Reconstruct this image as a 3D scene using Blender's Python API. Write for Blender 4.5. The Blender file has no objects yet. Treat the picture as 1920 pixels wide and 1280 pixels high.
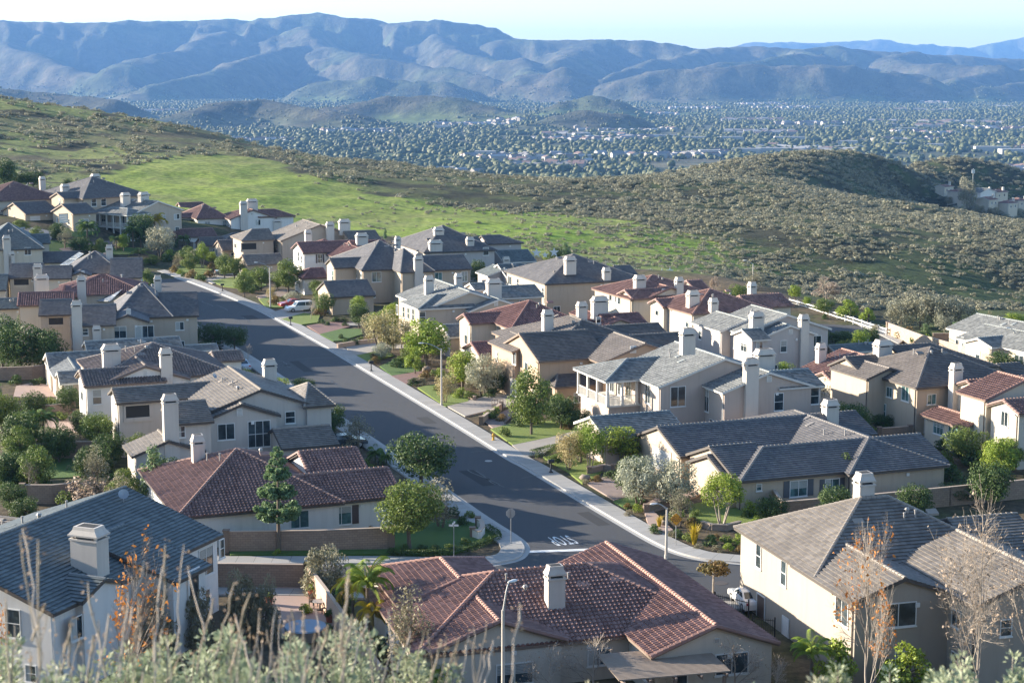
import bpy, math, random
import numpy as np
from mathutils import Vector

C = bpy.context.scene.collection
sc = bpy.context.scene
# ---------------------------------------------------------------- camera, sky, sun, exposure
HC = 41.0                       # the camera stands on the slope 41 m above the street
FPX = 3253.0; PITCH = math.radians(9.013)
SUN_EL = math.radians(14.0); SUN_AZ = math.radians(-72.0)   # azimuth from +Y, clockwise
cam_d = bpy.data.cameras.new('camera'); cam = bpy.data.objects.new('camera', cam_d); C.objects.link(cam)
cam_d.sensor_width = 36; cam_d.lens = FPX / 1920 * 36
cam_d.clip_start = 0.2; cam_d.clip_end = 60000
cam_d.dof.use_dof = True; cam_d.dof.focus_distance = 170; cam_d.dof.aperture_fstop = 9.5
cam.location = (0, 0, HC); cam.rotation_euler = (math.pi / 2 - PITCH, 0, 0)
sc.camera = cam
world = bpy.data.worlds.new('World'); sc.world = world; world.use_nodes = True
wn = world.node_tree.nodes; wl = world.node_tree.links
bg = wn['Background']; sky = wn.new('ShaderNodeTexSky'); sky.sky_type = 'NISHITA'; sky.sun_disc = False
sky.sun_elevation = SUN_EL; sky.sun_rotation = SUN_AZ; sky.altitude = 300; sky.air_density = 1.0
sky.dust_density = 0.6; sky.ozone_density = 1.5
skm = wn.new('ShaderNodeMix'); skm.data_type = 'RGBA'; skm.blend_type = 'MULTIPLY'; skm.inputs[0].default_value = 1.0
skm.inputs[7].default_value = (.93, .98, 1.06, 1)          # the camera's cool white balance
wl.new(sky.outputs[0], skm.inputs[6]); wl.new(skm.outputs[2], bg.inputs[0]); bg.inputs[1].default_value = 0.098
sd = bpy.data.lights.new('sun', 'SUN'); sun = bpy.data.objects.new('sun', sd); C.objects.link(sun)
sd.energy = 5.0; sd.angle = math.radians(0.5); sd.color = (1.0, 0.89, 0.73)
to_sun = Vector((math.sin(SUN_AZ) * math.cos(SUN_EL), math.cos(SUN_AZ) * math.cos(SUN_EL), math.sin(SUN_EL)))
sun.rotation_euler = to_sun.to_track_quat('Z', 'Y').to_euler(); sun.location = (-200, 100, 200)
sc.view_settings.view_transform = 'Standard'; sc.view_settings.look = 'None'
sc.view_settings.exposure = 1.74; sc.view_settings.gamma = 1.0
sc.render.engine = 'CYCLES'
sc.cycles.use_denoising = True
sc.cycles.max_bounces = 5; sc.cycles.diffuse_bounces = 3; sc.cycles.glossy_bounces = 2
sc.cycles.transmission_bounces = 2; sc.cycles.volume_bounces = 0; sc.cycles.transparent_max_bounces = 6
sc.cycles.caustics_reflective = False; sc.cycles.caustics_refractive = False

# ---------------------------------------------------------------- measuring helpers
cp, sp = math.cos(PITCH), math.sin(PITCH)
def ray(px, py):
    up = (640 - py) / FPX
    return Vector(((px - 960) / FPX, cp + sp * up, -sp + cp * up))
def P(px, py, z=0.0):
    d = ray(px, py); t = (z - HC) / d.z
    return Vector((d.x * t, d.y * t, z))
def PD(px, py, D):
    d = ray(px, py); t = D / d.y
    return Vector((d.x * t, D, HC + d.z * t))
def pxm(py, z=0.0):             # pixels of the full photograph per metre at that place
    return FPX / P(960, py, z).y
rng = random.Random(7)

# ---------------------------------------------------------------- object helpers
def put(o, label=None, cat=None, group=None, kind=None):
    if label: o['label'] = label
    if cat: o['category'] = cat
    if group: o['group'] = group
    if kind: o['kind'] = kind
    return o
def empty(name, loc, rz=0.0, label=None, cat=None, group=None):
    o = bpy.data.objects.new(name, None); C.objects.link(o); o.location = loc; o.rotation_euler = (0, 0, rz)
    o.empty_display_size = 0.3
    return put(o, label, cat, group)
def link_mesh(name, me, parent=None, loc=(0, 0, 0)):
    o = bpy.data.objects.new(name, me); C.objects.link(o); o.location = loc
    if parent: o.parent = parent
    return o
class MB:
    def __init__(s): s.v = []; s.f = []; s.m = []; s.uv = []; s.hasuv = False
    def face(s, pts, m=0, uv=None):
        i = len(s.v); s.v.extend(tuple(p) for p in pts); n = len(pts)
        s.f.append(tuple(range(i, i + n))); s.m.append(m)
        if uv is None: s.uv.extend([(0.0, 0.0)] * n)
        else: s.uv.extend(uv); s.hasuv = True
    def box(s, x0, x1, y0, y1, z0, z1, m=0):
        a = [(x0, y0, z0), (x1, y0, z0), (x1, y1, z0), (x0, y1, z0), (x0, y0, z1), (x1, y0, z1), (x1, y1, z1), (x0, y1, z1)]
        for q in ((0, 3, 2, 1), (4, 5, 6, 7), (0, 1, 5, 4), (1, 2, 6, 5), (2, 3, 7, 6), (3, 0, 4, 7)):
            s.face([a[k] for k in q], m)
    def hull(s, a, b, m=0):                 # two rings of equal length joined, both closed
        n = len(a)
        for i in range(n):
            j = (i + 1) % n; s.face([a[i], a[j], b[j], b[i]], m)
        s.face(list(reversed(a)), m); s.face(list(b), m)
    def tube(s, p, q, r0, r1, n=6, m=0, cap=True):
        p = Vector(p); q = Vector(q); d = q - p
        if d.length < 1e-6: return
        d.normalize(); x = d.orthogonal().normalized(); y = d.cross(x)
        a = [p + (x * math.cos(2 * math.pi * k / n) + y * math.sin(2 * math.pi * k / n)) * r0 for k in range(n)]
        b = [q + (x * math.cos(2 * math.pi * k / n) + y * math.sin(2 * math.pi * k / n)) * r1 for k in range(n)]
        for i in range(n):
            j = (i + 1) % n; s.face([a[i], a[j], b[j], b[i]], m)
        if cap: s.face(a[::-1], m); s.face(b, m)
    def path(s, pts, rs, n=6, m=0):
        for i in range(len(pts) - 1): s.tube(pts[i], pts[i + 1], rs[i], rs[i + 1], n, m)
    def bar(s, p, q, w, h, m=0):            # level bar of rectangular section from p to q, p and q at its bottom
        p = Vector(p); q = Vector(q); d = (q - p); d.z = 0; d.normalize(); n = Vector((-d.y, d.x, 0)) * w / 2
        u = Vector((0, 0, h))
        s.hull([p - n, p + n, p + n + u, p - n + u], [q - n, q + n, q + n + u, q - n + u], m)
    def mesh(s, name, mats, smooth=False):
        me = bpy.data.meshes.new(name); me.from_pydata(s.v, [], s.f)
        for mt in mats: me.materials.append(mt)
        if any(s.m): me.polygons.foreach_set('material_index', s.m)
        if s.hasuv:
            l = me.uv_layers.new(name='UVMap'); l.data.foreach_set('uv', np.array(s.uv, dtype=np.float32).ravel())
        if smooth: me.polygons.foreach_set('use_smooth', [True] * len(s.f))
        me.update(); return me
    def build(s, name, mats, parent=None, smooth=False, loc=(0, 0, 0)):
        if not isinstance(mats, (list, tuple)): mats = [mats]
        return link_mesh(name, s.mesh(name, mats, smooth), parent, loc)
def copy_tree(o, parent=None):
    c = o.copy(); C.objects.link(c)
    if parent: c.parent = parent
    for ch in list(o.children): copy_tree(ch, c)
    return c
def np_mesh(name, V, Fq, mats, uv=None, col=None, smooth=False):
    """V (n,3), Fq (m,k) all faces alike"""
    me = bpy.data.meshes.new(name); n, k = Fq.shape
    me.vertices.add(len(V)); me.vertices.foreach_set('co', V.astype(np.float32).ravel())
    me.loops.add(n * k); me.loops.foreach_set('vertex_index', Fq.astype(np.int32).ravel())
    me.polygons.add(n); me.polygons.foreach_set('loop_start', np.arange(0, n * k, k, dtype=np.int32))
    me.polygons.foreach_set('loop_total', np.full(n, k, dtype=np.int32))
    if smooth: me.polygons.foreach_set('use_smooth', np.ones(n, dtype=bool))
    for mt in mats: me.materials.append(mt)
    if uv is not None:
        l = me.uv_layers.new(name='UVMap'); l.data.foreach_set('uv', uv.astype(np.float32).ravel())
    if col is not None:
        a = me.color_attributes.new('col', 'FLOAT_COLOR', 'POINT'); a.data.foreach_set('color', col.astype(np.float32).ravel())
    me.update(calc_edges=True); return me

# ---------------------------------------------------------------- materials
def new_mat(name):
    m = bpy.data.materials.new(name); m.use_nodes = True
    nt = m.node_tree; return m, nt.nodes, nt.links, nt.nodes['Principled BSDF']
def rgb(c): return (c[0], c[1], c[2], 1)
def N(nodes, t, **kw):
    n = nodes.new(t)
    for k, v in kw.items(): setattr(n, k, v)
    return n
def mix(nodes, links, fac, a, b, mode='MIX'):
    n = nodes.new('ShaderNodeMix'); n.data_type = 'RGBA'; n.blend_type = mode
    for s_, v in ((0, fac), (6, a), (7, b)):
        if isinstance(v, bpy.types.NodeSocket): links.new(v, n.inputs[s_])
        elif isinstance(v, (int, float)): n.inputs[s_].default_value = v if s_ == 0 else (v, v, v, 1)
        else: n.inputs[s_].default_value = rgb(v)
    return n.outputs[2]
def ramp(nodes, links, src, stops):
    r = nodes.new('ShaderNodeValToRGB'); links.new(src, r.inputs[0]); e = r.color_ramp.elements
    e[0].position, e[0].color = stops[0][0], rgb(stops[0][1]); e[1].position, e[1].color = stops[-1][0], rgb(stops[-1][1])
    for p_, c_ in stops[1:-1]:
        x = e.new(p_); x.color = rgb(c_)
    return r.outputs[0]
def noise(nodes, links, scale, detail=4, coord='Object', rough=0.55, vec=None):
    n = nodes.new('ShaderNodeTexNoise'); n.inputs['Scale'].default_value = scale; n.inputs['Detail'].default_value = detail
    n.inputs['Roughness'].default_value = rough
    if vec is None:
        tc = nodes.new('ShaderNodeTexCoord'); vec = tc.outputs[coord]
    links.new(vec, n.inputs['Vector']); return n.outputs['Fac']
def maths(nodes, links, op, a, b=0.0):
    n = nodes.new('ShaderNodeMath'); n.operation = op
    for i, v in ((0, a), (1, b)):
        if isinstance(v, bpy.types.NodeSocket): links.new(v, n.inputs[i])
        else: n.inputs[i].default_value = v
    return n.outputs[0]
def tint(c, k): return tuple(min(1, x * k) for x in c)
def plain(name, c, rough=0.7, var=0.12, scale=0.7, metal=0.0, bump=0.0, fine=9.0):
    m, n, l, b = new_mat(name)
    f = noise(n, l, scale, 5); g = noise(n, l, fine, 3)
    c1 = mix(n, l, f, tint(c, 1 - var), tint(c, 1 + var)); c2 = mix(n, l, maths(n, l, 'MULTIPLY', g, 0.35), c1, tint(c, 1 - var * 1.6))
    l.new(c2, b.inputs['Base Color']); b.inputs['Roughness'].default_value = rough; b.inputs['Metallic'].default_value = metal
    if bump:
        bp = n.new('ShaderNodeBump'); bp.inputs['Strength'].default_value = bump; bp.inputs['Distance'].default_value = 0.02
        l.new(g, bp.inputs['Height']); l.new(bp.outputs[0], b.inputs['Normal'])
    return m
def stucco(name, c):
    m, n, l, b = new_mat(name)
    f = noise(n, l, 0.5, 6, rough=0.65)
    # rain streaks: noise stretched along z
    tc = n.new('ShaderNodeTexCoord'); mp = n.new('ShaderNodeMapping'); mp.inputs['Scale'].default_value = (2.2, 2.2, 0.18)
    l.new(tc.outputs['Object'], mp.inputs[0]); s_ = noise(n, l, 1.0, 3, vec=mp.outputs[0])
    c1 = mix(n, l, f, tint(c, 0.9), tint(c, 1.07))
    c2 = mix(n, l, ramp(n, l, s_, [(0.5, (0, 0, 0)), (0.78, (0.5, 0.5, 0.5))]), c1, tint(c, 0.74))
    l.new(c2, b.inputs['Base Color']); b.inputs['Roughness'].default_value = 0.9
    g = noise(n, l, 14, 3); bp = n.new('ShaderNodeBump'); bp.inputs['Strength'].default_value = 0.35; bp.inputs['Distance'].default_value = 0.015
    l.new(g, bp.inputs['Height']); l.new(bp.outputs[0], b.inputs['Normal'])
    return m
def tiles(name, c, c2, barrel=False, spread=0.22):
    m, n, l, b = new_mat(name)
    tc = n.new('ShaderNodeTexCoord'); sx = n.new('ShaderNodeSeparateXYZ'); l.new(tc.outputs['UV'], sx.inputs[0])
    row = maths(n, l, 'FLOOR', maths(n, l, 'DIVIDE', sx.outputs[1], 0.36))
    sh = maths(n, l, 'MULTIPLY', maths(n, l, 'MODULO', row, 2.0), 0.5)
    colm = maths(n, l, 'FLOOR', maths(n, l, 'ADD', maths(n, l, 'DIVIDE', sx.outputs[0], 0.33), 0.0 if barrel else sh))
    cb = n.new('ShaderNodeCombineXYZ'); l.new(colm, cb.inputs[0]); l.new(row, cb.inputs[1])
    wn_ = n.new('ShaderNodeTexWhiteNoise'); wn_.noise_dimensions = '2D'; l.new(cb.outputs[0], wn_.inputs['Vector'])
    base = mix(n, l, wn_.outputs['Value'], tint(c, 1 - spread * 0.5), tint(c2, 1 + spread * 0.35))
    f = noise(n, l, 0.35, 5); base = mix(n, l, ramp(n, l, f, [(0.42, (0, 0, 0)), (0.72, (0.55, 0.55, 0.55))]), base, tint(c, 0.72))
    mp = n.new('ShaderNodeMapping'); mp.inputs['Scale'].default_value = (1.3, 0.12, 1); l.new(tc.outputs['UV'], mp.inputs[0])
    s_ = noise(n, l, 1.0, 3, vec=mp.outputs[0])
    base = mix(n, l, ramp(n, l, s_, [(0.52, (0, 0, 0)), (0.8, (0.45, 0.45, 0.45))]), base, tint(c2, 1.35))
    l.new(base, b.inputs['Base Color']); b.inputs['Roughness'].default_value = 0.72
    if not barrel:
        fr = maths(n, l, 'FRACT', maths(n, l, 'ADD', maths(n, l, 'DIVIDE', sx.outputs[0], 0.33), sh))
        j = maths(n, l, 'LESS_THAN', fr, 0.06)
        bp = n.new('ShaderNodeBump'); bp.inputs['Strength'].default_value = 0.6; bp.inputs['Distance'].default_value = 0.02; bp.invert = True
        l.new(j, bp.inputs['Height']); l.new(bp.outputs[0], b.inputs['Normal'])
    return m
def foliage(name, a, b_, trans=0.25, rough=0.6):
    m, n, l, b = new_mat(name)
    uv = n.new('ShaderNodeTexCoord'); sx = n.new('ShaderNodeSeparateXYZ'); l.new(uv.outputs['UV'], sx.inputs[0])
    oi = n.new('ShaderNodeObjectInfo')
    f = maths(n, l, 'ADD', maths(n, l, 'MULTIPLY', sx.outputs[0], 0.55), maths(n, l, 'MULTIPLY', sx.outputs[1], 0.45))
    c = mix(n, l, f, a, b_)
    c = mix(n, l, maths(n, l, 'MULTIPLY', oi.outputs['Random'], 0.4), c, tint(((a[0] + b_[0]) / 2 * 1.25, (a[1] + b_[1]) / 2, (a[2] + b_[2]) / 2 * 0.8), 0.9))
    l.new(c, b.inputs['Base Color']); b.inputs['Roughness'].default_value = rough
    b.inputs['Specular IOR Level'].default_value = 0.3
    tr = n.new('ShaderNodeBsdfTranslucent'); l.new(c, tr.inputs[0]); mx = n.new('ShaderNodeMixShader'); mx.inputs[0].default_value = trans
    l.new(b.outputs[0], mx.inputs[1]); l.new(tr.outputs[0], mx.inputs[2]); l.new(mx.outputs[0], n['Material Output'].inputs['Surface'])
    return m
def glass_mat(name, c):
    m, n, l, b = new_mat(name)
    f = noise(n, l, 0.9, 3)
    l.new(mix(n, l, ramp(n, l, f, [(0.4, (0, 0, 0)), (0.62, (1, 1, 1))]), c, tint(c, 2.6)), b.inputs['Base Color'])
    b.inputs['Roughness'].default_value = 0.08; b.inputs['Specular IOR Level'].default_value = 0.7
    return m
M = {}
W = {k: stucco('stucco_' + k, c) for k, c in dict(
    tan=(.45, .37, .28), beige=(.45, .375, .30), pink=(.47, .39, .335), white=(.68, .66, .63), cream=(.56, .49, .39),
    sand=(.36, .31, .255), greige=(.50, .455, .41), pale=(.52, .47, .40), gold=(.45, .33, .23), grey=(.46, .42, .395)).items()}
R_ = {'slate': tiles('tile_slate', (.105, .102, .108), (.150, .142, .142)), 'tan': tiles('tile_tan', (.150, .132, .116), (.205, .182, .160)),
      'brown': tiles('tile_brown', (.108, .095, .088), (.150, .130, .118)), 'blue': tiles('tile_blue', (.128, .136, .138), (.220, .226, .220), spread=0.36),
      'bluedark': tiles('tile_bluedark', (.092, .112, .117), (.140, .162, .165)),
      'red': tiles('tile_red', (.185, .098, .080), (.27, .160, .135), True), 'maroon': tiles('tile_maroon', (.160, .076, .064), (.24, .128, .110), True),
      'umber': tiles('tile_umber', (.120, .095, .086), (.19, .150, .135), True), 'redbrown': tiles('tile_redbrown', (.155, .084, .070), (.23, .135, .115), True)}
CAP = {k: plain('ridge_' + k, c, 0.8, 0.2, 3) for k, c in dict(slate=(.21, .195, .185), tan=(.30, .26, .22), brown=(.23, .20, .175), blue=(.30, .32, .31),
    bluedark=(.19, .21, .215), red=(.40, .23, .18), maroon=(.29, .16, .135), umber=(.30, .25, .22), redbrown=(.33, .20, .16)).items()}
M['trim_dark'] = plain('trim_dark', (.075, .062, .055), 0.6, 0.15, 2)
M['trim_white'] = plain('trim_white', (.62, .60, .56), 0.6, 0.1, 2)
M['trim_brown'] = plain('trim_brown', (.20, .145, .11), 0.7, 0.15, 2)
M['chimney'] = stucco('chimney_stucco', (.56, .51, .455))
M['flue'] = plain('flue_dark', (.03, .028, .026), 0.8)  # near black, shared by the flues and the painted balcony shade
M['frame'] = plain('window_frame_white', (.68, .68, .66), 0.45, 0.05)
M['glass'] = glass_mat('window_glass', (.022, .030, .034))
M['glassg'] = glass_mat('window_glass_green', (.045, .085, .085))
M['shutter'] = plain('shutter_brown', (.085, .060, .055), 0.6)
M['shutterg'] = plain('shutter_grey', (.09, .10, .115), 0.6)
M['garage'] = plain('garage_door_white', (.62, .60, .56), 0.5, 0.06)
M['blind'] = plain('window_blind', (.40, .41, .39), .6, .05)
M['doord'] = plain('door_dark', (.10, .06, .04), 0.5)
M['pipe'] = plain('vent_metal', (.34, .32, .30), 0.5, 0.2)
M['asphalt'] = plain('asphalt', (.055, .056, .060), 0.85, 0.18, 0.08, bump=0.3, fine=30)
M['asphalt2'] = plain('asphalt_patch', (.026, .027, .030), 0.9, 0.2, 0.5)
M['concrete'] = plain('sidewalk_concrete', (.36, .345, .32), 0.85, 0.14, 0.4, fine=3)
M['kerb'] = plain('kerb_concrete', (.40, .385, .36), 0.85, 0.16, 0.5)
M['drive'] = plain('driveway_concrete', (.34, .31, .275), 0.85, 0.16, 0.4, fine=3)
M['paver'] = plain('driveway_pavers', (.27, .205, .175), 0.85, 0.3, 1.5, fine=5)
M['paint'] = plain('road_paint', (.70, .70, .68), 0.7, 0.12, 4)
M['bark'] = plain('bark', (.16, .125, .095), 0.9, 0.3, 4, bump=0.5)
M['palebark'] = plain('pale_bark', (.34, .29, .24), 0.85, 0.3, 5)
M['lamppost'] = plain('lamppost_concrete', (.50, .46, .41), 0.7, 0.08, 2)
M['metal'] = plain('galvanised', (.36, .37, .38), 0.45, 0.1, 3, metal=0.6)
M['white'] = plain('white_paint', (.74, .73, .70), 0.45, 0.06)
M['black'] = plain('black_metal', (.02, .02, .022), 0.5)
M['solar'] = glass_mat('solar_glass', (.22, .25, .29))
M['yellow'] = plain('sign_yellow', (.75, .34, .02), 0.5, 0.05)
M['stone'] = plain('stacked_stone', (.30, .235, .185), 0.9, 0.4, 3, bump=0.5)
M['planter'] = plain('planter_stucco', (.50, .36, .27), 0.9, 0.15, 1)
M['terracotta'] = plain('terracotta', (.35, .10, .05), 0.8)
def block_mat(name, a, b_):
    m, n, l, b = new_mat(name)
    tc = n.new('ShaderNodeTexCoord'); br = n.new('ShaderNodeTexBrick'); l.new(tc.outputs['UV'], br.inputs['Vector'])
    br.inputs['Scale'].default_value = 1.0; br.inputs['Brick Width'].default_value = 0.42; br.inputs['Row Height'].default_value = 0.2
    br.inputs['Mortar Size'].default_value = 0.016; br.inputs['Color1'].default_value = rgb(a); br.inputs['Color2'].default_value = rgb(b_)
    br.inputs['Mortar'].default_value = rgb(tint(a, 0.55)); br.inputs['Bias'].default_value = -0.1
    f = noise(n, l, 0.6, 5); c = mix(n, l, maths(n, l, 'MULTIPLY', f, 0.5), br.outputs['Color'], tint(a, 0.75))
    l.new(c, b.inputs['Base Color']); b.inputs['Roughness'].default_value = 0.9
    bp = n.new('ShaderNodeBump'); bp.inputs['Strength'].default_value = 0.5; bp.inputs['Distance'].default_value = 0.02; bp.invert = True
    l.new(br.outputs['Fac'], bp.inputs['Height']); l.new(bp.outputs[0], b.inputs['Normal'])
    return m
M['block'] = block_mat('slump_block', (.36, .26, .19), (.27, .19, .14))
M['blockp'] = block_mat('slump_block_pale', (.50, .39, .29), (.40, .30, .22))
M['blockcap'] = plain('block_cap', (.46, .36, .28), 0.85, 0.15, 1)
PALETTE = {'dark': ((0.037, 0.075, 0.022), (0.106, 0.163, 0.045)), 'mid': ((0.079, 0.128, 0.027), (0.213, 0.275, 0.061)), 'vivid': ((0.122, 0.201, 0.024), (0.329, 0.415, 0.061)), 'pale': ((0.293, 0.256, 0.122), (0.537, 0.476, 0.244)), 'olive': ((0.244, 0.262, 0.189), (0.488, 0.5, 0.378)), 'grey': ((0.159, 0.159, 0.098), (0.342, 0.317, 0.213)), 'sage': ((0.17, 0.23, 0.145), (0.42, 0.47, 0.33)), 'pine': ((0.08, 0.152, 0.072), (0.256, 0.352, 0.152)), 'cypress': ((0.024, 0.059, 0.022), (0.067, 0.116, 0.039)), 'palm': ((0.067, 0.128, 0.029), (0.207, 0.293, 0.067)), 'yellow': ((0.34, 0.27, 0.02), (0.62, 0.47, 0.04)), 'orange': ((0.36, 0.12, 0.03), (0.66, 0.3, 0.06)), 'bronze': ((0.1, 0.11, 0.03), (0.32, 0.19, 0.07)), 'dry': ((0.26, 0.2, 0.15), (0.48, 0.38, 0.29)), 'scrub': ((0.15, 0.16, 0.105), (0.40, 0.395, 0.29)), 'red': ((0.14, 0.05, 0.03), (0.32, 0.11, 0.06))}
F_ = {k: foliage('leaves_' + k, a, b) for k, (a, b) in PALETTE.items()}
# ---------------------------------------------------------------- terrain
def vnoise(x, y, seed):
    """value noise with smooth interpolation, vectorised"""
    xi = np.floor(x).astype(np.int64); yi = np.floor(y).astype(np.int64); fx = x - xi; fy = y - yi
    fx = fx * fx * (3 - 2 * fx); fy = fy * fy * (3 - 2 * fy)
    def h(a, b):
        n = (a * 374761393 + b * 668265263 + seed * 1442695041) & 0xffffffff
        n = ((n ^ (n >> 13)) * 1274126177) & 0xffffffff
        return ((n ^ (n >> 16)) & 0xffff) / 65535.0
    return (h(xi, yi) * (1 - fx) + h(xi + 1, yi) * fx) * (1 - fy) + (h(xi, yi + 1) * (1 - fx) + h(xi + 1, yi + 1) * fx) * fy
def fbm(x, y, seed, octv=5, gain=0.5):
    s = np.zeros_like(x); a = 1.0; t = 0.0
    for i in range(octv):
        s += a * vnoise(x * 2 ** i + 17.3 * i, y * 2 ** i - 9.1 * i, seed + i); t += a; a *= gain
    return s / t
def ridged(x, y, seed, octv=5, gain=0.55):
    s = np.zeros_like(x); a = 1.0; t = 0.0
    for i in range(octv):
        s += a * (1 - np.abs(2 * vnoise(x * 2 ** i + 5.7 * i, y * 2 ** i + 3.1 * i, seed + i) - 1)); t += a; a *= gain
    return s / t
def sst(x, a, b):
    t = np.clip((x - a) / (b - a), 0, 1); return t * t * (3 - 2 * t)

CT = []
def ct(px, py, D): p = PD(px, py, D); CT.append((p.x, p.y, p.z))
def cxy(x, y, z): CT.append((x, y, z))
for a in ((-40, 345, 455), (120, 352, 470), (300, 385, 440), (560, 430, 420), (760, 450, 410), (1000, 475, 388), (1200, 503, 362), (1400, 530, 342),
          (-300, 150, 800), (0, 188, 760), (200, 215, 750), (400, 250, 740), (600, 290, 720), (800, 320, 700), (1000, 339, 690), (1200, 338, 720), (1300, 326, 770),
          (1420, 298, 850), (1520, 286, 900), (1620, 296, 940), (1760, 296, 1060), (1860, 312, 1090), (1960, 352, 1120),
          (300, 300, 580), (560, 330, 560), (150, 300, 570), (0, 255, 620), (800, 380, 520), (1000, 402, 500), (1200, 420, 480), (1400, 400, 530),
          (1600, 425, 500), (1800, 455, 480), (1380, 343, 650), (1560, 367, 650), (1750, 391, 650), (1920, 421, 630), (2100, 440, 620),
          (1560, 345, 800), (1640, 386, 790), (1450, 325, 780), (1700, 500, 420), (1900, 555, 400), (1600, 560, 372), (1800, 600, 352), (1500, 562, 345),
          (1950, 640, 340), (1960, 480, 470), (1700, 320, 960), (1840, 394, 900), (1900, 404, 900), (1790, 384, 930)):
    ct(*a)
for x, y in ((-90, 130), (-40, 130), (20, 130), (70, 130), (-100, 200), (-50, 200), (0, 200), (50, 200), (100, 200), (-110, 270), (-50, 270), (10, 270), (60, 270),
             (100, 250), (-60, 330), (0, 330), (50, 320), (-120, 330), (-20, 380), (-150, 250), (-160, 150), (150, 190), (130, 130), (160, 250), (88, 290), (0, 95), (-60, 95), (60, 95)):
    cxy(x, y, 0)
cxy(-105, 366, 6.2); cxy(-95, 382, 6.4); cxy(-120, 388, 8.2); cxy(-80, 376, 3.2); cxy(-66, 388, 3); cxy(-125, 345, 4.5); cxy(-150, 320, 1.5); cxy(-170, 400, 8); cxy(240, 300, -8); cxy(220, 400, -14)
for (px, D, z) in ((-200, 1000, -30), (0, 1000, -40), (300, 980, -50), (600, 950, -60), (900, 930, -66), (1150, 960, -66), (1380, 1080, -66), (1560, 1150, -66),
                   (1760, 1280, -75), (1960, 1400, -80), (1850, 960, -39), (1960, 950, -42), (1780, 930, -34), (1700, 880, -26), (1800, 800, -30), (1980, 800, -34)):
    t_ = (px - 960) / FPX; cxy(t_ * D, D, z)
CT = np.array(CT); CC = 22.0
def _phi(ax, ay, bx, by): return np.sqrt((ax - bx) ** 2 + (ay - by) ** 2 + CC * CC)
n_ = len(CT); A_ = np.zeros((n_ + 3, n_ + 3)); A_[:n_, :n_] = _phi(CT[:, 0][:, None], CT[:, 1][:, None], CT[:, 0][None], CT[:, 1][None])
A_[:n_, n_] = 1; A_[:n_, n_ + 1] = CT[:, 0]; A_[:n_, n_ + 2] = CT[:, 1]; A_[n_:, :n_] = A_[:n_, n_:].T
b_ = np.zeros(n_ + 3); b_[:n_] = CT[:, 2]; WT = np.linalg.solve(A_, b_)
def near_h(x, y):
    z = np.full(x.shape, WT[n_]) + WT[n_ + 1] * x + WT[n_ + 2] * y
    for i in range(n_): z = z + WT[i] * _phi(x, y, CT[i, 0], CT[i, 1])
    return z
# flat town pad, as a polygon (world), outside of it the fitted hill takes over
def in_poly_dist(x, y, poly):
    """signed distance, positive inside"""
    d = np.full(x.shape, 1e9); ins = np.zeros(x.shape, bool); n = len(poly)
    for i in range(n):
        ax, ay = poly[i]; bx, by = poly[(i + 1) % n]
        ex, ey = bx - ax, by - ay; t = np.clip(((x - ax) * ex + (y - ay) * ey) / (ex * ex + ey * ey + 1e-9), 0, 1)
        d = np.minimum(d, np.hypot(x - ax - t * ex, y - ay - t * ey))
        c = ((ay > y) != (by > y)) & (x < (bx - ax) * (y - ay) / (by - ay + 1e-12) + ax); ins ^= c
    return np.where(ins, d, -d)
PAD = [tuple(P(a, b)[:2]) for a, b in ((-300, 478), (100, 478), (330, 462), (560, 447), (760, 455), (1000, 480), (1200, 507), (1400, 533), (1480, 560), (1560, 590), (1670, 625), (1740, 645), (2100, 680))] + [(190, 60), (-190, 60)]
VALLEY = -120.0
def rp(*a): return np.array([tuple(PD(*q)) for q in a])
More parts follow.
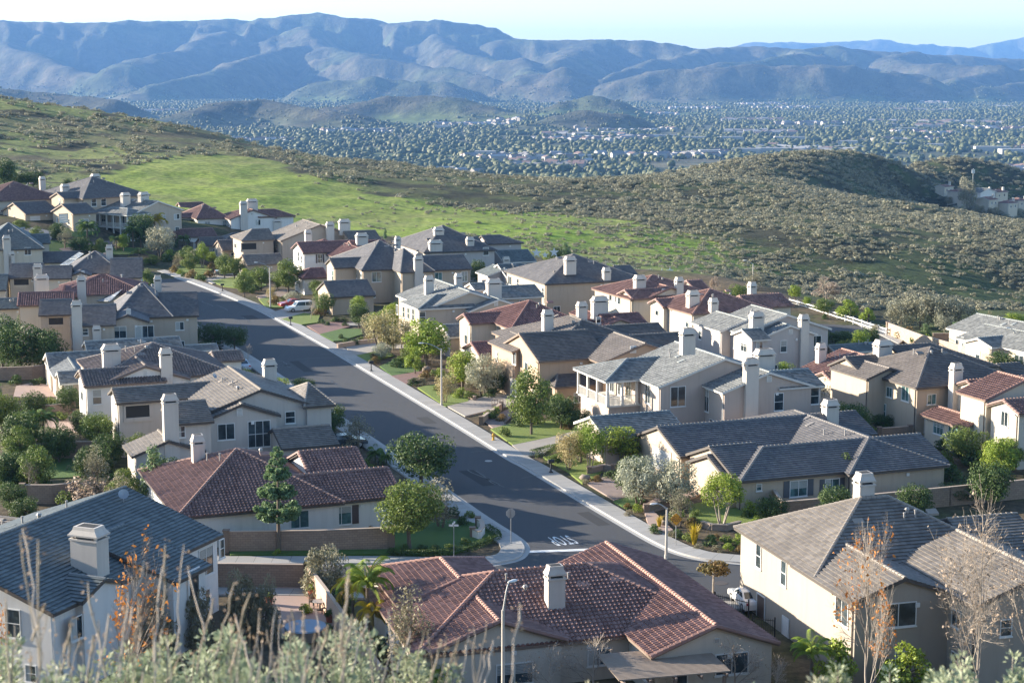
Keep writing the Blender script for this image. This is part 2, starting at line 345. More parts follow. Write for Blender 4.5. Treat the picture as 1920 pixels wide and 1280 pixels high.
RIDGES = [  # crest line points (px, py, distance), side slope
    (rp((-500, 45, 11500), (0, 40, 11500), (150, 44, 11500), (300, 39, 11500), (450, 33, 11500), (560, 24, 11500), (640, 31, 11400), (720, 46, 11300), (830, 34, 11200), (900, 43, 11200), (1000, 71, 11000)), .36),
    (rp((960, 75, 10500), (1100, 73, 10400), (1200, 76, 10300), (1300, 90, 10200), (1400, 81, 10200), (1480, 86, 10100), (1580, 88, 10200), (1700, 96, 10300), (1800, 104, 10400), (1900, 112, 10500), (2300, 110, 10500)), .33),
    (rp((1400, 82, 19500), (1480, 80, 19500), (1560, 78, 19500), (1640, 72, 19500), (1720, 79, 19500), (1800, 86, 19500), (1860, 77, 19500), (1930, 69, 19500), (2100, 74, 19500), (2500, 80, 19500)), .30),
    (rp((-60, 70, 11000), (40, 95, 10200), (120, 125, 9500), (230, 165, 8900)), .42),
    (rp((410, 60, 11000), (380, 85, 10400), (300, 100, 9900), (225, 118, 9400), (205, 122, 9200)), .40),
    (rp((600, 80, 10600), (520, 98, 9900), (440, 112, 9300), (350, 135, 8800), (285, 163, 8300)), .42),
    (rp((560, 50, 11000), (600, 85, 10300), (700, 105, 9500), (800, 128, 8900), (905, 152, 8400)), .40),
    (rp((830, 62, 10800), (850, 92, 10000), (950, 112, 9300), (1000, 140, 8700)), .42),
    (rp((980, 140, 8300), (1040, 124, 8300), (1100, 142, 8300)), .42),
    (rp((1100, 78, 10200), (1060, 95, 9700), (1020, 112, 9200)), .42),
    (rp((1290, 95, 10000), (1240, 104, 9500), (1190, 122, 9000), (1110, 148, 8500)), .42),
    (rp((1120, 155, 8200), (1200, 138, 8100), (1320, 126, 8000), (1440, 121, 8000), (1560, 124, 8000), (1660, 138, 8000), (1740, 160, 8000)), .40),
    (rp((1480, 90, 9900), (1530, 100, 9400), (1440, 106, 9000), (1330, 118, 8600)), .42),
    (rp((1700, 98, 10000), (1640, 108, 9400), (1740, 118, 9000), (1860, 122, 8800)), .40),
    (rp((1990, 118, 9400), (1900, 128, 8900), (1800, 142, 8500), (1740, 162, 8100)), .36),
    (rp((2000, 150, 8200), (1900, 158, 8000), (1800, 166, 7900)), .36),
    (rp((660, 150, 8000), (730, 140, 7900), (830, 152, 7800)), .42),
    (rp((-60, 165, 5600), (60, 171, 5500), (180, 178, 5400), (230, 186, 5300)), .34),
    (rp((235, 222, 4700), (330, 204, 4800), (430, 190, 4900), (500, 191, 4900), (560, 207, 4700), (640, 218, 4600)), .34),
    (rp((600, 202, 5300), (700, 182, 5300), (780, 173, 5300), (840, 187, 5200), (930, 208, 5000), (960, 216, 4900)), .34),
    (rp((1020, 212, 4500), (1060, 205, 4500), (1110, 212, 4500)), .28),
    (rp((1060, 188, 5600), (1110, 183, 5600), (1150, 190, 5600)), .30)]
def far_h(x, y):
    base = VALLEY + 10 * (fbm(x / 900, y / 900, 3, 3) - 0.5)
    wx = x + 420 * (fbm(x / 900, y / 900, 11, 4) - 0.5); wy = y + 420 * (fbm(x / 900, y / 900, 23, 4) - 0.5)
    wx = wx + 110 * (fbm(x / 190, y / 190, 31, 3) - 0.5); wy = wy + 110 * (fbm(x / 190, y / 190, 37, 3) - 0.5)
    z = np.full(x.shape, -1e4); drop = np.zeros(x.shape)
    for pts, k in RIDGES:
        k = k * 1.42
        for i in range(len(pts) - 1):
            a, b = pts[i], pts[i + 1]; e = b[:2] - a[:2]
            t = np.clip(((wx - a[0]) * e[0] + (wy - a[1]) * e[1]) / (e @ e), 0, 1)
            d = np.hypot(wx - a[0] - t * e[0], wy - a[1] - t * e[1]); zc = a[2] + t * (b[2] - a[2])
            hh = zc - VALLEY; d0 = 60.0; dd = np.sqrt(d * d + d0 * d0) - d0
            zz = zc - k * dd - 0.0
            drop = np.where(zz > z, k * dd, drop); z = np.maximum(z, zz)
    hgt = np.clip(z - VALLEY, 0, None)
    rd = ridged(x / 430 + 0.4 * fbm(x / 300, y / 300, 5, 2), y / 640, 41, 5, 0.5)
    r2 = ridged(x / 170 + .3 * fbm(x / 120, y / 120, 9, 2), y / 330, 57, 3, .5); z = z + (r2 - .7) * np.minimum(hgt * .25, 10 + drop * .45)
    z = z + (rd - 0.70) * np.minimum(hgt * 0.9, np.clip(drop * 3.0, 44, 330)) + (fbm(x / 70, y / 70, 77, 3) - .5) * np.minimum(hgt * .1, 14)
    m = np.maximum(z, base); s_ = np.clip(1 - np.abs(z - base) / 25, 0, 1); return m + 6 * s_ * s_
def height(x, y, clean=False):
    x = np.asarray(x, float); y = np.asarray(y, float); z = np.empty(x.shape)
    near = y < 1900; far = y > 950
    if near.any():
        xn, yn = x[near], y[near]; zn = near_h(xn, yn)
        d = in_poly_dist(xn, yn, PAD); w = sst(d, 0, 14); hill = sst(-d, 4, 60)
        zn = zn + hill * ((fbm(xn / 46, yn / 46, 91, 4) - .5) * 3.6 + (fbm(xn / 9, yn / 9, 93, 2) - .5) * .7)
        up = np.clip((yn - 300) / 80, 0, 1) * np.clip((-xn - 60) / 30, 0, 1)      # the pad climbs at the far left
        zn = zn * (1 - w) + w * up * np.clip(zn, 0, 9)
        slope = np.interp(yn, [-60, 0, 1.5, 4, 10, 40, 92], [46, 39.5, 39.3, 38.75, 34.2, 20.5, 0.0])
        zn = np.where(yn < 92, np.maximum(slope, 0) + (0 if clean else 0.15) * 0, zn)
        z[near] = zn
    if far.any():
        xf, yf = x[far], y[far]; zf = far_h(xf, yf); w = sst(yf, 1000, 1850)
        zz = zf
        m = yf < 1900; zo = np.where(m, 0, 0.0)
        if m.any():
            zn = near_h(xf[m], yf[m]) + (fbm(xf[m] / 46, yf[m] / 46, 91, 4) - .5) * 3.6 + (fbm(xf[m] / 9, yf[m] / 9, 93, 2) - .5) * .7
            zz = zf.copy(); zz[m] = np.clip(zn, VALLEY - 10, None) * (1 - w[m]) + zf[m] * w[m]
        z[far] = zz
    return z
def hz(x, y): return float(height(np.array([x]), np.array([y]))[0])
def T(px, py, d0=60.0):
    """where the line of sight through a pixel meets the terrain"""
    d = ray(px, py); Y = d0 * 1.008 ** np.arange(0, 560); t = Y / d.y
    zr = HC + d.z * t; zt = height(d.x * t, Y); k = np.argmax(zr <= zt)
    if zr[k] > zt[k]: k = len(Y) - 1
    if k == 0: k = 1
    a0 = zr[k - 1] - zt[k - 1]; a1 = zr[k] - zt[k]; f = a0 / (a0 - a1 + 1e-9); y_ = Y[k - 1] + f * (Y[k] - Y[k - 1])
    x_ = d.x * y_ / d.y; return Vector((x_, y_, hz(x_, y_)))
GRASS = [tuple(T(a, b, 300)[:2]) for a, b in ((160, 338), (250, 312), (340, 297), (430, 291), (520, 300), (555, 330), (680, 362), (830, 384), (960, 392), (1120, 405), (1240, 432), (1330, 455), (1390, 482), (1415, 512), (1330, 520), (1200, 503), (1000, 475), (760, 450), (560, 430), (300, 388), (200, 360))]
GRASS2 = [tuple(T(a, b, 300)[:2]) for a, b in ((1600, 470), (1700, 468), (1800, 500), (1920, 530), (1930, 570), (1800, 560), (1680, 530))]
SOIL = (.115, .090, .062)
def ground_col(x, y, z):
    n = x.size; c = np.zeros((n, 4)); c[:, 3] = 1
    def setc(w, col):
        for k in range(3): c[:, k] = c[:, k] * (1 - w) + col[k] * w
    f1 = fbm(x / 14, y / 14, 201, 5); f2 = fbm(x / 60, y / 60, 207, 4); f3 = fbm(x / 3.2, y / 3.2, 211, 3)
    setc(np.ones(n), (.055, .055, .035)); setc(sst(f1, .45, .62) * .8, (.080, .105, .040)); setc(sst(f3, .55, .75) * .5, (.055, .050, .034))
    left = sst(-x, -40, 140) * sst(y, 420, 480)                       # the upper left flank, thin grass among low scrub
    setc(left * sst(f1, .36, .48) * .9, (.235, .260, .090)); setc(left * sst(f2, .52, .62) * .6, (.16, .14, .09))
    g = in_poly_dist(x, y, GRASS); w = sst(g + (f1 - .5) * 26, -3, 4)
    setc(w, (.205, .300, .045)); setc(w * sst(-x, -30, 60) * .6, (.34, .38, .085)); setc(w * sst(f1, .48, .66) * .6, (.30, .32, .10)); setc(w * sst(fbm(x / 24, y / 24, 231, 3), .56, .64) * .3, (.24, .21, .12)); setc(w * sst(f3, .5, .7) * .45, (.130, .200, .030)); setc(w * sst(fbm(x / 5, y / 22, 219, 3), .52, .7) * .5, (.14, .21, .035)); setc(w * sst(f2, .6, .7) * .35, (.19, .19, .075))
    g2 = in_poly_dist(x, y, GRASS2); w = sst(g2 + (f1 - .5) * 30, -6, 8) * .8; setc(w, (.070, .095, .040))
    w = sst(in_poly_dist(x, y, PAD), -2, 3); setc(w, SOIL); setc(w * sst(f1, .5, .6) * .7, (.060, .075, .030)); setc(w * sst(f3, .5, .7) * .5, (.16, .125, .09))
    w = sst(y, 1500, 1900); fa = fbm(x / 120, y / 120, 301, 5); fb = fbm(x / 420, y / 420, 307, 4)
    setc(w, (.085, .095, .058)); setc(w * sst(fa, .5, .6) * .6, (.16, .14, .10)); setc(w * sst(fb, .56, .62) * .6, (.11, .16, .05))
    mt = sst(z, VALLEY + 14, VALLEY + 40) * sst(y, 2000, 2400)
    setc(mt, (.072, .072, .050)); setc(mt * sst(fb, .50, .62) * .6, (.075, .098, .045)); setc(mt * sst(fa, .56, .66) * .5, (.150, .125, .090)); setc(mt * sst(fbm(x / 45, y / 45, 311, 3), .52, .7) * .5, (.045, .050, .034))
    return c
def ground_mat(name, sc1, sc2, bump, dist):
    m, n, l, b = new_mat(name)
    at = n.new('ShaderNodeAttribute'); at.attribute_name = 'col'
    f = noise(n, l, sc1, 5, rough=0.7); g = noise(n, l, sc2, 4, rough=0.7)
    c = mix(n, l, ramp(n, l, f, [(0.35, (0, 0, 0)), (0.7, (1, 1, 1))]), mix(n, l, 1.0, at.outputs['Color'], (.50, .52, .50), 'MULTIPLY'), mix(n, l, 1.0, at.outputs['Color'], (1.42, 1.38, 1.25), 'MULTIPLY'))
    l.new(c, b.inputs['Base Color']); b.inputs['Roughness'].default_value = 0.95; b.inputs['Specular IOR Level'].default_value = 0.15
    bp = n.new('ShaderNodeBump'); bp.inputs['Strength'].default_value = bump; bp.inputs['Distance'].default_value = dist
    l.new(maths(n, l, 'ADD', f, maths(n, l, 'MULTIPLY', g, 0.5)), bp.inputs['Height']); l.new(bp.outputs[0], b.inputs['Normal'])
    return m
GM = {'near': ground_mat('ground_soil', .9, 6, 0.6, .12), 'hill': ground_mat('hill_ground', .55, 2.6, 0.7, .35), 'valley': ground_mat('valley_ground', .02, .1, .5, 3), 'mount': ground_mat('mountain_ground', .012, .05, 0.8, 14)}
def build_terrain():
    ys = [-60.0, -30, -10, -4, -2, 0]; y = 0.0
    while y < 96: y += 1.0 + y * .02; ys.append(y)
    while y < 1000: y += max(2.2, y * .0065); ys.append(y)
    while y < 11500: y *= 1.0062; ys.append(y)
    while y < 22500: y *= 1.0085; ys.append(y)
    ys = np.array(ys); a = np.linspace(-1, 1, 521); a = a * (.82 + .18 * a * a)
    X = a[None, :] * (ys[:, None].clip(0) * .47 + 95); Y = np.repeat(ys[:, None], len(a), 1)
    Z = height(X.ravel(), Y.ravel()).reshape(X.shape)
    xf, yf, zf = X.ravel(), Y.ravel(), Z.ravel(); col = ground_col(xf, yf, zf)
    nr, nc = X.shape; i = np.arange(nr - 1)[:, None] * nc + np.arange(nc - 1)[None]
    Q = np.stack([i, i + 1, i + nc + 1, i + nc], -1).reshape(-1, 4)
    cx = (xf[Q].mean(1)); cy = yf[Q].mean(1); cz = zf[Q].mean(1)
    pad = in_poly_dist(cx, cy, PAD) > 0
    cls = np.where(cy < 92, 1, np.where(pad, 0, np.where(cy < 1500, 2, np.where((cz > VALLEY + 22) & (cy > 2200), 4, 3))))
    for k, (nm, mt) in enumerate((('ground', 'near'), ('camera_slope', 'hill'), ('hillside', 'hill'), ('valley_floor', 'valley'), ('mountains', 'mount'))):
        q = Q[cls == k]; u, inv = np.unique(q, return_inverse=True); V = np.stack([xf[u], yf[u], zf[u]], 1)
        me = np_mesh(nm, V, inv.reshape(q.shape), [GM[mt]], col=col[u], smooth=True); o = link_mesh(nm, me); put(o, kind='structure')
build_terrain()
# ---------------------------------------------------------------- houses
def clip_half(poly, a, b, c):       # keep a*x + b*y + c >= 0
    out = []; n = len(poly)
    for i in range(n):
        p, q = poly[i], poly[(i + 1) % n]; dp = a * p[0] + b * p[1] + c; dq = a * q[0] + b * q[1] + c
        if dp >= 0: out.append(p)
        if (dp > 0 and dq < 0) or (dp < 0 and dq > 0):
            t = dp / (dp - dq); out.append((p[0] + t * (q[0] - p[0]), p[1] + t * (q[1] - p[1])))
    return out
def tile_face(mb, poly, seg):
    """poly: 3-D corner points, the first two on the eave (left to right seen from outside). seg 0: flat tiles, else barrel steps"""
    p = [Vector(q) for q in poly]; X = (p[1] - p[0]).normalized(); nrm = X.cross(p[2] - p[0]).normalized()
    if nrm.z < 0: nrm = -nrm
    Yv = nrm.cross(X)
    if Yv.z < 0: Yv = -Yv
    pl = [((q - p[0]).dot(X), (q - p[0]).dot(Yv)) for q in p]
    area = sum(pl[i][0] * pl[(i + 1) % len(pl)][1] - pl[(i + 1) % len(pl)][0] * pl[i][1] for i in range(len(pl)))
    if area < 0: pl = pl[::-1]
    E = 0.36 if not seg else 0.40; tmax = max(q[1] for q in pl); o3 = p[0]
    def lift(s, t, h): return o3 + X * s + Yv * t + nrm * h
    phase = [0.0, .085, .125, .085] if seg == 4 else [0.0, .065, .11, .13, .11, .065]
    rows = int(math.ceil(tmax / E - 1e-6)); smin0 = min(q[0] for q in pl); smax0 = max(q[0] for q in pl)
    ju = rng.uniform(0, 50)
    for k in range(rows):
        t0, t1 = k * E, min((k + 1) * E, tmax); strip = clip_half(clip_half(pl, 0, 1, -t0), 0, -1, t1)
        if len(strip) < 3: continue
        ks = k * 0.36 + .01
        if not seg:
            h0, h1 = .095, .018
            hh = lambda t: h0 + (h1 - h0) * (t - t0) / E
            mb.face([lift(s, t, hh(t)) for s, t in strip], 0, [(s + ju, ks + (t - t0) * .9) for s, t in strip])
            lo = [s for s, t in strip if abs(t - t0) < 1e-5]
            if len(lo) >= 2:
                a, b = min(lo), max(lo)
                mb.face([lift(a, t0, .004), lift(b, t0, .004), lift(b, t0, h0), lift(a, t0, h0)], 0, [(a + ju, ks), (b + ju, ks), (b + ju, ks), (a + ju, ks)])
            continue
        st = .33 / seg; a = min(s for s, t in strip); b = max(s for s, t in strip)
        i0 = int(math.floor(a / st)); i1 = int(math.ceil(b / st))
        tm = (t0 + t1) / 2; mid = []                                     # span inside along both borders of the row
        def span(t):
            xs = []
            for i in range(len(pl)):
                (ax, ay), (bx, by) = pl[i], pl[(i + 1) % len(pl)]
                if (ay - t) * (by - t) <= 0 and abs(ay - by) > 1e-9: xs.append(ax + (t - ay) / (by - ay) * (bx - ax))
            return (min(xs), max(xs)) if len(xs) > 1 else None
        s0 = span(t0 + 1e-4); s1 = span(t1 - 1e-4)
        if not s0 or not s1: continue
        for i in range(i0, i1):
            xa, xb = i * st, (i + 1) * st; ha, hb = phase[i % seg], phase[(i + 1) % seg]
            a0, b0 = max(xa, s0[0]), min(xb, s0[1]); a1, b1 = max(xa, s1[0]), min(xb, s1[1])
            u0 = (xa + xb) / 2 + ju; uvp = (u0, ks)
            if a0 < b0 and a1 < b1:
                mb.face([lift(a0, t0, ha + .05), lift(b0, t0, hb + .05), lift(b1, t1, hb * .8 + .008), lift(a1, t1, ha * .8 + .008)], 0, [uvp] * 4)
            elif a0 < b0:
                mb.face([lift(a0, t0, ha + .05), lift(b0, t0, hb + .05), lift(min(max((a0 + b0) / 2, s1[0]), s1[1]), t1, .03)], 0, [uvp] * 3)
            elif a1 < b1: mb.face([lift(a1, t1, .03), lift(min(max((a1 + b1) / 2, s0[0]), s0[1]), t0, .05), lift(b1, t1, .03)], 0, [uvp] * 3)
            if a0 < b0: mb.face([lift(a0, t0, .0), lift(b0, t0, .0), lift(b0, t0, hb + .05), lift(a0, t0, ha + .05)], 0, [uvp] * 4)
def ridge_cap(mb, p, q, barrel, m=1):
    p = Vector(p); q = Vector(q); d = q - p; L = d.length
    if L < .3: return
    d.normalize(); n = Vector((-d.y, d.x, 0)).normalized(); up = d.cross(n)
    if up.z < 0: up = -up
    st = .42; k = max(1, int(L / st)); st = L / k; w = .17 if barrel else .15
    for i in range(k):
        a = p + d * (i * st); b = p + d * ((i + 1) * st + .04); wa, wb = w * 1.12, w * .9; ha, hb = (.19, .13) if barrel else (.125, .085)
        A = [a - n * wa - up * .05, a - n * wa * .7 + up * ha * .75, a + up * ha, a + n * wa * .7 + up * ha * .75, a + n * wa - up * .05]
        B = [b - n * wb - up * .05, b - n * wb * .7 + up * hb * .75, b + up * hb, b + n * wb * .7 + up * hb * .75, b + n * wb - up * .05]
        for j in range(4): mb.face([A[j], A[j + 1], B[j + 1], B[j]], m)
        mb.face(A[::-1], m); mb.face(B, m)
HOUSES = []
class House:
    def __init__(s, label, th, wall, roof, trim='trim_dark', g=0.0, p=.36, name='house', seg=None, oh=.42, chim='chimney', glass='glass', group=None):
        s.label = label; s.th = math.radians(th); s.g = g; s.p = p; s.wall = wall; s.roof = roof; s.trim = trim; s.name = name
        s.barrel = roof in ('red', 'maroon', 'umber', 'redbrown'); s.seg = (seg if seg is not None else 4) if s.barrel else 0
        s.oh = oh; s.w = []; s.O = None; s.extra = []; s.root = None; s.chm = chim; s.glass = glass; s.group = group
        s.U = Vector((math.cos(s.th), math.sin(s.th))); s.Vv = Vector((-math.sin(s.th), math.cos(s.th))); s.todo = []; HOUSES.append(s)
    def loc(s, q):                     # world -> house
        if s.O is None: s.O = Vector((q[0], q[1]))
        d = Vector((q[0], q[1])) - s.O; return d.dot(s.U), d.dot(s.Vv)
    def at(s, px, py, z): return s.loc(P(px, py, z + s.g))
    def lray(s, px, py):
        d = ray(px, py); o = Vector((0, 0)) - s.O
        return (o.dot(s.U), o.dot(s.Vv), HC - s.g), (d.x * s.U.x + d.y * s.U.y, d.x * s.Vv.x + d.y * s.Vv.y, d.z)
    def add(s, ax, u0, u1, v0, v1, z, ends, p, base=-0.8, walls=True):
        if u1 < u0: u0, u1 = u1, u0
        if v1 < v0: v0, v1 = v1, v0
        i = len(s.w); e = .011 * i
        s.w.append(dict(ax=ax, u0=u0 + e * .3, u1=u1 - e * .3, v0=v0 + e * .3, v1=v1 - e * .3, z=z + e, ends=ends, p=p, base=base, walls=walls)); return s
    # ridge along u: near eave from A to B, R a point of the ridge
    def Uw(s, z, A, B, R=None, ends='gg', p=None, W=None, **k):
        p = p or s.p; ua, va = s.at(*A, z)
        ub = ua + B if isinstance(B, (int, float)) else s.at(*B, z)[0]
        if W is None:
            o, d = s.lray(*R); t = (z - p * va + p * o[1] - o[2]) / (d[2] - p * d[1])
            W = 2 * (o[1] + t * d[1] - va); W = min(max(W, 2.4), 24)
        return s.add('u', ua, ub, va, va + W, z, ends, p, **k)
    # ridge along v: left eave (or right with side='r') near corner A, far point B or length, R on the ridge
    def Vw(s, z, A, B=None, R=None, ends='gg', p=None, W=None, Q=None, side='l', **k):
        p = p or s.p; ua, va = s.at(*A, z); sg = 1 if side == 'l' else -1
        if W is None:
            o, d = s.lray(*R); t = (z - sg * p * ua + sg * p * o[0] - o[2]) / (d[2] - sg * p * d[0])
            W = 2 * sg * (o[0] + t * d[0] - ua); W = min(max(W, 2.4), 24)
        if Q is not None: vb = s.at(*Q, z + p * W / 2)[1]
        elif isinstance(B, (int, float)): vb = va + B
        else: vb = s.at(*B, z)[1]
        if vb < va + 1: vb = va + 4
        return s.add('v', ua, ua + sg * W, va, vb, z, ends, p, **k)
    def RU(s, zr, r, Pp, Q, ends='gg', p=None, **k):
        p = p or s.p; ua, va = s.at(*Pp, zr); ub = ua + Q if isinstance(Q, (int, float)) else s.at(*Q, zr)[0]
        if ends[0] == 'h': ua -= r
        if ends[1] == 'h': ub += r
        return s.add('u', ua, ub, va - r, va + r, zr - p * r, ends, p, **k)
    def RV(s, zr, r, Pp, Q, ends='gg', p=None, **k):
        p = p or s.p; ua, va = s.at(*Pp, zr); vb = va + Q if isinstance(Q, (int, float)) else s.at(*Q, zr)[1]
        if vb < va + 1: vb = va + 5
        if ends[0] == 'h': va -= r
        if ends[1] == 'h': vb += r
        return s.add('v', ua - r, ua + r, va, vb, zr - p * r, ends, p, **k)
    # openings, by the pixel of their centre on wall n/f/l/r of wing wi
    def wallpt(s, wi, face, px, py):
        w = s.w[wi]; o, d = s.lray(px, py); oh = s.ohs(w)
        if face == 'n': t = (w['v0'] + oh[2] - o[1]) / d[1]
        elif face == 'f': t = (w['v1'] - oh[3] - o[1]) / d[1]
        elif face == 'l': t = (w['u0'] + oh[0] - o[0]) / d[0]
        else: t = (w['u1'] - oh[1] - o[0]) / d[0]
        return Vector((o[0] + t * d[0], o[1] + t * d[1], o[2] + t * d[2]))
    def ohs(s, w):                     # overhang left, right, near, far
        r = .26
        if w['ax'] == 'u':
            return (r if w['ends'][0] == 'g' else s.oh, r if w['ends'][1] == 'g' else s.oh, s.oh, s.oh)
        return (s.oh, s.oh, r if w['ends'][0] == 'g' else s.oh, r if w['ends'][1] == 'g' else s.oh)
    def win(s, wi, face, px, py, w=1.2, h=1.3, panes=(2, 1), shut=None, kind='window'):
        s.todo.append(('win', wi, face, px, py, w, h, panes, shut, kind)); return s
    def chim_on(s, wi, px, pb, pt, wpx, plane='n', d=None):
        s.todo.append(('con', wi, px, pb, pt, wpx, plane, d)); return s
    def chim_ext(s, wi, px, pt, wpx, face='n'):
        s.todo.append(('cex', wi, px, pt, wpx, face)); return s
    def roofpt(s, wi, px, py, plane):
        w = s.w[wi]; o, d = s.lray(px, py); p = w['p']; z = w['z']
        if plane == 'n': t = (z + p * (o[1] - w['v0']) - o[2]) / (d[2] - p * d[1])
        elif plane == 'f': t = (z + p * (w['v1'] - o[1]) - o[2]) / (d[2] + p * d[1])
        elif plane == 'l': t = (z + p * (o[0] - w['u0']) - o[2]) / (d[2] - p * d[0])
        else: t = (z + p * (w['u1'] - o[0]) - o[2]) / (d[2] + p * d[0])
        return Vector((o[0] + t * d[0], o[1] + t * d[1], o[2] + t * d[2]))
    # ---- geometry
    def corners(s, w):                 # faces as lists of corners, first two on the eave
        ax = w['ax']; z = w['z']; p = w['p']
        if ax == 'u': a0, a1, b0, b1 = w['u0'], w['u1'], w['v0'], w['v1']; mp = lambda a, b, h: (a, b, h)
        else: a0, a1, b0, b1 = w['v0'], w['v1'], w['u0'], w['u1']; mp = lambda a, b, h: (b, a, h)
        r = (b1 - b0) / 2; bm = (b0 + b1) / 2; zr = z + p * r; e0, e1 = w['ends']
        ra = a0 + (min(r, (a1 - a0) / 2 - .02) if e0 == 'h' else 0); rb = a1 - (min(r, (a1 - a0) / 2 - .02) if e1 == 'h' else 0)
        F = [[mp(a0, b0, z), mp(a1, b0, z), mp(rb, bm, zr), mp(ra, bm, zr)], [mp(a1, b1, z), mp(a0, b1, z), mp(ra, bm, zr), mp(rb, bm, zr)]]
        if e0 == 'h': F.append([mp(a0, b1, z), mp(a0, b0, z), mp(ra, bm, zr)])
        if e1 == 'h': F.append([mp(a1, b0, z), mp(a1, b1, z), mp(rb, bm, zr)])
        hips = [(mp(ra, bm, zr), mp(rb, bm, zr))]
        if e0 == 'h': hips += [(mp(a0, b0, z), mp(ra, bm, zr)), (mp(a0, b1, z), mp(ra, bm, zr))]
        if e1 == 'h': hips += [(mp(a1, b0, z), mp(rb, bm, zr)), (mp(a1, b1, z), mp(rb, bm, zr))]
        rakes = []
        if e0 == 'g': rakes += [(mp(a0, b0, z), mp(ra, bm, zr)), (mp(a0, b1, z), mp(ra, bm, zr))]
        if e1 == 'g': rakes += [(mp(a1, b0, z), mp(rb, bm, zr)), (mp(a1, b1, z), mp(rb, bm, zr))]
        return F, hips, rakes
    def build(s):
        root = empty(s.name, (s.O.x, s.O.y, s.g), s.th, s.label, 'house', s.group); s.root = root
        wb, rb, tb = MB(), MB(), MB()
        for i, w in enumerate(s.w):
            F, hips, rakes = s.corners(w)
            for f in F:
                tile_face(rb, f, s.seg)
                top = [Vector(q) - Vector((0, 0, .015)) for q in f]; bot = [Vector(q) - Vector((0, 0, .20)) for q in f]
                n = len(f); tb.face(bot[::-1], 0)
                tb.face([bot[0], bot[1], top[1], top[0]], 0)
            for a, b in hips: ridge_cap(rb, Vector(a) + Vector((0, 0, .03)), Vector(b) + Vector((0, 0, .03)), s.barrel)
            for a, b in rakes:
                a = Vector(a); b = Vector(b); dz = Vector((0, 0, .21)); d = (b - a); n = Vector((d.y, -d.x, 0)).normalized() * .03
                up = Vector((0, 0, .05))
                tb.hull([a - n - dz, a + n - dz, a + n + up, a - n + up], [b - n - dz, b + n - dz, b + n + up, b - n + up], 0)
                if s.barrel: ridge_cap(rb, a, b, True, 0)
            if not w['walls']: continue
            o = s.ohs(w); e = .004 * i; x0, x1, y0, y1 = w['u0'] + o[0] + e, w['u1'] - o[1] - e, w['v0'] + o[2] + e, w['v1'] - o[3] - e
            if x1 - x0 < .5 or y1 - y0 < .5: continue
            zb = w['base']; p = w['p']; drop = .10
            if w['ax'] == 'u':
                ze = w['z'] + p * s.oh - drop; ym = (y0 + y1) / 2; zt = w['z'] + p * (w['v1'] - w['v0']) / 2 - drop
                prof = [(y0, zb), (y1, zb), (y1, ze), (ym, zt), (y0, ze)]
                if w['ends'] == 'hh': prof = [(y0, zb), (y1, zb), (y1, ze), (y0, ze)]
                A = [(x0, y, z) for y, z in prof]; B = [(x1, y, z) for y, z in prof]
                if w['ends'][0] == 'h' and w['ends'][1] == 'g': A = [(x0, y0, zb), (x0, y1, zb), (x0, y1, ze), (x0, ym, ze), (x0, y0, ze)]
                if w['ends'][1] == 'h' and w['ends'][0] == 'g': B = [(x1, y0, zb), (x1, y1, zb), (x1, y1, ze), (x1, ym, ze), (x1, y0, ze)]
            else:
                ze = w['z'] + p * s.oh - drop; xm = (x0 + x1) / 2; zt = w['z'] + p * (w['u1'] - w['u0']) / 2 - drop
                prof = [(x0, zb), (x1, zb), (x1, ze), (xm, zt), (x0, ze)]
                if w['ends'] == 'hh': prof = [(x0, zb), (x1, zb), (x1, ze), (x0, ze)]
                A = [(x, y0, z) for x, z in prof]; B = [(x, y1, z) for x, z in prof]
                if w['ends'][0] == 'h' and w['ends'][1] == 'g': A = [(x0, y0, zb), (x1, y0, zb), (x1, y0, ze), (xm, y0, ze), (x0, y0, ze)]
                if w['ends'][1] == 'h' and w['ends'][0] == 'g': B = [(x0, y1, zb), (x1, y1, zb), (x1, y1, ze), (xm, y1, ze), (x0, y1, ze)]
            wb.hull(A, B)
        wb.build('wall', W[s.wall], root); roof = rb.build('roof', [R_[s.roof], CAP[s.roof]], root); tb.build('eave_trim', M[s.trim], root)
        busy = []
        for t in s.todo:
            k = t[0]
            if k in ('win', 'cex'):
                q = s.wallpt(t[1], t[2] if k == 'win' else t[5], t[3] if k == 'win' else t[2], t[4] if k == 'win' else t[3]); busy.append((q, (t[5] / 2 + .8) if k == 'win' else 1.5, k))
            if k == 'win':
                _, wi, face, px, py, ww, hh, panes, shut, kind = t; c = s.wallpt(wi, face, px, py)
                make_window(root, c, face, ww, hh, panes, shut, kind, s)
            elif k == 'con':
                _, wi, px, pb, pt, wpx, plane, dd = t; c = s.roofpt(wi, px, pb, plane)
                o, d = s.lray(px, pt); tt = (c.y - o[1]) / d[1]; zt = o[2] + tt * d[2]; wm = wpx * c_depth(s, c) / FPX / max(.6, math.cos(s.th))
                zt = min(max(zt, c.z + .8), c.z + 5); wm = min(max(wm, .8), 3.2); dp = dd or min(1.1, wm)
                make_chimney(root, c.x, c.y + dp / 2, c.z - .8, zt, wm, dp, s.chm)
            elif k == 'cex':
                _, wi, px, pt, wpx, face = t; c = s.wallpt(wi, face, px, pt); wm = min(max(wpx * c_depth(s, c) / FPX / max(.6, math.cos(s.th)), .9), 2.6)
                cx, cy = (c.x, c.y - .05) if face == 'n' else (c.x - .05, c.y); o, d = s.lray(px, pt)
                make_chimney(root, cx, cy, 0, c.z, wm, .9, s.chm)
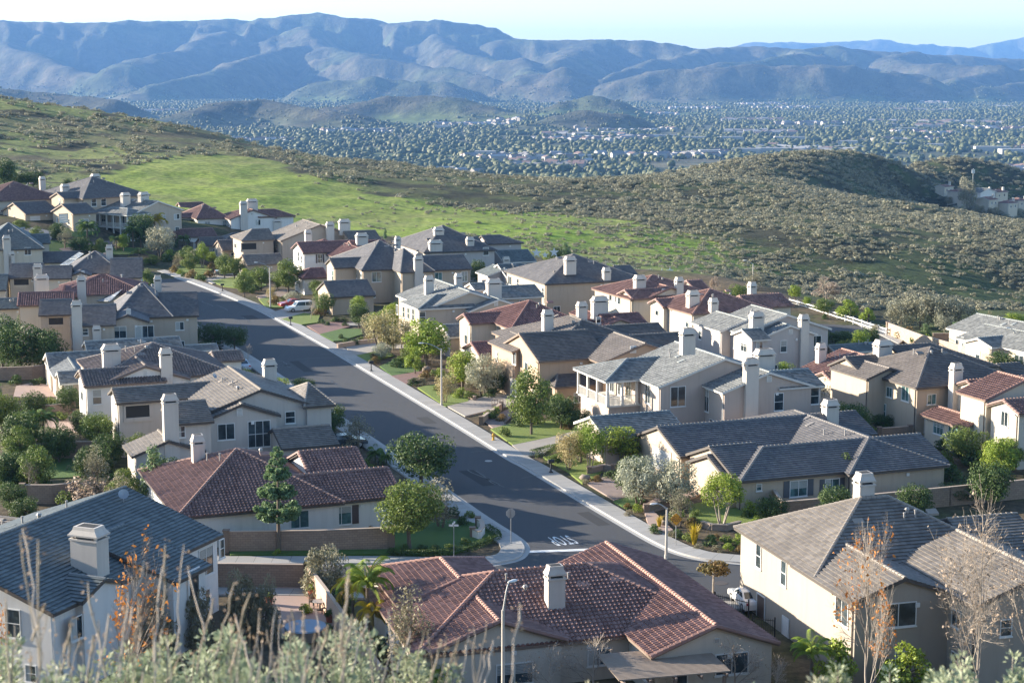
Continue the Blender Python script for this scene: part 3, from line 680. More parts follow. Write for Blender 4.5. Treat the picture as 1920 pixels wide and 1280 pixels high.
        # ordinary windows on walls that nothing else fills
        for i, w in enumerate(s.w):
            if not w['walls'] or len(s.todo) < 2: continue
            o_ = s.ohs(w)
            for face in 'nlrf':
                L = (w['u1'] - w['u0']) if face in 'nf' else (w['v1'] - w['v0']); k = int((L - 1.6) / 3.3); rw = random.Random(i * 7 + ord(face) + len(s.label))
                for zc in ((1.55, 4.45) if w['z'] > 5 else (1.6,)):
                    for j in range(k):
                        if rw.random() < .3: continue
                        t = (j + .5) / k; ww = rw.choice((.9, 1.2, 1.7)); hh = rw.choice((1.2, 1.5)); d_ = .35
                        if face in 'nf':
                            x = w['u0'] + L * t; y = w['v0'] + o_[2] + .004 * i if face == 'n' else w['v1'] - o_[3] - .004 * i; tx, ty = x, y + (-d_ if face == 'n' else d_)
                        else:
                            y = w['v0'] + L * t; x = w['u0'] + o_[0] + .004 * i if face == 'l' else w['u1'] - o_[1] - .004 * i; tx, ty = x + (-d_ if face == 'l' else d_), y
                        c = Vector((x, y, zc)); bad = False
                        for m_, w2 in enumerate(s.w):
                            ext = (ww / 2 + .2)
                            if m_ != i and w2['u0'] - ext < tx < w2['u1'] + ext and w2['v0'] - ext < ty < w2['v1'] + ext and zc - 1.0 < w2['z'] + (w2['p'] * 3 if w2['z'] < 5 else 3): bad = True
                        for q, rad, _k in busy:
                            if math.hypot(q.x - x, q.y - y) < rad + ww / 2 and (_k == 'cex' or abs(q.z - zc) < 1.7): bad = True
                        if bad: continue
                        busy.append((c, ww / 2 + .5, 'win')); make_window(root, c, face, ww, hh, (2, 1) if ww > 1 else (1, 2), None, 'window', s)
        # downpipes at the near corners and small wall boxes
        for i, w in enumerate(s.w):
            if not w['walls'] or (w['u1'] - w['u0']) * (w['v1'] - w['v0']) < 45: continue
            o_ = s.ohs(w); xx, yy, zt = w['u0'] + o_[0] - .07, w['v0'] + o_[2] + .25, w['z'] + .02
            m = MB(); m.tube((xx, yy, -.2), (xx, yy, zt - .35), .05, .05, 6); m.tube((xx, yy, zt - .35), (xx - .3, yy, zt - .12), .05, .05, 6); m.build('downpipe', M[s.trim], root)
            m = MB(); x2 = (w['u0'] + w['u1']) / 2 + 1.1; y2 = w['v0'] + o_[2]; m.box(x2 - .16, x2 + .16, y2 - .1, y2 + .02, w['z'] - .75, w['z'] - .45); m.build('wall_vent', M['frame'], root)
        # plumbing vents and flat roof vents
        rr = random.Random(hash(s.label) & 0xffff if False else len(s.label) * 7 + len(s.w))
        w0 = max(s.w, key=lambda w: (w['u1'] - w['u0']) * (w['v1'] - w['v0']))
        for k in range(5):
            a = rr.uniform(.25, .75); b = rr.uniform(.3, .46)
            if w0['ax'] == 'u': x = w0['u0'] + a * (w0['u1'] - w0['u0']); y = w0['v0'] + b * (w0['v1'] - w0['v0']); z = w0['z'] + w0['p'] * (y - w0['v0'])
            else: x = w0['u0'] + b * (w0['u1'] - w0['u0']); y = w0['v0'] + a * (w0['v1'] - w0['v0']); z = w0['z'] + w0['p'] * (x - w0['u0'])
            if w0['ends'] == 'hh' and min(x - w0['u0'], y - w0['v0'], w0['u1'] - x, w0['v1'] - y) < .3 * (w0['v1'] - w0['v0']): pass
            m = MB()
            if k < 2: m.tube((x, y, z - .1), (x, y, z + .55), .07, .07, 8); m.tube((x, y, z + .5), (x, y, z + .6), .10, .10, 8); m.build('vent_pipe', M['pipe'], roof)
            elif k == 2: m.tube((x, y, z - .1), (x, y, z + .3), .14, .14, 8); m.tube((x, y, z + .28), (x, y, z + .42), .22, .12, 8); m.build('roof_vent', M['pipe'], roof)
            else:
                q = w0['p']; hx, hy = .42, .25
                zz = lambda x_, y_: (w0['z'] + q * ((y_ - w0['v0']) if w0['ax'] == 'u' else (x_ - w0['u0'])))
                a_ = [(x - hx, y - hy, zz(x - hx, y - hy) - .02), (x + hx, y - hy, zz(x + hx, y - hy) - .02), (x + hx, y + hy, zz(x + hx, y + hy) - .02), (x - hx, y + hy, zz(x - hx, y + hy) - .02)]
                m.hull(a_, [(q_[0], q_[1], q_[2] + .15) for q_ in a_]); m.build('roof_vent', CAP[s.roof], roof)
        return root
def c_depth(s, c): return (s.O + s.U * c.x + s.Vv * c.y).y / 1.0 * 1.01
def make_window(root, c, face, w, h, panes, shut, kind, H):
    # local frame: along wall dir a, outward n
    a, n = {'n': (Vector((1, 0, 0)), Vector((0, -1, 0))), 'f': (Vector((-1, 0, 0)), Vector((0, 1, 0))),
            'l': (Vector((0, -1, 0)), Vector((-1, 0, 0))), 'r': (Vector((0, 1, 0)), Vector((1, 0, 0)))}[face]
    up = Vector((0, 0, 1))
    def bx(mb, x0, x1, z0, z1, d0, d1, m=0):
        pts = [c + a * x + up * z + n * d for d in (d0, d1) for (x, z) in ((x0, z0), (x1, z0), (x1, z1), (x0, z1))]
        A, B = pts[:4], pts[4:]
        for i in range(4): mb.face([A[i], B[i], B[(i + 1) % 4], A[(i + 1) % 4]][::-1], m)
        mb.face(B, m); mb.face(A[::-1], m)
    f = MB(); e = .07; X, Z = w / 2, h / 2
    if kind == 'garage_door':
        nrow = 4
        for i in range(nrow): bx(f, -X, X, -Z + i * h / nrow + .02, -Z + (i + 1) * h / nrow - .02, -.03, .03)
        for i in range(1, 4): pass
        o = f.build('garage_door', M['garage'], root); g = MB(); bx(g, -X - .12, X + .12, Z, Z + .14, -.02, .06); bx(g, -X - .12, -X, -Z, Z, -.02, .06); bx(g, X, X + .12, -Z, Z, -.02, .06)
        g.build('frame', W[H.wall], o); return
    if kind == 'door':
        bx(f, -X, X, -Z, Z, -.02, .04); o = f.build('door', M['white'] if shut == 'white' else M['doord'], root)
        g = MB(); bx(g, -X - .1, X + .1, Z, Z + .1, -.02, .06); bx(g, -X - .1, -X, -Z, Z, -.02, .06); bx(g, X, X + .1, -Z, Z, -.02, .06)
        g.build('frame', M['frame'], o); return
    if kind == 'opening':                # flat dark panel paints the shade of a recessed balcony; low wall and posts
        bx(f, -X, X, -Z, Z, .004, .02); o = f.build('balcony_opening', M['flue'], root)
        g = MB(); bx(g, -X - .15, X + .15, -Z - .35, -Z + .12, 0, .12); bx(g, -X - .1, -X + .1, -Z, Z, 0, .12); bx(g, X - .1, X + .1, -Z, Z, 0, .12); bx(g, -X - .1, X + .1, Z - .1, Z + .05, 0, .12)
        g.build('balcony_frame', W[H.wall], o); return
    if kind == 'attic_vent':
        bx(f, -X, X, -Z, Z, 0, .05); o = f.build('attic_vent', M['frame'], root); g = MB()
        for i in range(5): bx(g, -X * .8, X * .8, -Z * .85 + i * h * .17, -Z * .85 + i * h * .17 + .05, .05, .07)
        g.build('louvre', M['pipe'], o); return
    bx(f, -X, X, Z - e, Z, 0, .06); bx(f, -X, X, -Z, -Z + e, 0, .06); bx(f, -X, -X + e, -Z + e, Z - e, 0, .06); bx(f, X - e, X, -Z + e, Z - e, 0, .06)
    nx, ny = panes; b = .028
    for i in range(1, nx): x = -X + w * i / nx; bx(f, x - b, x + b, -Z + e, Z - e, 0, .05)
    for j in range(1, ny): z = -Z + h * j / ny; bx(f, -X + e, X - e, z - b, z + b, 0, .048)
    bx(f, -X - .06, X + .06, -Z - .09, -Z - .002, 0, .10)
    o = f.build('window', M['frame'], root)
    g = MB(); bx(g, -X + e * .7, X - e * .7, -Z + e * .7, Z - e * .7, .004, .02); g.build('pane', M[H.glass], o)
    q_ = random.Random(int(abs(c.x * 131 + c.y * 37 + c.z * 11) * 10)).random()
    if kind == 'window' and q_ < .55:            # blinds or a curtain behind the glass
        g = MB(); zb = Z - e - (h - 2 * e) * (.35 + .6 * q_)
        if q_ < .3:
            n_ = max(3, int((Z - e - zb) / .09))
            for i in range(n_): z = Z - e - (i + 1) * (Z - e - zb) / n_; bx(g, -X + e, X - e, z + .012, z + (Z - e - zb) / n_ - .012, .0205, .024)
        else: bx(g, -X + e, -X + w * (.28 + q_ * .4), -Z + e, Z - e, .0205, .024)
        g.build('blind', M['blind'], o)
    if shut:
        for sg in (-1, 1):
            g = MB(); xa = sg * (X + .04); xb = sg * (X + .04 + w * .32); bx(g, min(xa, xb), max(xa, xb), -Z, Z, 0, .05)
            for i in range(12): z = -Z + .06 + i * (h - .12) / 12; bx(g, min(xa, xb) + .06, max(xa, xb) - .06, z, z + .03, .05, .065)
            g.build('shutter', M[shut], o)
def make_chimney(root, x, y, z0, z1, w, d, mt='chimney'):
    w = max(w, .7); hw, hd = w / 2, d / 2; b = MB(); zc = z1 - .95
    b.box(x - hw, x + hw, y - hd, y + hd, z0, zc)
    o = b.build('chimney', M[mt], root)
    c = MB(); c.box(x - hw - .07, x + hw + .07, y - hd - .07, y + hd + .07, zc, zc + .12)
    k = 1.0
    for sx in (-1, 1):
        for sy in (-1, 1):
            cx, cy = x + sx * (hw * .86), y + sy * (hd * .8); c.box(cx - .09, cx + .09, cy - .09, cy + .09, zc + .12, zc + .30)
    def ring(a, z): return [(x - hw * a, y - hd * a, z), (x + hw * a, y - hd * a, z), (x + hw * a, y + hd * a, z), (x - hw * a, y + hd * a, z)]
    c.hull(ring(1.12, zc + .30), ring(1.12, zc + .42)); c.hull(ring(1.08, zc + .421), ring(.86, zc + .72)); c.hull(ring(.86, zc + .721), ring(.80, z1))
    c.build('chimney_cap', M[mt], o)
    f = MB(); f.box(x - hw * .7, x + hw * .7, y - hd * .7, y + hd * .7, zc + .121, zc + .299); f.box(x - hw * .62, x + hw * .62, y - hd * .6, y + hd * .6, z1 - .1, z1 + .012); f.build('flue', M['flue'], o)
# ---------------------------------------------------------------- the houses, right side of the street from near to far
E1, E2 = 3.0, 5.9
h = House('red tiled foreground house with a white chimney and slatted patio cover', 17, 'pale', 'red', seg=6, trim='trim_brown'); H_FG = h
h.RU(5.9, 7.6, (925, 1073), (1100, 1057), 'hh', p=.38).RV(4.75, 4.6, (1343, 1173), (1136, 1017)).RV(4.95, 4.8, (936, 1165), 9.0).RV(5.2, 4.6, (863, 1086), (830, 1047), 'gh')
h.chim_on(0, 1044, 1143, 1062, 33, 'n', .9)
h.win(1, 'n', 1372, 1243, 2.4, 1.5).win(2, 'n', 965, 1262, 2.6, 1.5).win(1, 'n', 1344, 1200, .35, .3, kind='attic_vent')
h = House('tan two storey foreground house with a brown grey roof and long sunlit wall', 16, 'sand', 'tan', trim='trim_dark'); H_FR = h
h.Vw(E2, (1597, 1131), R=(1679, 1073), Q=(1577, 1014)).Uw(E2, (1527, 1084), (1925, 1056), (1660, 930), 'hh', p=.50).RU(7.9, 4.2, (1775, 973), (1930, 973)).RV(8.0, 5.2, (1960, 1075), (1905, 985))
h.chim_on(1, 1626, 931, 888, 30, 'n', 1.1)
for x, y in ((1423, 1042), (1470, 1074), (1507, 1101)): h.win(1, 'l', x, y, .95, 1.9, (1, 2))
h.win(0, 'l', 1579, 1144, 1.9, 1.9, (2, 1)).win(0, 'n', 1684, 1152, 2.7, 1.7).win(1, 'l', 1473, 1187, .95, 2.3, kind='door', shut='white').win(1, 'l', 1427, 1143, 1.3, 2.2, (1, 1), kind='door')
h.win(1, 'n', 1752, 1090, 1.6, 1.3)
h = House('low tan house behind the corner garden with a dark grey roof', 20.5, 'tan', 'slate', glass='glassg')
h.Uw(E1, (1388, 903), (1781, 867), (1744, 811), 'hg').Uw(E1, (1276, 857), 19.0, (1245, 799)).Uw(E1, (1470, 829), (1655, 817), (1620, 769), 'hg').RV(4.95, 5.6, (1630, 821), (1475, 771), 'hh')
h.Uw(3.2, (1373, 893), 5.0, (1351, 836)).Uw(2.7, (1366, 905), 3.5, (1346, 852))
h.chim_on(2, 1561, 797, 750, 25, 'n', 1.1)
h.win(0, 'n', 1497, 915, 1.9, 1.6, (2, 1), 'shutterg').win(0, 'n', 1423, 913, .6, .7, (1, 1)).win(0, 'n', 1760, 892, .75, 1.6, (1, 2)).win(0, 'n', 1560, 912, 1.6, 1.6, (2, 1), 'shutterg')
h.win(1, 'l', 1240, 862, 4.4, 2.2, kind='garage_door').win(4, 'l', 1352, 885, 1.6, 1.6)
h = House('two storey house with a pale blue grey tiled roof and a white railed corner balcony', 20.5, 'pink', 'blue', 'trim_white', p=.33); H_BAL = h
h.Vw(E2, (1234, 726), R=(1357, 671), Q=(1257, 641)).Uw(E2, (1135, 716), 15.0, W=9.5, ends='hg', walls=False).Vw(5.7, (1354, 737), (1305, 721), (1440, 697)).Uw(5.7, (1462, 729), (1545, 722), (1522, 691)).Uw(E1, (1135, 822), (1292, 811), (1265, 770))
h.chim_ext(2, 1408, 671, 25, 'n').chim_on(0, 1292, 652, 616, 25, 'r', .9)
h.chim_on(3, 1437, 700, 655, 34, 'l', 1.2)
h.win(0, 'n', 1271, 743, 1.9, 2.3).win(2, 'n', 1460, 753, 1.2, 2.0, (1, 2)).win(3, 'n', 1527, 742, 1.2, 1.9, (1, 2)).win(2, 'l', 1325, 750, 1.2, 2.6, (2, 1)).win(2, 'n', 1442, 710, .6, .7, kind='attic_vent')
h.win(0, 'l', 1215, 738, 1.4, 2.2).win(0, 'l', 1196, 729, .9, 1.6, (1, 2))
h = House('tan house with peach gables and a big brown grey roof facing the street', 20.5, 'gold', 'brown', 'trim_brown')
h.Uw(E2, (1010, 678), (1135, 667), (997, 624)).RV(9.0, 8.0, (1091, 600), (1078, 592), 'hh').RU(7.9, 4.6, (1125, 612), (1235, 606)).Vw(E2, (1127, 682), R=(1187, 636), Q=(1145, 624)).RU(7.4, 4.4, (1180, 629), (1285, 625))
h.Uw(5.2, (1013, 680), 7.0, (1001, 653)).Uw(E1, (1040, 728), (1128, 719), (1072, 675), 'hg').Vw(E2, (960, 662), 9.0, (1000, 640))
h.chim_on(1, 1029, 622, 581, 18, 'l', .9)
h.win(3, 'n', 1187, 655, .8, .9, kind='attic_vent').win(0, 'l', 987, 693, 1.0, 1.9, (1, 2)).win(7, 'l', 965, 672, 1.1, 1.5).win(7, 'l', 963, 727, 2.4, 2.3, kind='garage_door').win(5, 'l', 1003, 697, 1.1, 1.6, (1, 2))
h = House('cream two storey house with a maroon barrel tiled hip roof and three pale chimneys', 21, 'cream', 'maroon', 'trim_brown')
h.Uw(E2, (958, 618), (1096, 607), (1011, 563), 'hh').Uw(E2, (882, 608), 9.0, (872, 589)).Vw(E2, (1104, 600), R=(1124, 591), B=7.0).Uw(E2, (1140, 610), (1213, 606), (1196, 587)).Uw(E1, (900, 668), (952, 662), (920, 641)).Vw(E2, (1135, 612), 8.0, (1160, 598))
h.chim_on(0, 1093, 600, 566, 17, 'n', .9).chim_on(3, 1127, 589, 556, 28, 'n', 1.1)
h.win(2, 'n', 1121, 602, .7, .9, kind='attic_vent').win(1, 'l', 874, 628, 1.3, 2.6, (1, 2)).win(0, 'l', 936, 622, 1.3, 1.6).win(0, 'l', 946, 626, 1.3, 1.6).win(3, 'n', 1122, 600, .7, .9, (1, 1)).win(0, 'n', 979, 623, 1.1, .7)
h = House('beige house with a blue green roof above a row of street windows', 21, 'beige', 'blue', 'trim_white', p=.33)
h.Vw(E2, (802, 578), R=(882, 547), Q=(812, 524)).Uw(E2, (784, 580), 9.0, W=8.5, ends='hg').Vw(5.4, (880, 584), (862, 577), (932, 560)).Uw(5.6, (940, 560), (1012, 553), (986, 535)).Uw(5.5, (890, 545), (950, 541), (940, 529)).Uw(E1, (843, 633), 7.0, (860, 608))
h.chim_on(0, 806, 551, 517, 15, 'l', .9).chim_on(2, 928, 552, 523, 25, 'l', 1.1).chim_ext(0, 860, 512, 12, 'f')
for x in (757, 766, 775): h.win(1, 'l', x, 585 + (x - 757) * .25, 1.0, 1.7, (1, 2))
h.win(1, 'n', 792, 594, 1.0, 1.6, (1, 2)).win(0, 'n', 837, 594, 1.2, 1.5, (1, 2)).win(2, 'n', 930, 569, .6, .7, kind='attic_vent').win(0, 'l', 745, 580, 1.0, 1.5)
h = House('tan grey roofed house with a garage gable by the parked white car', 19.5, 'tan', 'slate', 'trim_dark', glass='glassg')
h.Uw(E2, (678, 507), (795, 497), (738, 450), 'hh').Uw(E2, (751, 511), (812, 507), (789, 465), 'hh').Uw(E2, (790, 508), (883, 503), (872, 477)).Uw(E2, (627, 503), 9.0, (620, 485)).Uw(E1, (621, 558), (700, 552), (607, 528))
h.chim_ext(1, 784, 479, 15, 'n').chim_on(0, 747, 458, 443, 9, 'f')
h.win(0, 'n', 706, 519, 1.7, 1.8).win(2, 'n', 822, 518, 1.4, 1.4).win(2, 'n', 871, 518, 1.1, 1.8).win(0, 'l', 668, 513, 1.4, 1.6, (2, 2)).win(4, 'l', 612, 574, 2.4, 2.0, kind='garage_door').win(3, 'l', 624, 517, 1.0, 1.9, (1, 2))
h = House('white two storey house with a maroon roof and one brown shuttered upper window', 22, 'white', 'maroon', 'trim_dark')
h.Uw(E2, (569, 475), (665, 467), (559, 455)).Uw(E2, (585, 472), (650, 467), (620, 449), 'hh').Vw(5.4, (628, 484), R=(675, 466), Q=(656, 452)).RU(7.7, 4.2, (655, 453), (718, 450)).Uw(E1, (567, 523), (612, 519), (600, 503), 'hg')
h.chim_on(1, 579, 451, 431, 11, 'l', .9).chim_on(3, 680, 461, 437, 20, 'n', 1.1)
h.win(0, 'n', 600, 485, .95, 1.7, (1, 2), 'shutter').win(0, 'l', 553, 478, 1.0, 1.8, (1, 2)).win(0, 'l', 560, 481, 1.0, 1.8, (1, 2))
h = House('tan house with a sunlit gable roof and two tall chimneys below the hill', 22, 'beige', 'tan', 'trim_brown')
h.Vw(E2, (526, 452), R=(612, 425), Q=(554, 412)).Vw(E2, (592, 444), 10.0, (635, 431)).Uw(E2, (655, 452), (707, 447), (697, 432)).Uw(E2, (453, 452), (509, 447), (475, 430), 'hg').Uw(E1, (463, 498), (531, 493), (470, 478))
h.chim_on(1, 620, 446, 416, 13, 'l', .9).chim_on(2, 647, 434, 411, 19, 'n', 1.0)
h.win(1, 'n', 641, 438, .7, .9, kind='attic_vent').win(3, 'n', 467, 462, 3.2, 1.5, kind='opening').win(0, 'l', 518, 460, 1.3, 1.6)
h = House('low tan house with two small brown garage gables behind the parked grey sedan', 22, 'tan', 'brown', 'trim_brown')
h.Uw(E1, (417, 470), (466, 466), (402, 451)).Uw(E1, (380, 461), (421, 457), (362, 446)).RV(5.6, 7.0, (496, 438), (479, 429)).Uw(E1, (417, 457), (470, 453), (440, 437), 'hg')
h.win(0, 'l', 406, 473, 1.2, 1.5).win(1, 'l', 365, 465, 2.4, 2.1, kind='garage_door').win(0, 'n', 436, 477, .7, .7, (1, 1))
h = House('bright white house with a brown red roof at the foot of the hill', 24, 'white', 'redbrown', 'trim_brown')
h.Uw(5.6, (319, 409), 7.5, (315, 401)).Uw(5.6, (368, 411), (428, 408), (400, 382), 'hh').Vw(5.6, (430, 412), 11.0, (468, 392), 'gh').RU(7.3, 4.0, (476, 394), (512, 392), 'gh').Uw(E1, (332, 446), (401, 441), (325, 431)).RU(6.2, 3.5, (334, 381), (378, 379))
h.chim_ext(2, 456, 377, 12, 'n').chim_on(3, 474, 397, 373, 18, 'n', 1.1).chim_ext(3, 519, 410, 14, 'n')
h.win(1, 'n', 389, 421, 1.3, 1.5).win(2, 'n', 484, 417, 1.2, 1.4).win(2, 'n', 472, 401, .5, .5, kind='attic_vent').win(1, 'n', 421, 421, .9, 1.8, (1, 2))
h = House('beige house with a columned two storey veranda under a grey roof', 55, 'beige', 'blue', 'trim_white', g=3.0, p=.32); H_VER = h
h.Vw(E2, (249, 402), 13.0, (297, 377)).Vw(E2, (238, 404), 12.0, W=7.0, ends='hh', walls=False)
h.chim_on(0, 238, 386, 361, 11, 'l', .9).chim_on(0, 272, 376, 360, 12, 'l', 1.0)
h = House('large tan two storey house with a high grey hipped roof and a gabled garage wing', 42, 'tan', 'slate', 'trim_brown', g=6.0)
h.Uw(E2, (155, 373), (264, 364), (181, 331), 'hh').Uw(E2, (120, 373), 8.0, (107, 361)).Uw(E1, (48, 402), (110, 398), (34, 380)).Uw(3.4, (137, 402), 6.0, (122, 383))
h.chim_on(0, 181, 334, 326, 12, 'f').chim_on(0, 124, 362, 345, 11, 'l', 1.0)
h.win(0, 'n', 176, 380, 1.3, 1.7, (1, 2)).win(0, 'n', 194, 379, 1.3, 1.7, (1, 2)).win(2, 'n', 66, 414, 2.4, 2.1, kind='garage_door').win(3, 'n', 119, 410, 2.0, 1.9, kind='garage_door').win(1, 'l', 112, 380, .9, 1.7, (1, 2))
h = House('low cream house with a wide dark red roof at the far left', 30, 'cream', 'redbrown', 'trim_brown', g=8.0)
h.Uw(3.2, (-25, 378), (112, 371), (50, 340), 'hh'); h.chim_on(0, 81, 354, 331, 9, 'f')
# ---- second row, behind the street houses on the right
h = House('tan house with a grey hipped roof behind the half bare dark tree', 20, 'tan', 'slate')
h.Uw(E2, (1022, 533), (1192, 519), (1090, 476), 'hh').Uw(E2, (1055, 531), 12.0, (1042, 509)).RU(7.2, 3.6, (1150, 499), (1187, 499))
h.chim_on(0, 1071, 506, 481, 19, 'l', 1.1).chim_ext(1, 1137, 501, 13, 'n')
h.win(1, 'n', 1066, 543, 1.1, 1.7, (1, 2)).win(1, 'l', 1046, 541, 1.7, 1.6, (2, 2)).win(1, 'n', 1105, 541, 1.3, 1.5)
h = House('cream two storey house with a pinkish red roof below the white star decorations', 22, 'cream', 'red', 'trim_brown')
h.Uw(E2, (1182, 562), (1326, 549), (1222, 517), 'hh').Uw(E2, (1187, 562), 7.0, (1175, 544)).Vw(E2, (1213, 560), 9.0, (1242, 535)).RU(7.0, 3.4, (1287, 527), (1320, 527))
h.chim_on(1, 1202, 542, 516, 19, 'n', 1.1).chim_ext(2, 1273, 519, 13, 'n')
h.win(1, 'l', 1178, 570, 2.0, 1.8, (3, 2)).win(2, 'n', 1244, 546, .6, .8, kind='attic_vent').win(0, 'l', 1145, 556, 1.0, 1.3, (1, 1)).win(0, 'l', 1153, 559, 1.0, 1.3, (1, 1)).win(0, 'l', 1161, 563, 1.0, 1.3, (1, 1))
h = House('pale two storey house with a long red roof and an open upper loggia', 22, 'pale', 'red', 'trim_brown')
h.Uw(E2, (1244, 577), (1310, 572), (1235, 561)).Uw(E2, (1298, 590), (1440, 579), (1362, 541), 'hh').Uw(5.4, (1338, 595), (1402, 590), (1315, 571)).Uw(E2, (1410, 579), (1483, 573), (1463, 551))
h.chim_on(1, 1302, 575, 545, 20, 'l', 1.1).chim_on(2, 1340, 594, 559, 14, 'n', .9).chim_on(3, 1413, 554, 529, 12, 'f')
h.win(0, 'n', 1267, 587, 2.6, 1.6, kind='opening').win(2, 'l', 1318, 599, .8, 1.2, (1, 1)).win(0, 'l', 1232, 583, 1.0, 1.4, (1, 1))
h = House('pinkish grey two storey house with a pale grey roof and a tall outside chimney', 20.5, 'grey', 'blue', 'trim_white', p=.33)
h.RV(8.3, 6.8, (1477, 590), (1407, 572)).RV(7.3, 4.2, (1482, 610), 6.0).Uw(E2, (1410, 638), (1447, 636), (1391, 618)).Vw(E2, (1350, 622), 9.0, (1400, 600))
h.chim_on(0, 1422, 617, 585, 23, 'l', 1.1).chim_ext(1, 1507, 589, 16, 'n')
h.win(2, 'l', 1395, 648, 1.6, 1.6, (2, 2)).win(1, 'n', 1469, 649, 1.0, 1.6, (1, 2)).win(1, 'n', 1482, 622, .6, .7, kind='attic_vent').win(2, 'n', 1424, 649, 1.0, 1.3)
h = House('large tan house on the right with a wide hip roof above palms', 21, 'tan', 'brown', 'trim_dark', glass='glassg')
h.Uw(E2, (1718, 728), (1908, 711), (1770, 649), 'hh', p=.40).Uw(E2, (1617, 704), 12.0, (1595, 669), p=.40).RU(8.3, 6.0, (1668, 649), (1745, 646), 'gh').RU(5.4, 4.2, (1868, 683), (1912, 680)).Vw(E2, (1625, 712), 8.0, (1665, 690))
h.chim_on(1, 1660, 672, 638, 27, 'n', 1.3)
h.win(1, 'l', 1595, 711, 2.3, 1.8, (3, 2))
for x, y in ((1636, 727), (1652, 731), (1668, 735)): h.win(0, 'l', x, y, 1.2, 1.2)
h.win(0, 'l', 1698, 737, 1.5, 1.8).win(0, 'l', 1641, 765, 1.2, 1.8, (1, 2)).win(0, 'l', 1656, 770, 1.2, 1.8, (1, 2))
h = House('cream house near the right edge with a low red sunroom roof', 21, 'cream', 'redbrown', 'trim_brown', glass='glassg')
h.Uw(E2, (1845, 743), 14.0, (1814, 714)).RV(8.3, 5.2, (1925, 712), (1880, 697)).Vw(E1, (1805, 804), (1731, 778), (1834, 786)).Uw(2.8, (1862, 800), 3.0, W=4.0)
h.chim_ext(0, 1794, 680, 19, 'l')
h.win(0, 'l', 1815, 748, .9, 1.1, (2, 2)).win(0, 'n', 1857, 760, 1.1, 1.7, (2, 3)).win(2, 'n', 1834, 817, 2.0, 2.1).win(2, 'l', 1760, 800, 1.9, 1.7, (3, 2)).win(2, 'l', 1788, 810, 1.9, 1.7, (3, 2))
h = House('pale cream house with a dark red roof cut by the right edge', 21, 'pale', 'redbrown', 'trim_brown')
h.Uw(E2, (1912, 777), 14.0, (1887, 750)); h.win(0, 'l', 1884, 785, 1.2, 1.6)
h = House('low cream house with a wide pale grey roof at the right edge', 27, 'cream', 'blue', 'trim_white', p=.30)
h.Vw(E1, (1932, 662), (1797, 633), (1832, 605)).Vw(3.0, (1900, 640), 14.0, (1930, 606)).Uw(3.0, (1860, 652), 8.0, W=6.0)
h.win(0, 'l', 1805, 641, .6, 1.4, (1, 1)).win(0, 'l', 1855, 652, .8, 1.2, (1, 2)).win(0, 'l', 1870, 657, 1.4, 1.6)
h = House('small low house with a blue grey roof in front of the side street', 21, 'beige', 'bluedark', 'trim_white')
h.Uw(E1, (1568, 662), (1680, 653), (1562, 647)); 
h = House('low house with a sunlit brick red roof and a slim white chimney', 21, 'pale', 'red', 'trim_brown')
h.Vw(E1, (1548, 706), (1515, 690), (1606, 662)).Uw(E1, (1560, 716), 9.0, (1552, 698)); h.chim_on(0, 1542, 680, 644, 15, 'l', .9)
h = House('grey brown house with a high hip roof at the foot of the hill', 20, 'grey', 'slate')
h.Uw(E2, (795, 474), (916, 464), (851, 422), 'hh').Uw(E2, (815, 471), (905, 465), (797, 448)).RU(7.3, 3.8, (902, 442), (938, 441), 'gh')
h.chim_on(0, 824, 447, 426, 17, 'l', 1.1).chim_on(1, 818, 479, 450, 23, 'n', 1.1).chim_ext(1, 881, 444, 13, 'n')
h.win(0, 'n', 911, 471, 1.2, 1.6, (1, 2)).win(1, 'n', 850, 474, 1.4, .9)
h = House('low house with two long blue grey roof planes by the white stars', 20, 'grey', 'bluedark', 'trim_white')
h.Uw(E1, (944, 492), (1008, 490), (935, 470)).Uw(E1, (950, 520), (1034, 515), (1025, 492), 'gh').Vw(E1, (914, 518), 7.0, (930, 498)); h.chim_on(0, 950, 508, 481, 12, 'n', .8)
# ---- left side of the street from near to far
h = House('left foreground house with a blue grey roof and a broad pale chimney', -22, 'white', 'bluedark', 'trim_dark', p=.34); H_FL = h
h.Vw(E2, (100, 1152), (433, 1004), (231, 914), side='r').Vw(5.5, (330, 1093), (388, 1058), W=15.0, side='r', p=.3).RU(6.9, 2.6, (131, 1077), (205, 1082), 'gg')
h.chim_on(0, 158, 1074, 990, 56, 'r', 1.4)
h.win(0, 'r', 415, 1028, .8, 1.5, (1, 2)).win(0, 'r', 386, 1052, 2.0, 2.2, (2, 1)).win(1, 'r', 362, 1098, 1.4, 2.4, kind='opening').win(0, 'n', 24, 1168, 1.3, 2.0, (1, 2)).win(2, 'r', 143, 1177, 1.3, 1.6)
h = House('low house with a small weathered grey roof at the left edge behind the foreground house', -22, 'pale', 'tan', 'trim_dark')
h.RU(4.6, 4.0, (-60, 962), (72, 966))
h = House('white low corner house with a wide red brown tiled roof and brown shutters', 21.5, 'white', 'redbrown', 'trim_dark', seg=6, glass='glassg')
h.Uw(E1, (330, 972), (645, 941), (472, 840), 'hh').Uw(3.02, (560, 949), (753, 929), (735, 876)).RU(5.5, 5.4, (560, 848), (670, 841))
h.chim_on(0, 374, 874, 816, 21, 'l', 1.0)
h.win(1, 'n', 640, 966, 1.9, 1.7, (2, 1), 'shutter').win(0, 'n', 562, 973, 1.7, 1.6, (2, 1)).win(1, 'n', 722, 944, .5, .5, (1, 1))
h = House('two storey house with lilac grey shaded gables and a sunlit ribbed grey brown roof', 22, 'greige', 'tan', 'trim_dark'); H_L2 = h
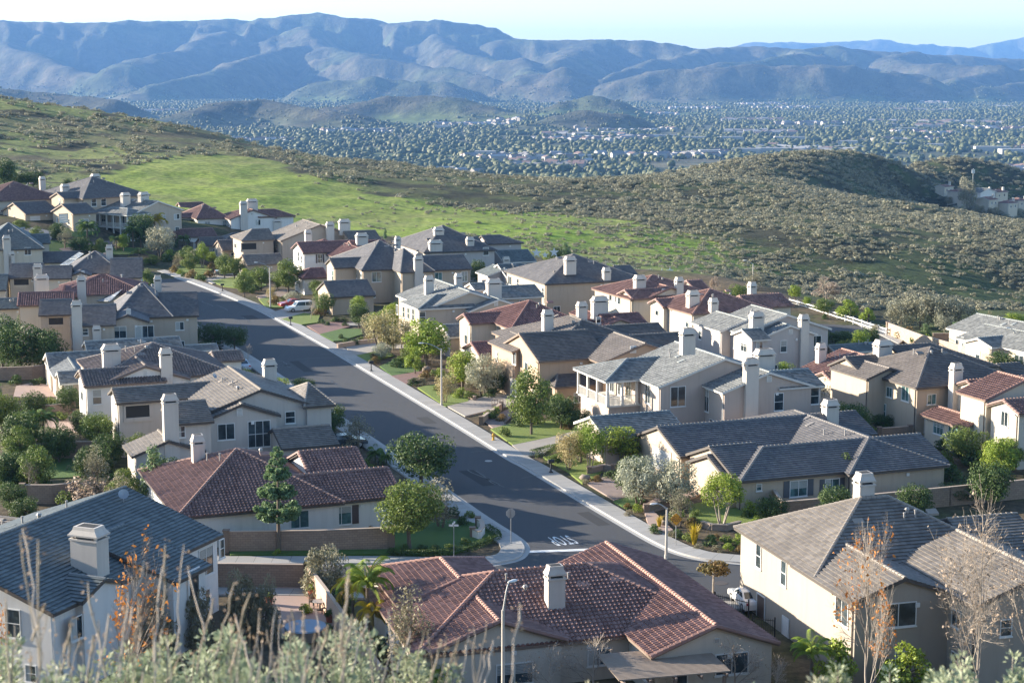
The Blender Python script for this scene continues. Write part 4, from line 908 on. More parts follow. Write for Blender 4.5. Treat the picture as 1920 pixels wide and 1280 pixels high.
h.Vw(E2, (385, 776), R=(478, 722), Q=(425, 687)).Vw(5.4, (381, 790), 6.0, (446, 752)).Uw(E2, (331, 796), (400, 789), (300, 756)).Uw(E2, (219, 757), (420, 741), (207, 729)).Uw(E2, (570, 764), (627, 757), (525, 722), 'hh').Uw(E1, (528, 843), (636, 833), (615, 797)).Vw(E1, (247, 858), R=(318, 829), Q=(285, 808))
h.chim_ext(2, 318, 738, 26, 'n').chim_on(4, 508, 722, 674, 22, 'l', 1.0)
h.win(1, 'n', 424, 809, 1.8, 1.7).win(2, 'n', 340, 809, .8, 1.2, (1, 2)).win(1, 'n', 486, 813, 2.4, 2.8, (3, 2)).win(0, 'n', 544, 782, 1.1, 1.3, (1, 2)).win(1, 'n', 449, 772, .6, .8, kind='attic_vent').win(3, 'n', 258, 771, 2.7, 1.5, kind='opening')
h = House('white two storey house with a dark brown barrel tiled roof and a wide white chimney', 22, 'white', 'umber', 'trim_brown')
h.Uw(E2, (182, 717), (425, 690), (276, 644), 'hh').Vw(E2, (190, 721), 10.0, (272, 685)).Uw(E2, (159, 726), 9.0, (150, 695)).Uw(3.6, (405, 679), (457, 675), (450, 657))
h.chim_on(0, 211, 690, 646, 30, 'l', 1.2).chim_ext(1, 310, 652, 20, 'n')
h.win(2, 'n', 182, 744, 1.05, 1.7, (1, 2)).win(2, 'l', 154, 738, 1.6, 1.6).win(1, 'n', 272, 699, .5, .8, kind='attic_vent')
h = House('low blue grey roofed house wrapped behind the white house with the dark barrel tiles', 20, 'beige', 'blue', 'trim_white', p=.33)
h.Uw(3.4, (165, 666), (345, 656), (157, 640)).Uw(E1, (92, 693), 9.0, (84, 663)).Uw(E1, (112, 720), 6.0, (105, 698)).Uw(E1, (350, 659), (410, 655), (400, 645)).Vw(E1, (100, 708), 12.0, (135, 682))
h.win(1, 'l', 88, 705, 1.0, 2.0).win(2, 'n', 129, 733, 1.0, 1.6)
h = House('tan house with solar panels on a grey roof and a tall outside chimney', 12, 'beige', 'slate', 'trim_dark'); H_SOL1 = h
h.Uw(E2, (212, 597), (325, 592), (250, 531), 'hh', p=.42).Uw(E2, (300, 594), (373, 591), (350, 548)).Vw(E2, (199, 606), 9.0, (240, 571)).Uw(E2, (140, 612), (218, 607), (125, 573)).Uw(E2, (72, 592), (135, 588), (70, 563)).Uw(E1, (297, 628), (345, 625), (330, 598))
h.chim_ext(3, 143, 563, 18, 'n').chim_ext(3, 181, 608, 15, 'n').chim_ext(1, 296, 516, 13, 'f')
h.win(2, 'n', 224, 623, 1.9, 1.7).win(2, 'n', 271, 622, 2.6, 1.8, (3, 1)).win(2, 'n', 241, 584, .6, .8, kind='attic_vent').win(4, 'n', 105, 602, 2.2, 1.2, kind='opening').win(3, 'n', 160, 622, .8, 1.0, (1, 2))
h = House('cream house with a crimson barrel tiled roof tucked between the two solar panelled roofs', 12, 'cream', 'maroon', 'trim_brown')
h.Uw(E2, (105, 555), (278, 551), (130, 517), 'hh').Vw(E2, (82, 563), 9.0, (121, 541)).Uw(E2, (33, 574), 8.0, (30, 550))
h.chim_on(1, 79, 548, 515, 23, 'l', 1.2).chim_ext(1, 152, 517, 15, 'n'); h.win(1, 'n', 123, 553, .6, .8, kind='attic_vent')
h = House('cream two storey house with a charcoal roof and a long strip of solar panels', 11, 'cream', 'slate', 'trim_dark'); H_SOL2 = h
h.Uw(E2, (122, 514), (230, 511), (168, 471), 'hh', p=.42).Uw(E2, (205, 522), (267, 520), (252, 484)).Vw(E2, (130, 518), 8.0, (155, 500)).Uw(E2, (15, 522), (80, 518), (12, 495)).Uw(E2, (60, 524), (135, 520), (60, 500)).RU(4.6, 4.6, (78, 473), (152, 470))
h.chim_ext(4, 70, 494, 15, 'n').chim_ext(1, 205, 459, 12, 'f'); h.win(2, 'n', 155, 512, .6, .8, kind='attic_vent').win(3, 'n', 40, 529, 2.6, 1.2, kind='opening')
h = House('cream two storey house with a blue grey roof at the left edge', 18, 'cream', 'bluedark', 'trim_dark')
h.Uw(E2, (-40, 470), (80, 460), (5, 418), 'hh').Uw(E2, (55, 457), (93, 453), (85, 439)); h.chim_ext(0, 12, 441, 13, 'n').chim_ext(0, 21, 470, 11, 'n'); h.win(0, 'n', 52, 471, 1.3, 1.5)
h = House('low pale house with a blue grey roof left of the crimson roof', 12, 'cream', 'bluedark', 'trim_dark')
h.Uw(4.5, (-30, 545), (14, 541), (0, 515)).Uw(E1, (-30, 580), 8.0, (0, 560))
for h in HOUSES: h.build()
# ---------------------------------------------------------------- street, kerbs, pavements, drives, lawns
def sheet(name, pts, z, mat, th=0.0, sub=None, world=False):
    w = [Vector(p) if world else P(*p) for p in pts]; mb = MB()
    top = [Vector((p.x, p.y, z)) for p in w]
    a = sum(top[i].x * top[(i + 1) % len(top)].y - top[(i + 1) % len(top)].x * top[i].y for i in range(len(top)))
    if a < 0: top = top[::-1]
    if th: mb.hull([p - Vector((0, 0, th)) for p in top], top)
    else: mb.face(top)
    me = mb.mesh(name, [mat]); o = link_mesh(name, me); return put(o, kind='structure')
def draped(name, px, mt, lift=.16):
    w = [T(a, b, 250) for a, b in px]; c = sum(w, Vector()) / len(w); mb = MB(); n = len(w); K = 6
    for i in range(n):
        a, b = w[i], w[(i + 1) % n]
        for k in range(K):
            t0, t1 = k / K, (k + 1) / K; q = [c.lerp(a, t1), c.lerp(b, t1), c.lerp(b, t0), c.lerp(a, t0)] if k else [c.lerp(a, t1), c.lerp(b, t1), c]
            q = [Vector((p.x, p.y, hz(p.x, p.y) + lift)) for p in q]
            if (q[1] - q[0]).cross(q[2] - q[0]).z < 0: q = q[::-1]
            mb.face(q)
    put(mb.build(name, mt), kind='structure')
def strip(name, line, w0, w1, z, mat, th=0.0, rise=None):
    """a band beside a world polyline, from w0 to w1 metres to its left"""
    mb = MB(); n = len(line); L = []
    for i in range(n):
        a = line[max(i - 1, 0)]; b = line[min(i + 1, n - 1)]; d = (b - a); d.z = 0; d.normalize(); nn = Vector((-d.y, d.x, 0))
        L.append((line[i] + nn * w0, line[i] + nn * w1))
    for i in range(n - 1):
        a, b = L[i]; c, d = L[i + 1]
        q = [Vector((p.x, p.y, z)) for p in (a, c, d, b)]
        if (q[1] - q[0]).cross(q[2] - q[0]).z < 0: q = q[::-1]
        if th: mb.hull([p - Vector((0, 0, th)) for p in q], q)
        else: mb.face(q)
    o = mb.build(name, mat); return put(o, kind='structure')
def smooth(pts, k=4):
    out = []; n = len(pts)
    for i in range(n - 1):
        p0, p1, p2, p3 = pts[max(i - 1, 0)], pts[i], pts[i + 1], pts[min(i + 2, n - 1)]
        for j in range(k):
            t = j / k; out.append(0.5 * ((2 * p1) + (p2 - p0) * t + (2 * p0 - 5 * p1 + 4 * p2 - p3) * t * t + (3 * p1 - p0 - 3 * p2 + p3) * t ** 3))
    out.append(pts[-1]); return out
RK = [P(*q) for q in ((60, 478), (180, 488), (255, 500), (300, 511), (355, 529), (415, 552), (475, 577), (515, 597), (620, 656), (655, 677), (765, 743), (870, 807), (955, 860), (985, 876), (1064, 923), (1130, 962), (1205, 1006))]
RC_ = [P(*q) for q in ((1205, 1006), (1231, 1020), (1267, 1036), (1313, 1048), (1365, 1054), (1412, 1058), (1520, 1068), (1700, 1085), (2000, 1110))]
LK = [P(*q) for q in ((60, 497), (180, 520), (250, 545), (330, 590), (400, 629), (480, 676), (600, 757), (680, 812), (780, 880), (859, 936), (908, 970), (960, 1003))]
LC = [P(*q) for q in ((960, 1003), (978, 1017), (984, 1030), (975, 1045), (949, 1054), (900, 1060), (810, 1060), (702, 1058), (560, 1058), (430, 1058), (250, 1058), (60, 1058))]
NK = [P(*q) for q in ((60, 1100), (430, 1104), (580, 1106), (741, 1113), (1000, 1124), (1300, 1128), (1412, 1131), (1700, 1150), (2000, 1170))]
RKs, LKs = smooth(RK), smooth(LK); RCs, LCs = smooth(RC_, 5), smooth(LC, 5)
# asphalt as one sheet
def road():
    mb = MB(); me_pts = [p for p in RKs] + [p for p in RCs[1:]] + [p for p in NK[::-1]] + [p for p in LCs[::-1]] + [p for p in LKs[::-1][1:]]
    import mathutils.geometry as mg
    tris = mg.tessellate_polygon([[Vector((p.x, p.y, 0)) for p in me_pts]])
    for t in tris:
        q = [Vector((me_pts[i].x, me_pts[i].y, .012)) for i in t]
        if (q[1] - q[0]).cross(q[2] - q[0]).z < 0: q = q[::-1]
        mb.face(q)
    m, n, l, b = new_mat('asphalt_street')
    f = noise(n, l, .06, 6, rough=.6); g = noise(n, l, 18, 3); f2 = noise(n, l, .5, 4)
    tc = n.new('ShaderNodeTexCoord'); mp = n.new('ShaderNodeMapping'); mp.inputs['Rotation'].default_value = (0, 0, math.radians(-22)); mp.inputs['Scale'].default_value = (1.1, .03, 1)
    l.new(tc.outputs['Object'], mp.inputs[0]); tr = noise(n, l, 1.0, 3, vec=mp.outputs[0])
    c = mix(n, l, f, (.038, .040, .047), (.064, .066, .072)); c = mix(n, l, maths(n, l, 'MULTIPLY', f2, .4), c, (.030, .030, .034)); c = mix(n, l, ramp(n, l, tr, [(.5, (0, 0, 0)), (.75, (.5, .5, .5))]), c, (.066, .064, .063))
    c = mix(n, l, maths(n, l, 'MULTIPLY', g, .25), c, (.085, .085, .085))
    l.new(c, b.inputs['Base Color']); b.inputs['Roughness'].default_value = .85
    bp = n.new('ShaderNodeBump'); bp.inputs['Strength'].default_value = .4; bp.inputs['Distance'].default_value = .01; l.new(g, bp.inputs['Height']); l.new(bp.outputs[0], b.inputs['Normal'])
    put(mb.build('road', m), kind='structure')
road()
def conc_mat(name, c, step):
    """concrete with score lines across, using the running length in the UV"""
    m, n, l, b = new_mat(name); tc = n.new('ShaderNodeTexCoord'); sx = n.new('ShaderNodeSeparateXYZ'); l.new(tc.outputs['UV'], sx.inputs[0])
    fr = maths(n, l, 'FRACT', maths(n, l, 'DIVIDE', sx.outputs[0], step)); j = maths(n, l, 'LESS_THAN', fr, .035)
    wn_ = n.new('ShaderNodeTexWhiteNoise'); wn_.noise_dimensions = '1D'; l.new(maths(n, l, 'FLOOR', maths(n, l, 'DIVIDE', sx.outputs[0], step)), wn_.inputs['W'])
    f = noise(n, l, .8, 5); cc = mix(n, l, wn_.outputs['Value'], tint(c, .84), tint(c, 1.08)); cc = mix(n, l, maths(n, l, 'MULTIPLY', f, .5), cc, tint(c, .75)); cc = mix(n, l, j, cc, tint(c, .45))
    l.new(cc, b.inputs['Base Color']); b.inputs['Roughness'].default_value = .88; return m
M['walk'] = conc_mat('sidewalk_scored', (.37, .355, .33), 1.5)
def kerb_and_walk(line, side, walk_w, nm='sidewalk'):
    """gutter, kerb and pavement beside a kerb line; side +1 = to the left of the direction of travel"""
    g = []; n = len(line)
    for i in range(n):
        a = line[max(i - 1, 0)]; b = line[min(i + 1, n - 1)]; d = (b - a); d.z = 0; d.normalize(); g.append(Vector((-d.y, d.x, 0)) * side)
    def band(name, prof, mat):
        mb = MB(); s_ = 0
        for i in range(n - 1):
            ln = (line[i + 1] - line[i]).length
            for (w0, z0), (w1, z1) in zip(prof[:-1], prof[1:]):
                q = [line[i] + g[i] * w0 + Vector((0, 0, z0)), line[i + 1] + g[i + 1] * w0 + Vector((0, 0, z0)), line[i + 1] + g[i + 1] * w1 + Vector((0, 0, z1)), line[i] + g[i] * w1 + Vector((0, 0, z1))]
                uv = [(s_, w0), (s_ + ln, w0), (s_ + ln, w1), (s_, w1)]
                if (q[1] - q[0]).cross(q[2] - q[0]).z < 0: q = q[::-1]; uv = uv[::-1]
                mb.face(q, 0, uv)
            s_ += ln
        put(mb.build(name, mat), kind='structure')
    band('kerb', [(-.45, .018), (0, .020), (.03, .145), (.17, .15)], M['kerb'])
    band(nm, [(.17, .147), (.17 + walk_w, .147), (.19 + walk_w, 0)], M['walk'])
kerb_and_walk(RKs + RCs[1:], 1, 1.9); kerb_and_walk(LKs + LCs[1:], -1, 1.9)
def side_of(line, ref):      # which side the point ref lies on
    a, b = line[0], line[-1]; d = b - a; return 1 if (-d.y * (ref.x - a.x) + d.x * (ref.y - a.y)) > 0 else -1
kerb_and_walk(NK, side_of(NK, P(1000, 1200)), 1.6)
def grass_mat(name, a, b_):
    m, n, l, b = new_mat(name); f = noise(n, l, .35, 5); g = noise(n, l, 6, 4, rough=.7)
    c = mix(n, l, f, a, b_); c = mix(n, l, maths(n, l, 'MULTIPLY', g, .5), c, tint(a, .5)); l.new(c, b.inputs['Base Color']); b.inputs['Roughness'].default_value = .95
    bp = n.new('ShaderNodeBump'); bp.inputs['Strength'].default_value = .8; bp.inputs['Distance'].default_value = .06; l.new(g, bp.inputs['Height']); l.new(bp.outputs[0], b.inputs['Normal']); return m
M['lawn'] = grass_mat('lawn_grass', (.130, .185, .028), (.210, .270, .050)); M['lawn2'] = grass_mat('lawn_deep', (.055, .120, .020), (.105, .180, .034)); M['mulch'] = grass_mat('mulch', (.085, .055, .038), (.14, .095, .065))
for nm_, px_, mk_ in (('lawn', ((85, 476), (160, 470), (150, 450), (95, 452)), 'lawn2'), ('driveway', ((40, 452), (95, 452), (105, 436), (60, 428), (30, 434)), 'drive'), ('driveway', ((130, 478), (170, 470), (240, 458), (232, 450), (150, 458), (110, 468)), 'paver'),
        ('lawn', ((0, 445), (35, 448), (28, 432), (0, 430)), 'lawn'), ('lawn', ((170, 480), (250, 478), (262, 466), (200, 464)), 'lawn2'), ('lawn', ((100, 440), (150, 446), (190, 436), (120, 426)), 'lawn2')): draped(nm_, px_, M[mk_])
M['brickp'] = plain('brick_paving', (.23, .135, .115), .85, .3, 1.2, fine=5); M['pinkp'] = plain('patio_pink', (.40, .29, .24), .8, .12, .6)
zl = .05
# (name, pixels, material key, height)
SHEETS = [
    ('driveway', ((1020, 852), (1040, 836), (1085, 826), (1120, 822), (1085, 806), (1040, 812), (985, 826), (960, 836), (985, 858)), 'drive', .155),
    ('driveway', ((1100, 908), (1153, 940), (1186, 930), (1225, 915), (1170, 895), (1140, 893)), 'paver', .155),
    ('driveway', ((838, 763), (872, 782), (900, 775), (965, 760), (975, 742), (930, 740), (880, 752)), 'drive', .155),
    ('driveway', ((905, 790), (935, 812), (960, 805), (945, 795), (972, 775), (955, 768)), 'paver', .155),
    ('driveway', ((640, 648), (668, 668), (725, 655), (775, 655), (770, 643), (700, 642)), 'drive', .155),
    ('driveway', ((575, 612), (600, 628), (655, 614), (668, 606), (640, 602)), 'brickp', .155),
    ('driveway', ((733, 706), (762, 722), (785, 715), (805, 700), (780, 697)), 'brickp', .155),
    ('driveway', ((505, 588), (528, 600), (575, 590), (612, 580), (598, 571), (540, 578)), 'drive', .155),
    ('driveway', ((372, 522), (398, 533), (452, 520), (480, 512), (455, 506), (420, 514)), 'drive', .155),
    ('driveway', ((262, 497), (292, 506), (330, 498), (372, 488), (360, 480), (310, 485)), 'drive', .155),
    ('driveway', ((480, 557), (497, 566), (540, 556), (560, 546), (530, 545)), 'paver', .155),
    ('lawn', ((920, 806), (962, 836), (1030, 822), (1085, 808), (1050, 790), (1000, 792), (950, 798)), 'lawn', .165),
    ('lawn', ((1018, 858), (1036, 870), (1062, 884), (1092, 908), (1110, 902), (1130, 885), (1125, 868), (1080, 858), (1045, 872), (1040, 858)), 'lawn', .165),
    ('lawn', ((783, 728), (835, 764), (878, 754), (880, 742), (850, 730), (815, 722)), 'lawn', .165),
    ('lawn', ((712, 688), (735, 706), (785, 698), (790, 680), (750, 672)), 'lawn2', .165), ('lawn', ((668, 668), (690, 680), (740, 668), (720, 658)), 'lawn', .165),
    ('lawn', ((600, 628), (625, 641), (640, 640), (680, 628), (678, 618), (640, 618)), 'lawn2', .165), ('lawn', ((527, 600), (565, 610), (595, 606), (600, 592), (570, 588)), 'lawn', .165),
    ('lawn', ((485, 562), (500, 578), (530, 578), (540, 568), (520, 556)), 'lawn', .165), ('lawn', ((395, 528), (420, 538), (475, 545), (500, 535), (470, 524), (440, 520)), 'lawn', .165),
    ('lawn', ((308, 502), (350, 519), (385, 516), (400, 505), (375, 495), (330, 495)), 'lawn', .165), ('lawn', ((256, 490), (272, 496), (290, 490), (275, 484)), 'lawn', .165),
    ('lawn', ((730, 1026), (760, 1042), (850, 1040), (935, 1008), (900, 985), (850, 975), (760, 985), (738, 1000)), 'lawn2', .165),
    ('lawn', ((430, 1036), (432, 1043), (730, 1041), (735, 1032)), 'lawn2', .165), ('lawn', ((1295, 985), (1400, 985), (1460, 975), (1440, 940), (1350, 935), (1290, 950)), 'lawn', .165),
    ('lawn', ((1150, 942), (1175, 955), (1210, 940), (1190, 930)), 'lawn2', .165), ('lawn', ((40, 900), (150, 895), (170, 860), (110, 845), (50, 855)), 'lawn2', .1),
    
    ('patio', ((25, 745), (110, 745), (105, 725), (60, 718), (30, 725)), 'pinkp', .1), ('patio', ((85, 800), (145, 812), (140, 780), (90, 775)), 'pinkp', .1),
    ('patio', ((480, 1190), (570, 1205), (640, 1195), (640, 1150), (590, 1100), (520, 1095)), 'pinkp', .1),
    ('garden_path', ((1215, 985), (1245, 1000), (1262, 996), (1225, 960), (1275, 945), (1320, 925), (1295, 918), (1240, 930), (1205, 950)), 'pinkp', .162),
    ('garden_path', ((640, 608), (655, 612), (735, 610), (730, 604)), 'drive', .162)]
for nm, px, mt, z in SHEETS: sheet(nm, px, z, M[mt], th=z + .05)
rj = random.Random(3)
sheet('road', ((1440, 560), (1480, 566), (1545, 590), (1600, 606), (1665, 634), (1700, 652), (1640, 662), (1590, 640), (1540, 612), (1480, 590)), .06, M['asphalt'], th=.1)
sheet('sidewalk', ((1500, 570), (1520, 566), (1575, 586), (1640, 609), (1700, 634), (1685, 646), (1620, 614), (1560, 592)), .16, M['concrete'], th=.2)
sheet('sidewalk', ((1330, 540), (1372, 535), (1415, 547), (1500, 570), (1490, 574), (1410, 556), (1370, 545)), .16, M['concrete'], th=.2)
sheet('road', ((1880, 700), (1880, 690), (1990, 730), (2000, 780)), .06, M['asphalt'], th=.1)
# repair patches and sealed cracks
pr_ = random.Random(12)
def on_road(t, off):
    i = min(int(t * (len(RKs) - 1)), len(RKs) - 2); f = t * (len(RKs) - 1) - i; p = RKs[i].lerp(RKs[i + 1], f); d = (RKs[i + 1] - RKs[i]).normalized(); return p - Vector((-d.y, d.x, 0)) * off, d
for t, off, L_, W2 in ((.93, 2.2, 5, 1.2), (.80, 7.0, 7, 1.6), (.66, 3.0, 4, 1.4), (.55, 8.0, 9, 1.3), (.42, 4.5, 5, 2.0), (.30, 7.5, 6, 1.5)):
    p, d = on_road(t, off); n = Vector((-d.y, d.x, 0)); mb = MB(); mb.face([Vector((q.x, q.y, .0165)) for q in (p, p + d * L_, p + d * L_ + n * W2, p + n * W2)]); put(mb.build('road_patch', M['asphalt2']), kind='structure')
for k in range(16):
    t = pr_.uniform(.15, .97); off = pr_.uniform(1, 9.5); p, d = on_road(t, off); n = Vector((-d.y, d.x, 0)); a = p; mb = MB(); dr = d if k % 3 else n; pts = [a]
    for j in range(9): a = a + dr * pr_.uniform(.5, 1.0) + (n if k % 3 else d) * pr_.uniform(-.22, .22); pts.append(a)
    for a, b in zip(pts[:-1], pts[1:]): e = (b - a).normalized(); m_ = Vector((-e.y, e.x, 0)) * .07; mb.face([Vector((q.x, q.y, .020)) for q in (a - m_, b - m_, b + m_, a + m_)])
    put(mb.build('crack_seal', M['black']), kind='structure')
# painted marks
def mark(pts, z=.017): sheet('stop_line', pts, z, M['paint'])
mark(((992, 1032), (1130, 1027), (1130, 1031), (992, 1036)))
def stop_word():
    cu = bpy.data.curves.new('stop_text', 'FONT'); cu.body = 'STOP'; cu.size = 1.0; cu.extrude = 0.0; cu.space_character = 1.25; cu.offset = .012
    tmp = bpy.data.objects.new('stop_text', cu); C.objects.link(tmp); dg = bpy.context.evaluated_depsgraph_get(); me = bpy.data.meshes.new_from_object(tmp.evaluated_get(dg))
    bpy.data.objects.remove(tmp); me.name = 'stop_marking'; xs = [v.co.x for v in me.vertices]; ys = [v.co.y for v in me.vertices]
    cx = (min(xs) + max(xs)) / 2; cy = (min(ys) + max(ys)) / 2; sx = 2.1 / (max(xs) - min(xs)); sy = 2.9 / (max(ys) - min(ys))
    for v in me.vertices: v.co.x = (v.co.x - cx) * sx; v.co.y = (v.co.y - cy) * sy; v.co.z = 0
    me.materials.clear(); me.materials.append(M['paint']); o = bpy.data.objects.new('stop_marking', me); C.objects.link(o)
    p = P(1054, 1013); o.location = (p.x, p.y, .018); o.rotation_euler = (0, 0, math.radians(21 + 180)); put(o, 'white word STOP painted on the street before the stop line', 'road marking')
stop_word()
def disc(name, px, py, r, mat, z, label, cat, n=20):
    p = P(px, py); mb = MB(); mb.hull([(p.x + r * math.cos(2 * math.pi * k / n), p.y + r * math.sin(2 * math.pi * k / n), z - .01) for k in range(n)], [(p.x + r * math.cos(2 * math.pi * k / n), p.y + r * math.sin(2 * math.pi * k / n), z) for k in range(n)])
    put(mb.build(name, mat), label, cat)
M['manhole'] = plain('manhole_iron', (.09, .075, .065), .7, .3, 4)
disc('manhole_cover', 1233, 1003, .42, M['manhole'], .16, 'round dark manhole cover in the corner pavement beside the tall lamp', 'manhole cover')
disc('manhole_cover', 788, 1053, .38, M['manhole'], .16, 'oval dark manhole cover in the pavement of the cross street', 'manhole cover')
disc('manhole_cover', 1352, 1093, .55, M['manhole'], .024, 'round manhole cover in the cross street near the small bronze tree', 'manhole cover')
disc('manhole_cover', 916, 864, .40, M['kerb'], .024, 'pale round manhole cover in the middle of the main street', 'manhole cover')
disc('manhole_cover', 538, 685, .45, M['asphalt2'], .022, 'dark round manhole cover far up the main street', 'manhole cover')
# ---------------------------------------------------------------- block walls and fences
def block_wall(label, pts, h=1.8, t=.2, mat='block', posts=True, g=0.0, name='block_wall', world=None, cap=True):
    w = [P(a, b, g) for a, b in pts]; ex = name; o0 = w[0]; root = empty(name, (o0.x, o0.y, g), 0, label, 'wall')
    mb = MB(); cb = MB(); s_ = 0
    for i in range(len(w) - 1):
        a, b = w[i] - o0, w[i + 1] - o0; d = b - a; L = d.length; d.normalize(); n = Vector((-d.y, d.x, 0)) * t / 2; e = d * (t * .45)
        A = [a - e - n, a - e + n]; B = [b + e - n, b + e + n]; up = Vector((0, 0, h)); dn = Vector((0, 0, -.6))
        for (p, q) in ((A[0], B[0]), (B[1], A[1])): mb.face([p + dn, q + dn, q + up, p + up], 0, [(s_, -.6), (s_ + L, -.6), (s_ + L, h), (s_, h)])
        mb.face([A[0] + up, B[0] + up, B[1] + up, A[1] + up], 0, [(s_, 0), (s_ + L, 0), (s_ + L, .2), (s_, .2)])
        mb.face([A[1] + dn, A[0] + dn, A[0] + up, A[1] + up], 0, [(0, 0), (t, 0), (t, h), (0, h)]); mb.face([B[0] + dn, B[1] + dn, B[1] + up, B[0] + up], 0, [(0, 0), (t, 0), (t, h), (0, h)])
        if cap: cb.bar(a - e * 1.3 + Vector((0, 0, h + .003 + .004 * i)), b + e * 1.3 + Vector((0, 0, h + .003 + .004 * i)), t + .08, .07)
        s_ += L
    mb.build('masonry', M[mat], root)
    if cap: cb.build('wall_cap', M['blockcap'], root)
    if posts:
        for p in (w[0], w[-1]):
            q = p - o0; pb = MB(); x, y = q.x, q.y; pb.box(x - .24, x + .24, y - .24, y + .24, -.5, h + .12); pb.box(x - .29, x + .29, y - .29, y + .29, h + .12, h + .2); pb.build('pillar', M['blockp' if mat == 'blockp' else 'block'], root)
    return root
block_wall('brown block wall behind the pine along the side pavement of the corner house', ((425, 1036), (600, 1034), (735, 1028)), 1.85)
block_wall('brown block wall shutting off the foreground patio from the cross street', ((200, 1099), (430, 1100), (577, 1102)), 1.9)
block_wall('pale sunlit garden wall running along the right side of the patio', ((577, 1102), (612, 1150), (655, 1213), (720, 1310)), 1.9, mat='planter')
block_wall('long block wall behind the foreground tan house from the corner garden rightwards', ((1444, 944), (1466, 977), (1640, 962), (1780, 948), (1960, 930)), 1.8)
block_wall('dark block wall under the row of dense trees at the left edge', ((-30, 714), (60, 711), (84, 708)), 1.7)
block_wall('low block retaining wall beside the pink paved yard on the left', ((22, 778), (95, 783), (138, 779)), 1.5)
block_wall('block wall behind the palms in the shaded left garden', ((30, 868), (120, 860), (222, 858)), 1.8)
block_wall('short block wall above the dried bush on the left', ((43, 944), (100, 944), (142, 940)), 1.8)
block_wall('long pale block wall along the side street below the oak grove', ((1664, 628), (1727, 652), (1800, 673), (1876, 700)), 1.9, mat='blockp')
block_wall('block wall of the back garden beside the two thin cypresses', ((1648, 828), (1680, 826), (1706, 824)), 1.5)
block_wall('low brown wall between the far right house and the oaks', ((1750, 640), (1795, 640), (1850, 652)), 1.2, posts=False)
block_wall('stepped low planter wall beside the pale willowy trees', ((634, 654), (668, 648), (705, 644)), .7, .3, 'planter', False)
block_wall('salmon coloured planter wall by the wooden garden chair', ((902, 796), (920, 783), (940, 768)), .8, .3, 'planter')
block_wall('low stone wall under the second front lawn', ((862, 742), (880, 748), (890, 752)), .6, .3, 'stone', False)
block_wall('curved low white planter wall at the street corner hedge', ((886, 1008), (898, 1012), (905, 1004), (903, 994), (896, 988)), .8, .35, 'white')
block_wall('curved low stone wall under the multi stemmed tree in the corner garden', ((1318, 988), (1335, 993), (1362, 994), (1385, 988)), .5, .3, 'stone', False)
block_wall('low stone wall before the silvery olives', ((1105, 890), (1130, 884), (1150, 886)), .7, .35, 'stone')
block_wall('low stone wall with a square pier beside the olive trees', ((1212, 962), (1240, 952), (1262, 942)), .7, .35, 'stone')
# rail fence
def rail_fence():
    pts = [P(a, b) for a, b in ((1480, 573), (1510, 581), (1540, 590), (1570, 600), (1600, 609), (1632, 620), (1662, 630))]; o0 = pts[0]
    root = empty('rail_fence', (o0.x, o0.y, 0), 0, 'white two rail ranch fence curving along the side street under the hill', 'fence')
    q = [];
    for a, b in zip(pts[:-1], pts[1:]):
        k = max(1, round((b - a).length / 2.6)); q += [a.lerp(b, j / k) for j in range(k)]
    q.append(pts[-1])
    for p in q:
        m = MB(); x, y = p.x - o0.x, p.y - o0.y; m.box(x - .09, x + .09, y - .09, y + .09, -.3, 1.35); m.build('post', M['white'], root)
    for a, b in zip(q[:-1], q[1:]):
        m = MB()
        for z in (.45, .98): m.bar(a - o0 + Vector((0, 0, z)), b - o0 + Vector((0, 0, z)), .06, .19)
        m.build('rail', M['white'], root)
rail_fence()
def iron_fence(pts, label):
    w = [P(a, b) for a, b in pts]; o0 = w[0]; root = empty('iron_fence', (o0.x, o0.y, 0), 0, label, 'fence'); m = MB(); r = MB()
    for a, b in zip(w[:-1], w[1:]):
        k = int((b - a).length / .16)
        for j in range(k + 1):
            p = a.lerp(b, j / k) - o0; m.tube((p.x, p.y, 0), (p.x, p.y, 1.6), .018, .018, 4, cap=False)
        for z in (.15, 1.45): r.bar(a - o0 + Vector((0, 0, z)), b - o0 + Vector((0, 0, z)), .04, .05)
        for p in (a, b):
            x, y = p.x - o0.x, p.y - o0.y; r.box(x - .05, x + .05, y - .05, y + .05, 0, 1.75)
    m.build('bars', M['black'], root); r.build('fence_rails', M['black'], root)
iron_fence(((1340, 1150), (1403, 1165)), 'black iron garden fence beside the parked white car behind the red roof'); iron_fence(((1410, 1195), (1452, 1200)), 'black iron side gate fence between the red and tan foreground houses')
iron_fence(((1732, 676), (1790, 648)), 'thin dark iron fence on the bank above the pale block wall')
# ---------------------------------------------------------------- plants
nr = np.random.default_rng(11)
def leaf_quads(cen, nrm, size, aspect=1.0, jit=.6, rnd=None, r=nr, u=None):
    """cen (n,3), nrm (n,3) preferred normals -> V, F, UV  (diamond quads)"""
    n = len(cen); d = nrm + r.normal(0, jit, (n, 3)); d /= np.linalg.norm(d, axis=1)[:, None] + 1e-9
    a = np.cross(d, r.normal(0, 1, (n, 3))); a /= np.linalg.norm(a, axis=1)[:, None] + 1e-9; b = np.cross(d, a)
    s = (size * r.uniform(.65, 1.35, n))[:, None]
    V = np.stack([cen - a * s * aspect, cen - b * s * .55, cen + a * s * aspect, cen + b * s * .55], 1).reshape(-1, 3)
    Fq = np.arange(4 * n).reshape(n, 4); uu = r.uniform(0, 1, n) if u is None else u; vv = r.uniform(0, 1, n)
    UV = np.repeat(np.stack([uu, vv], 1), 4, 0); return V, Fq, UV
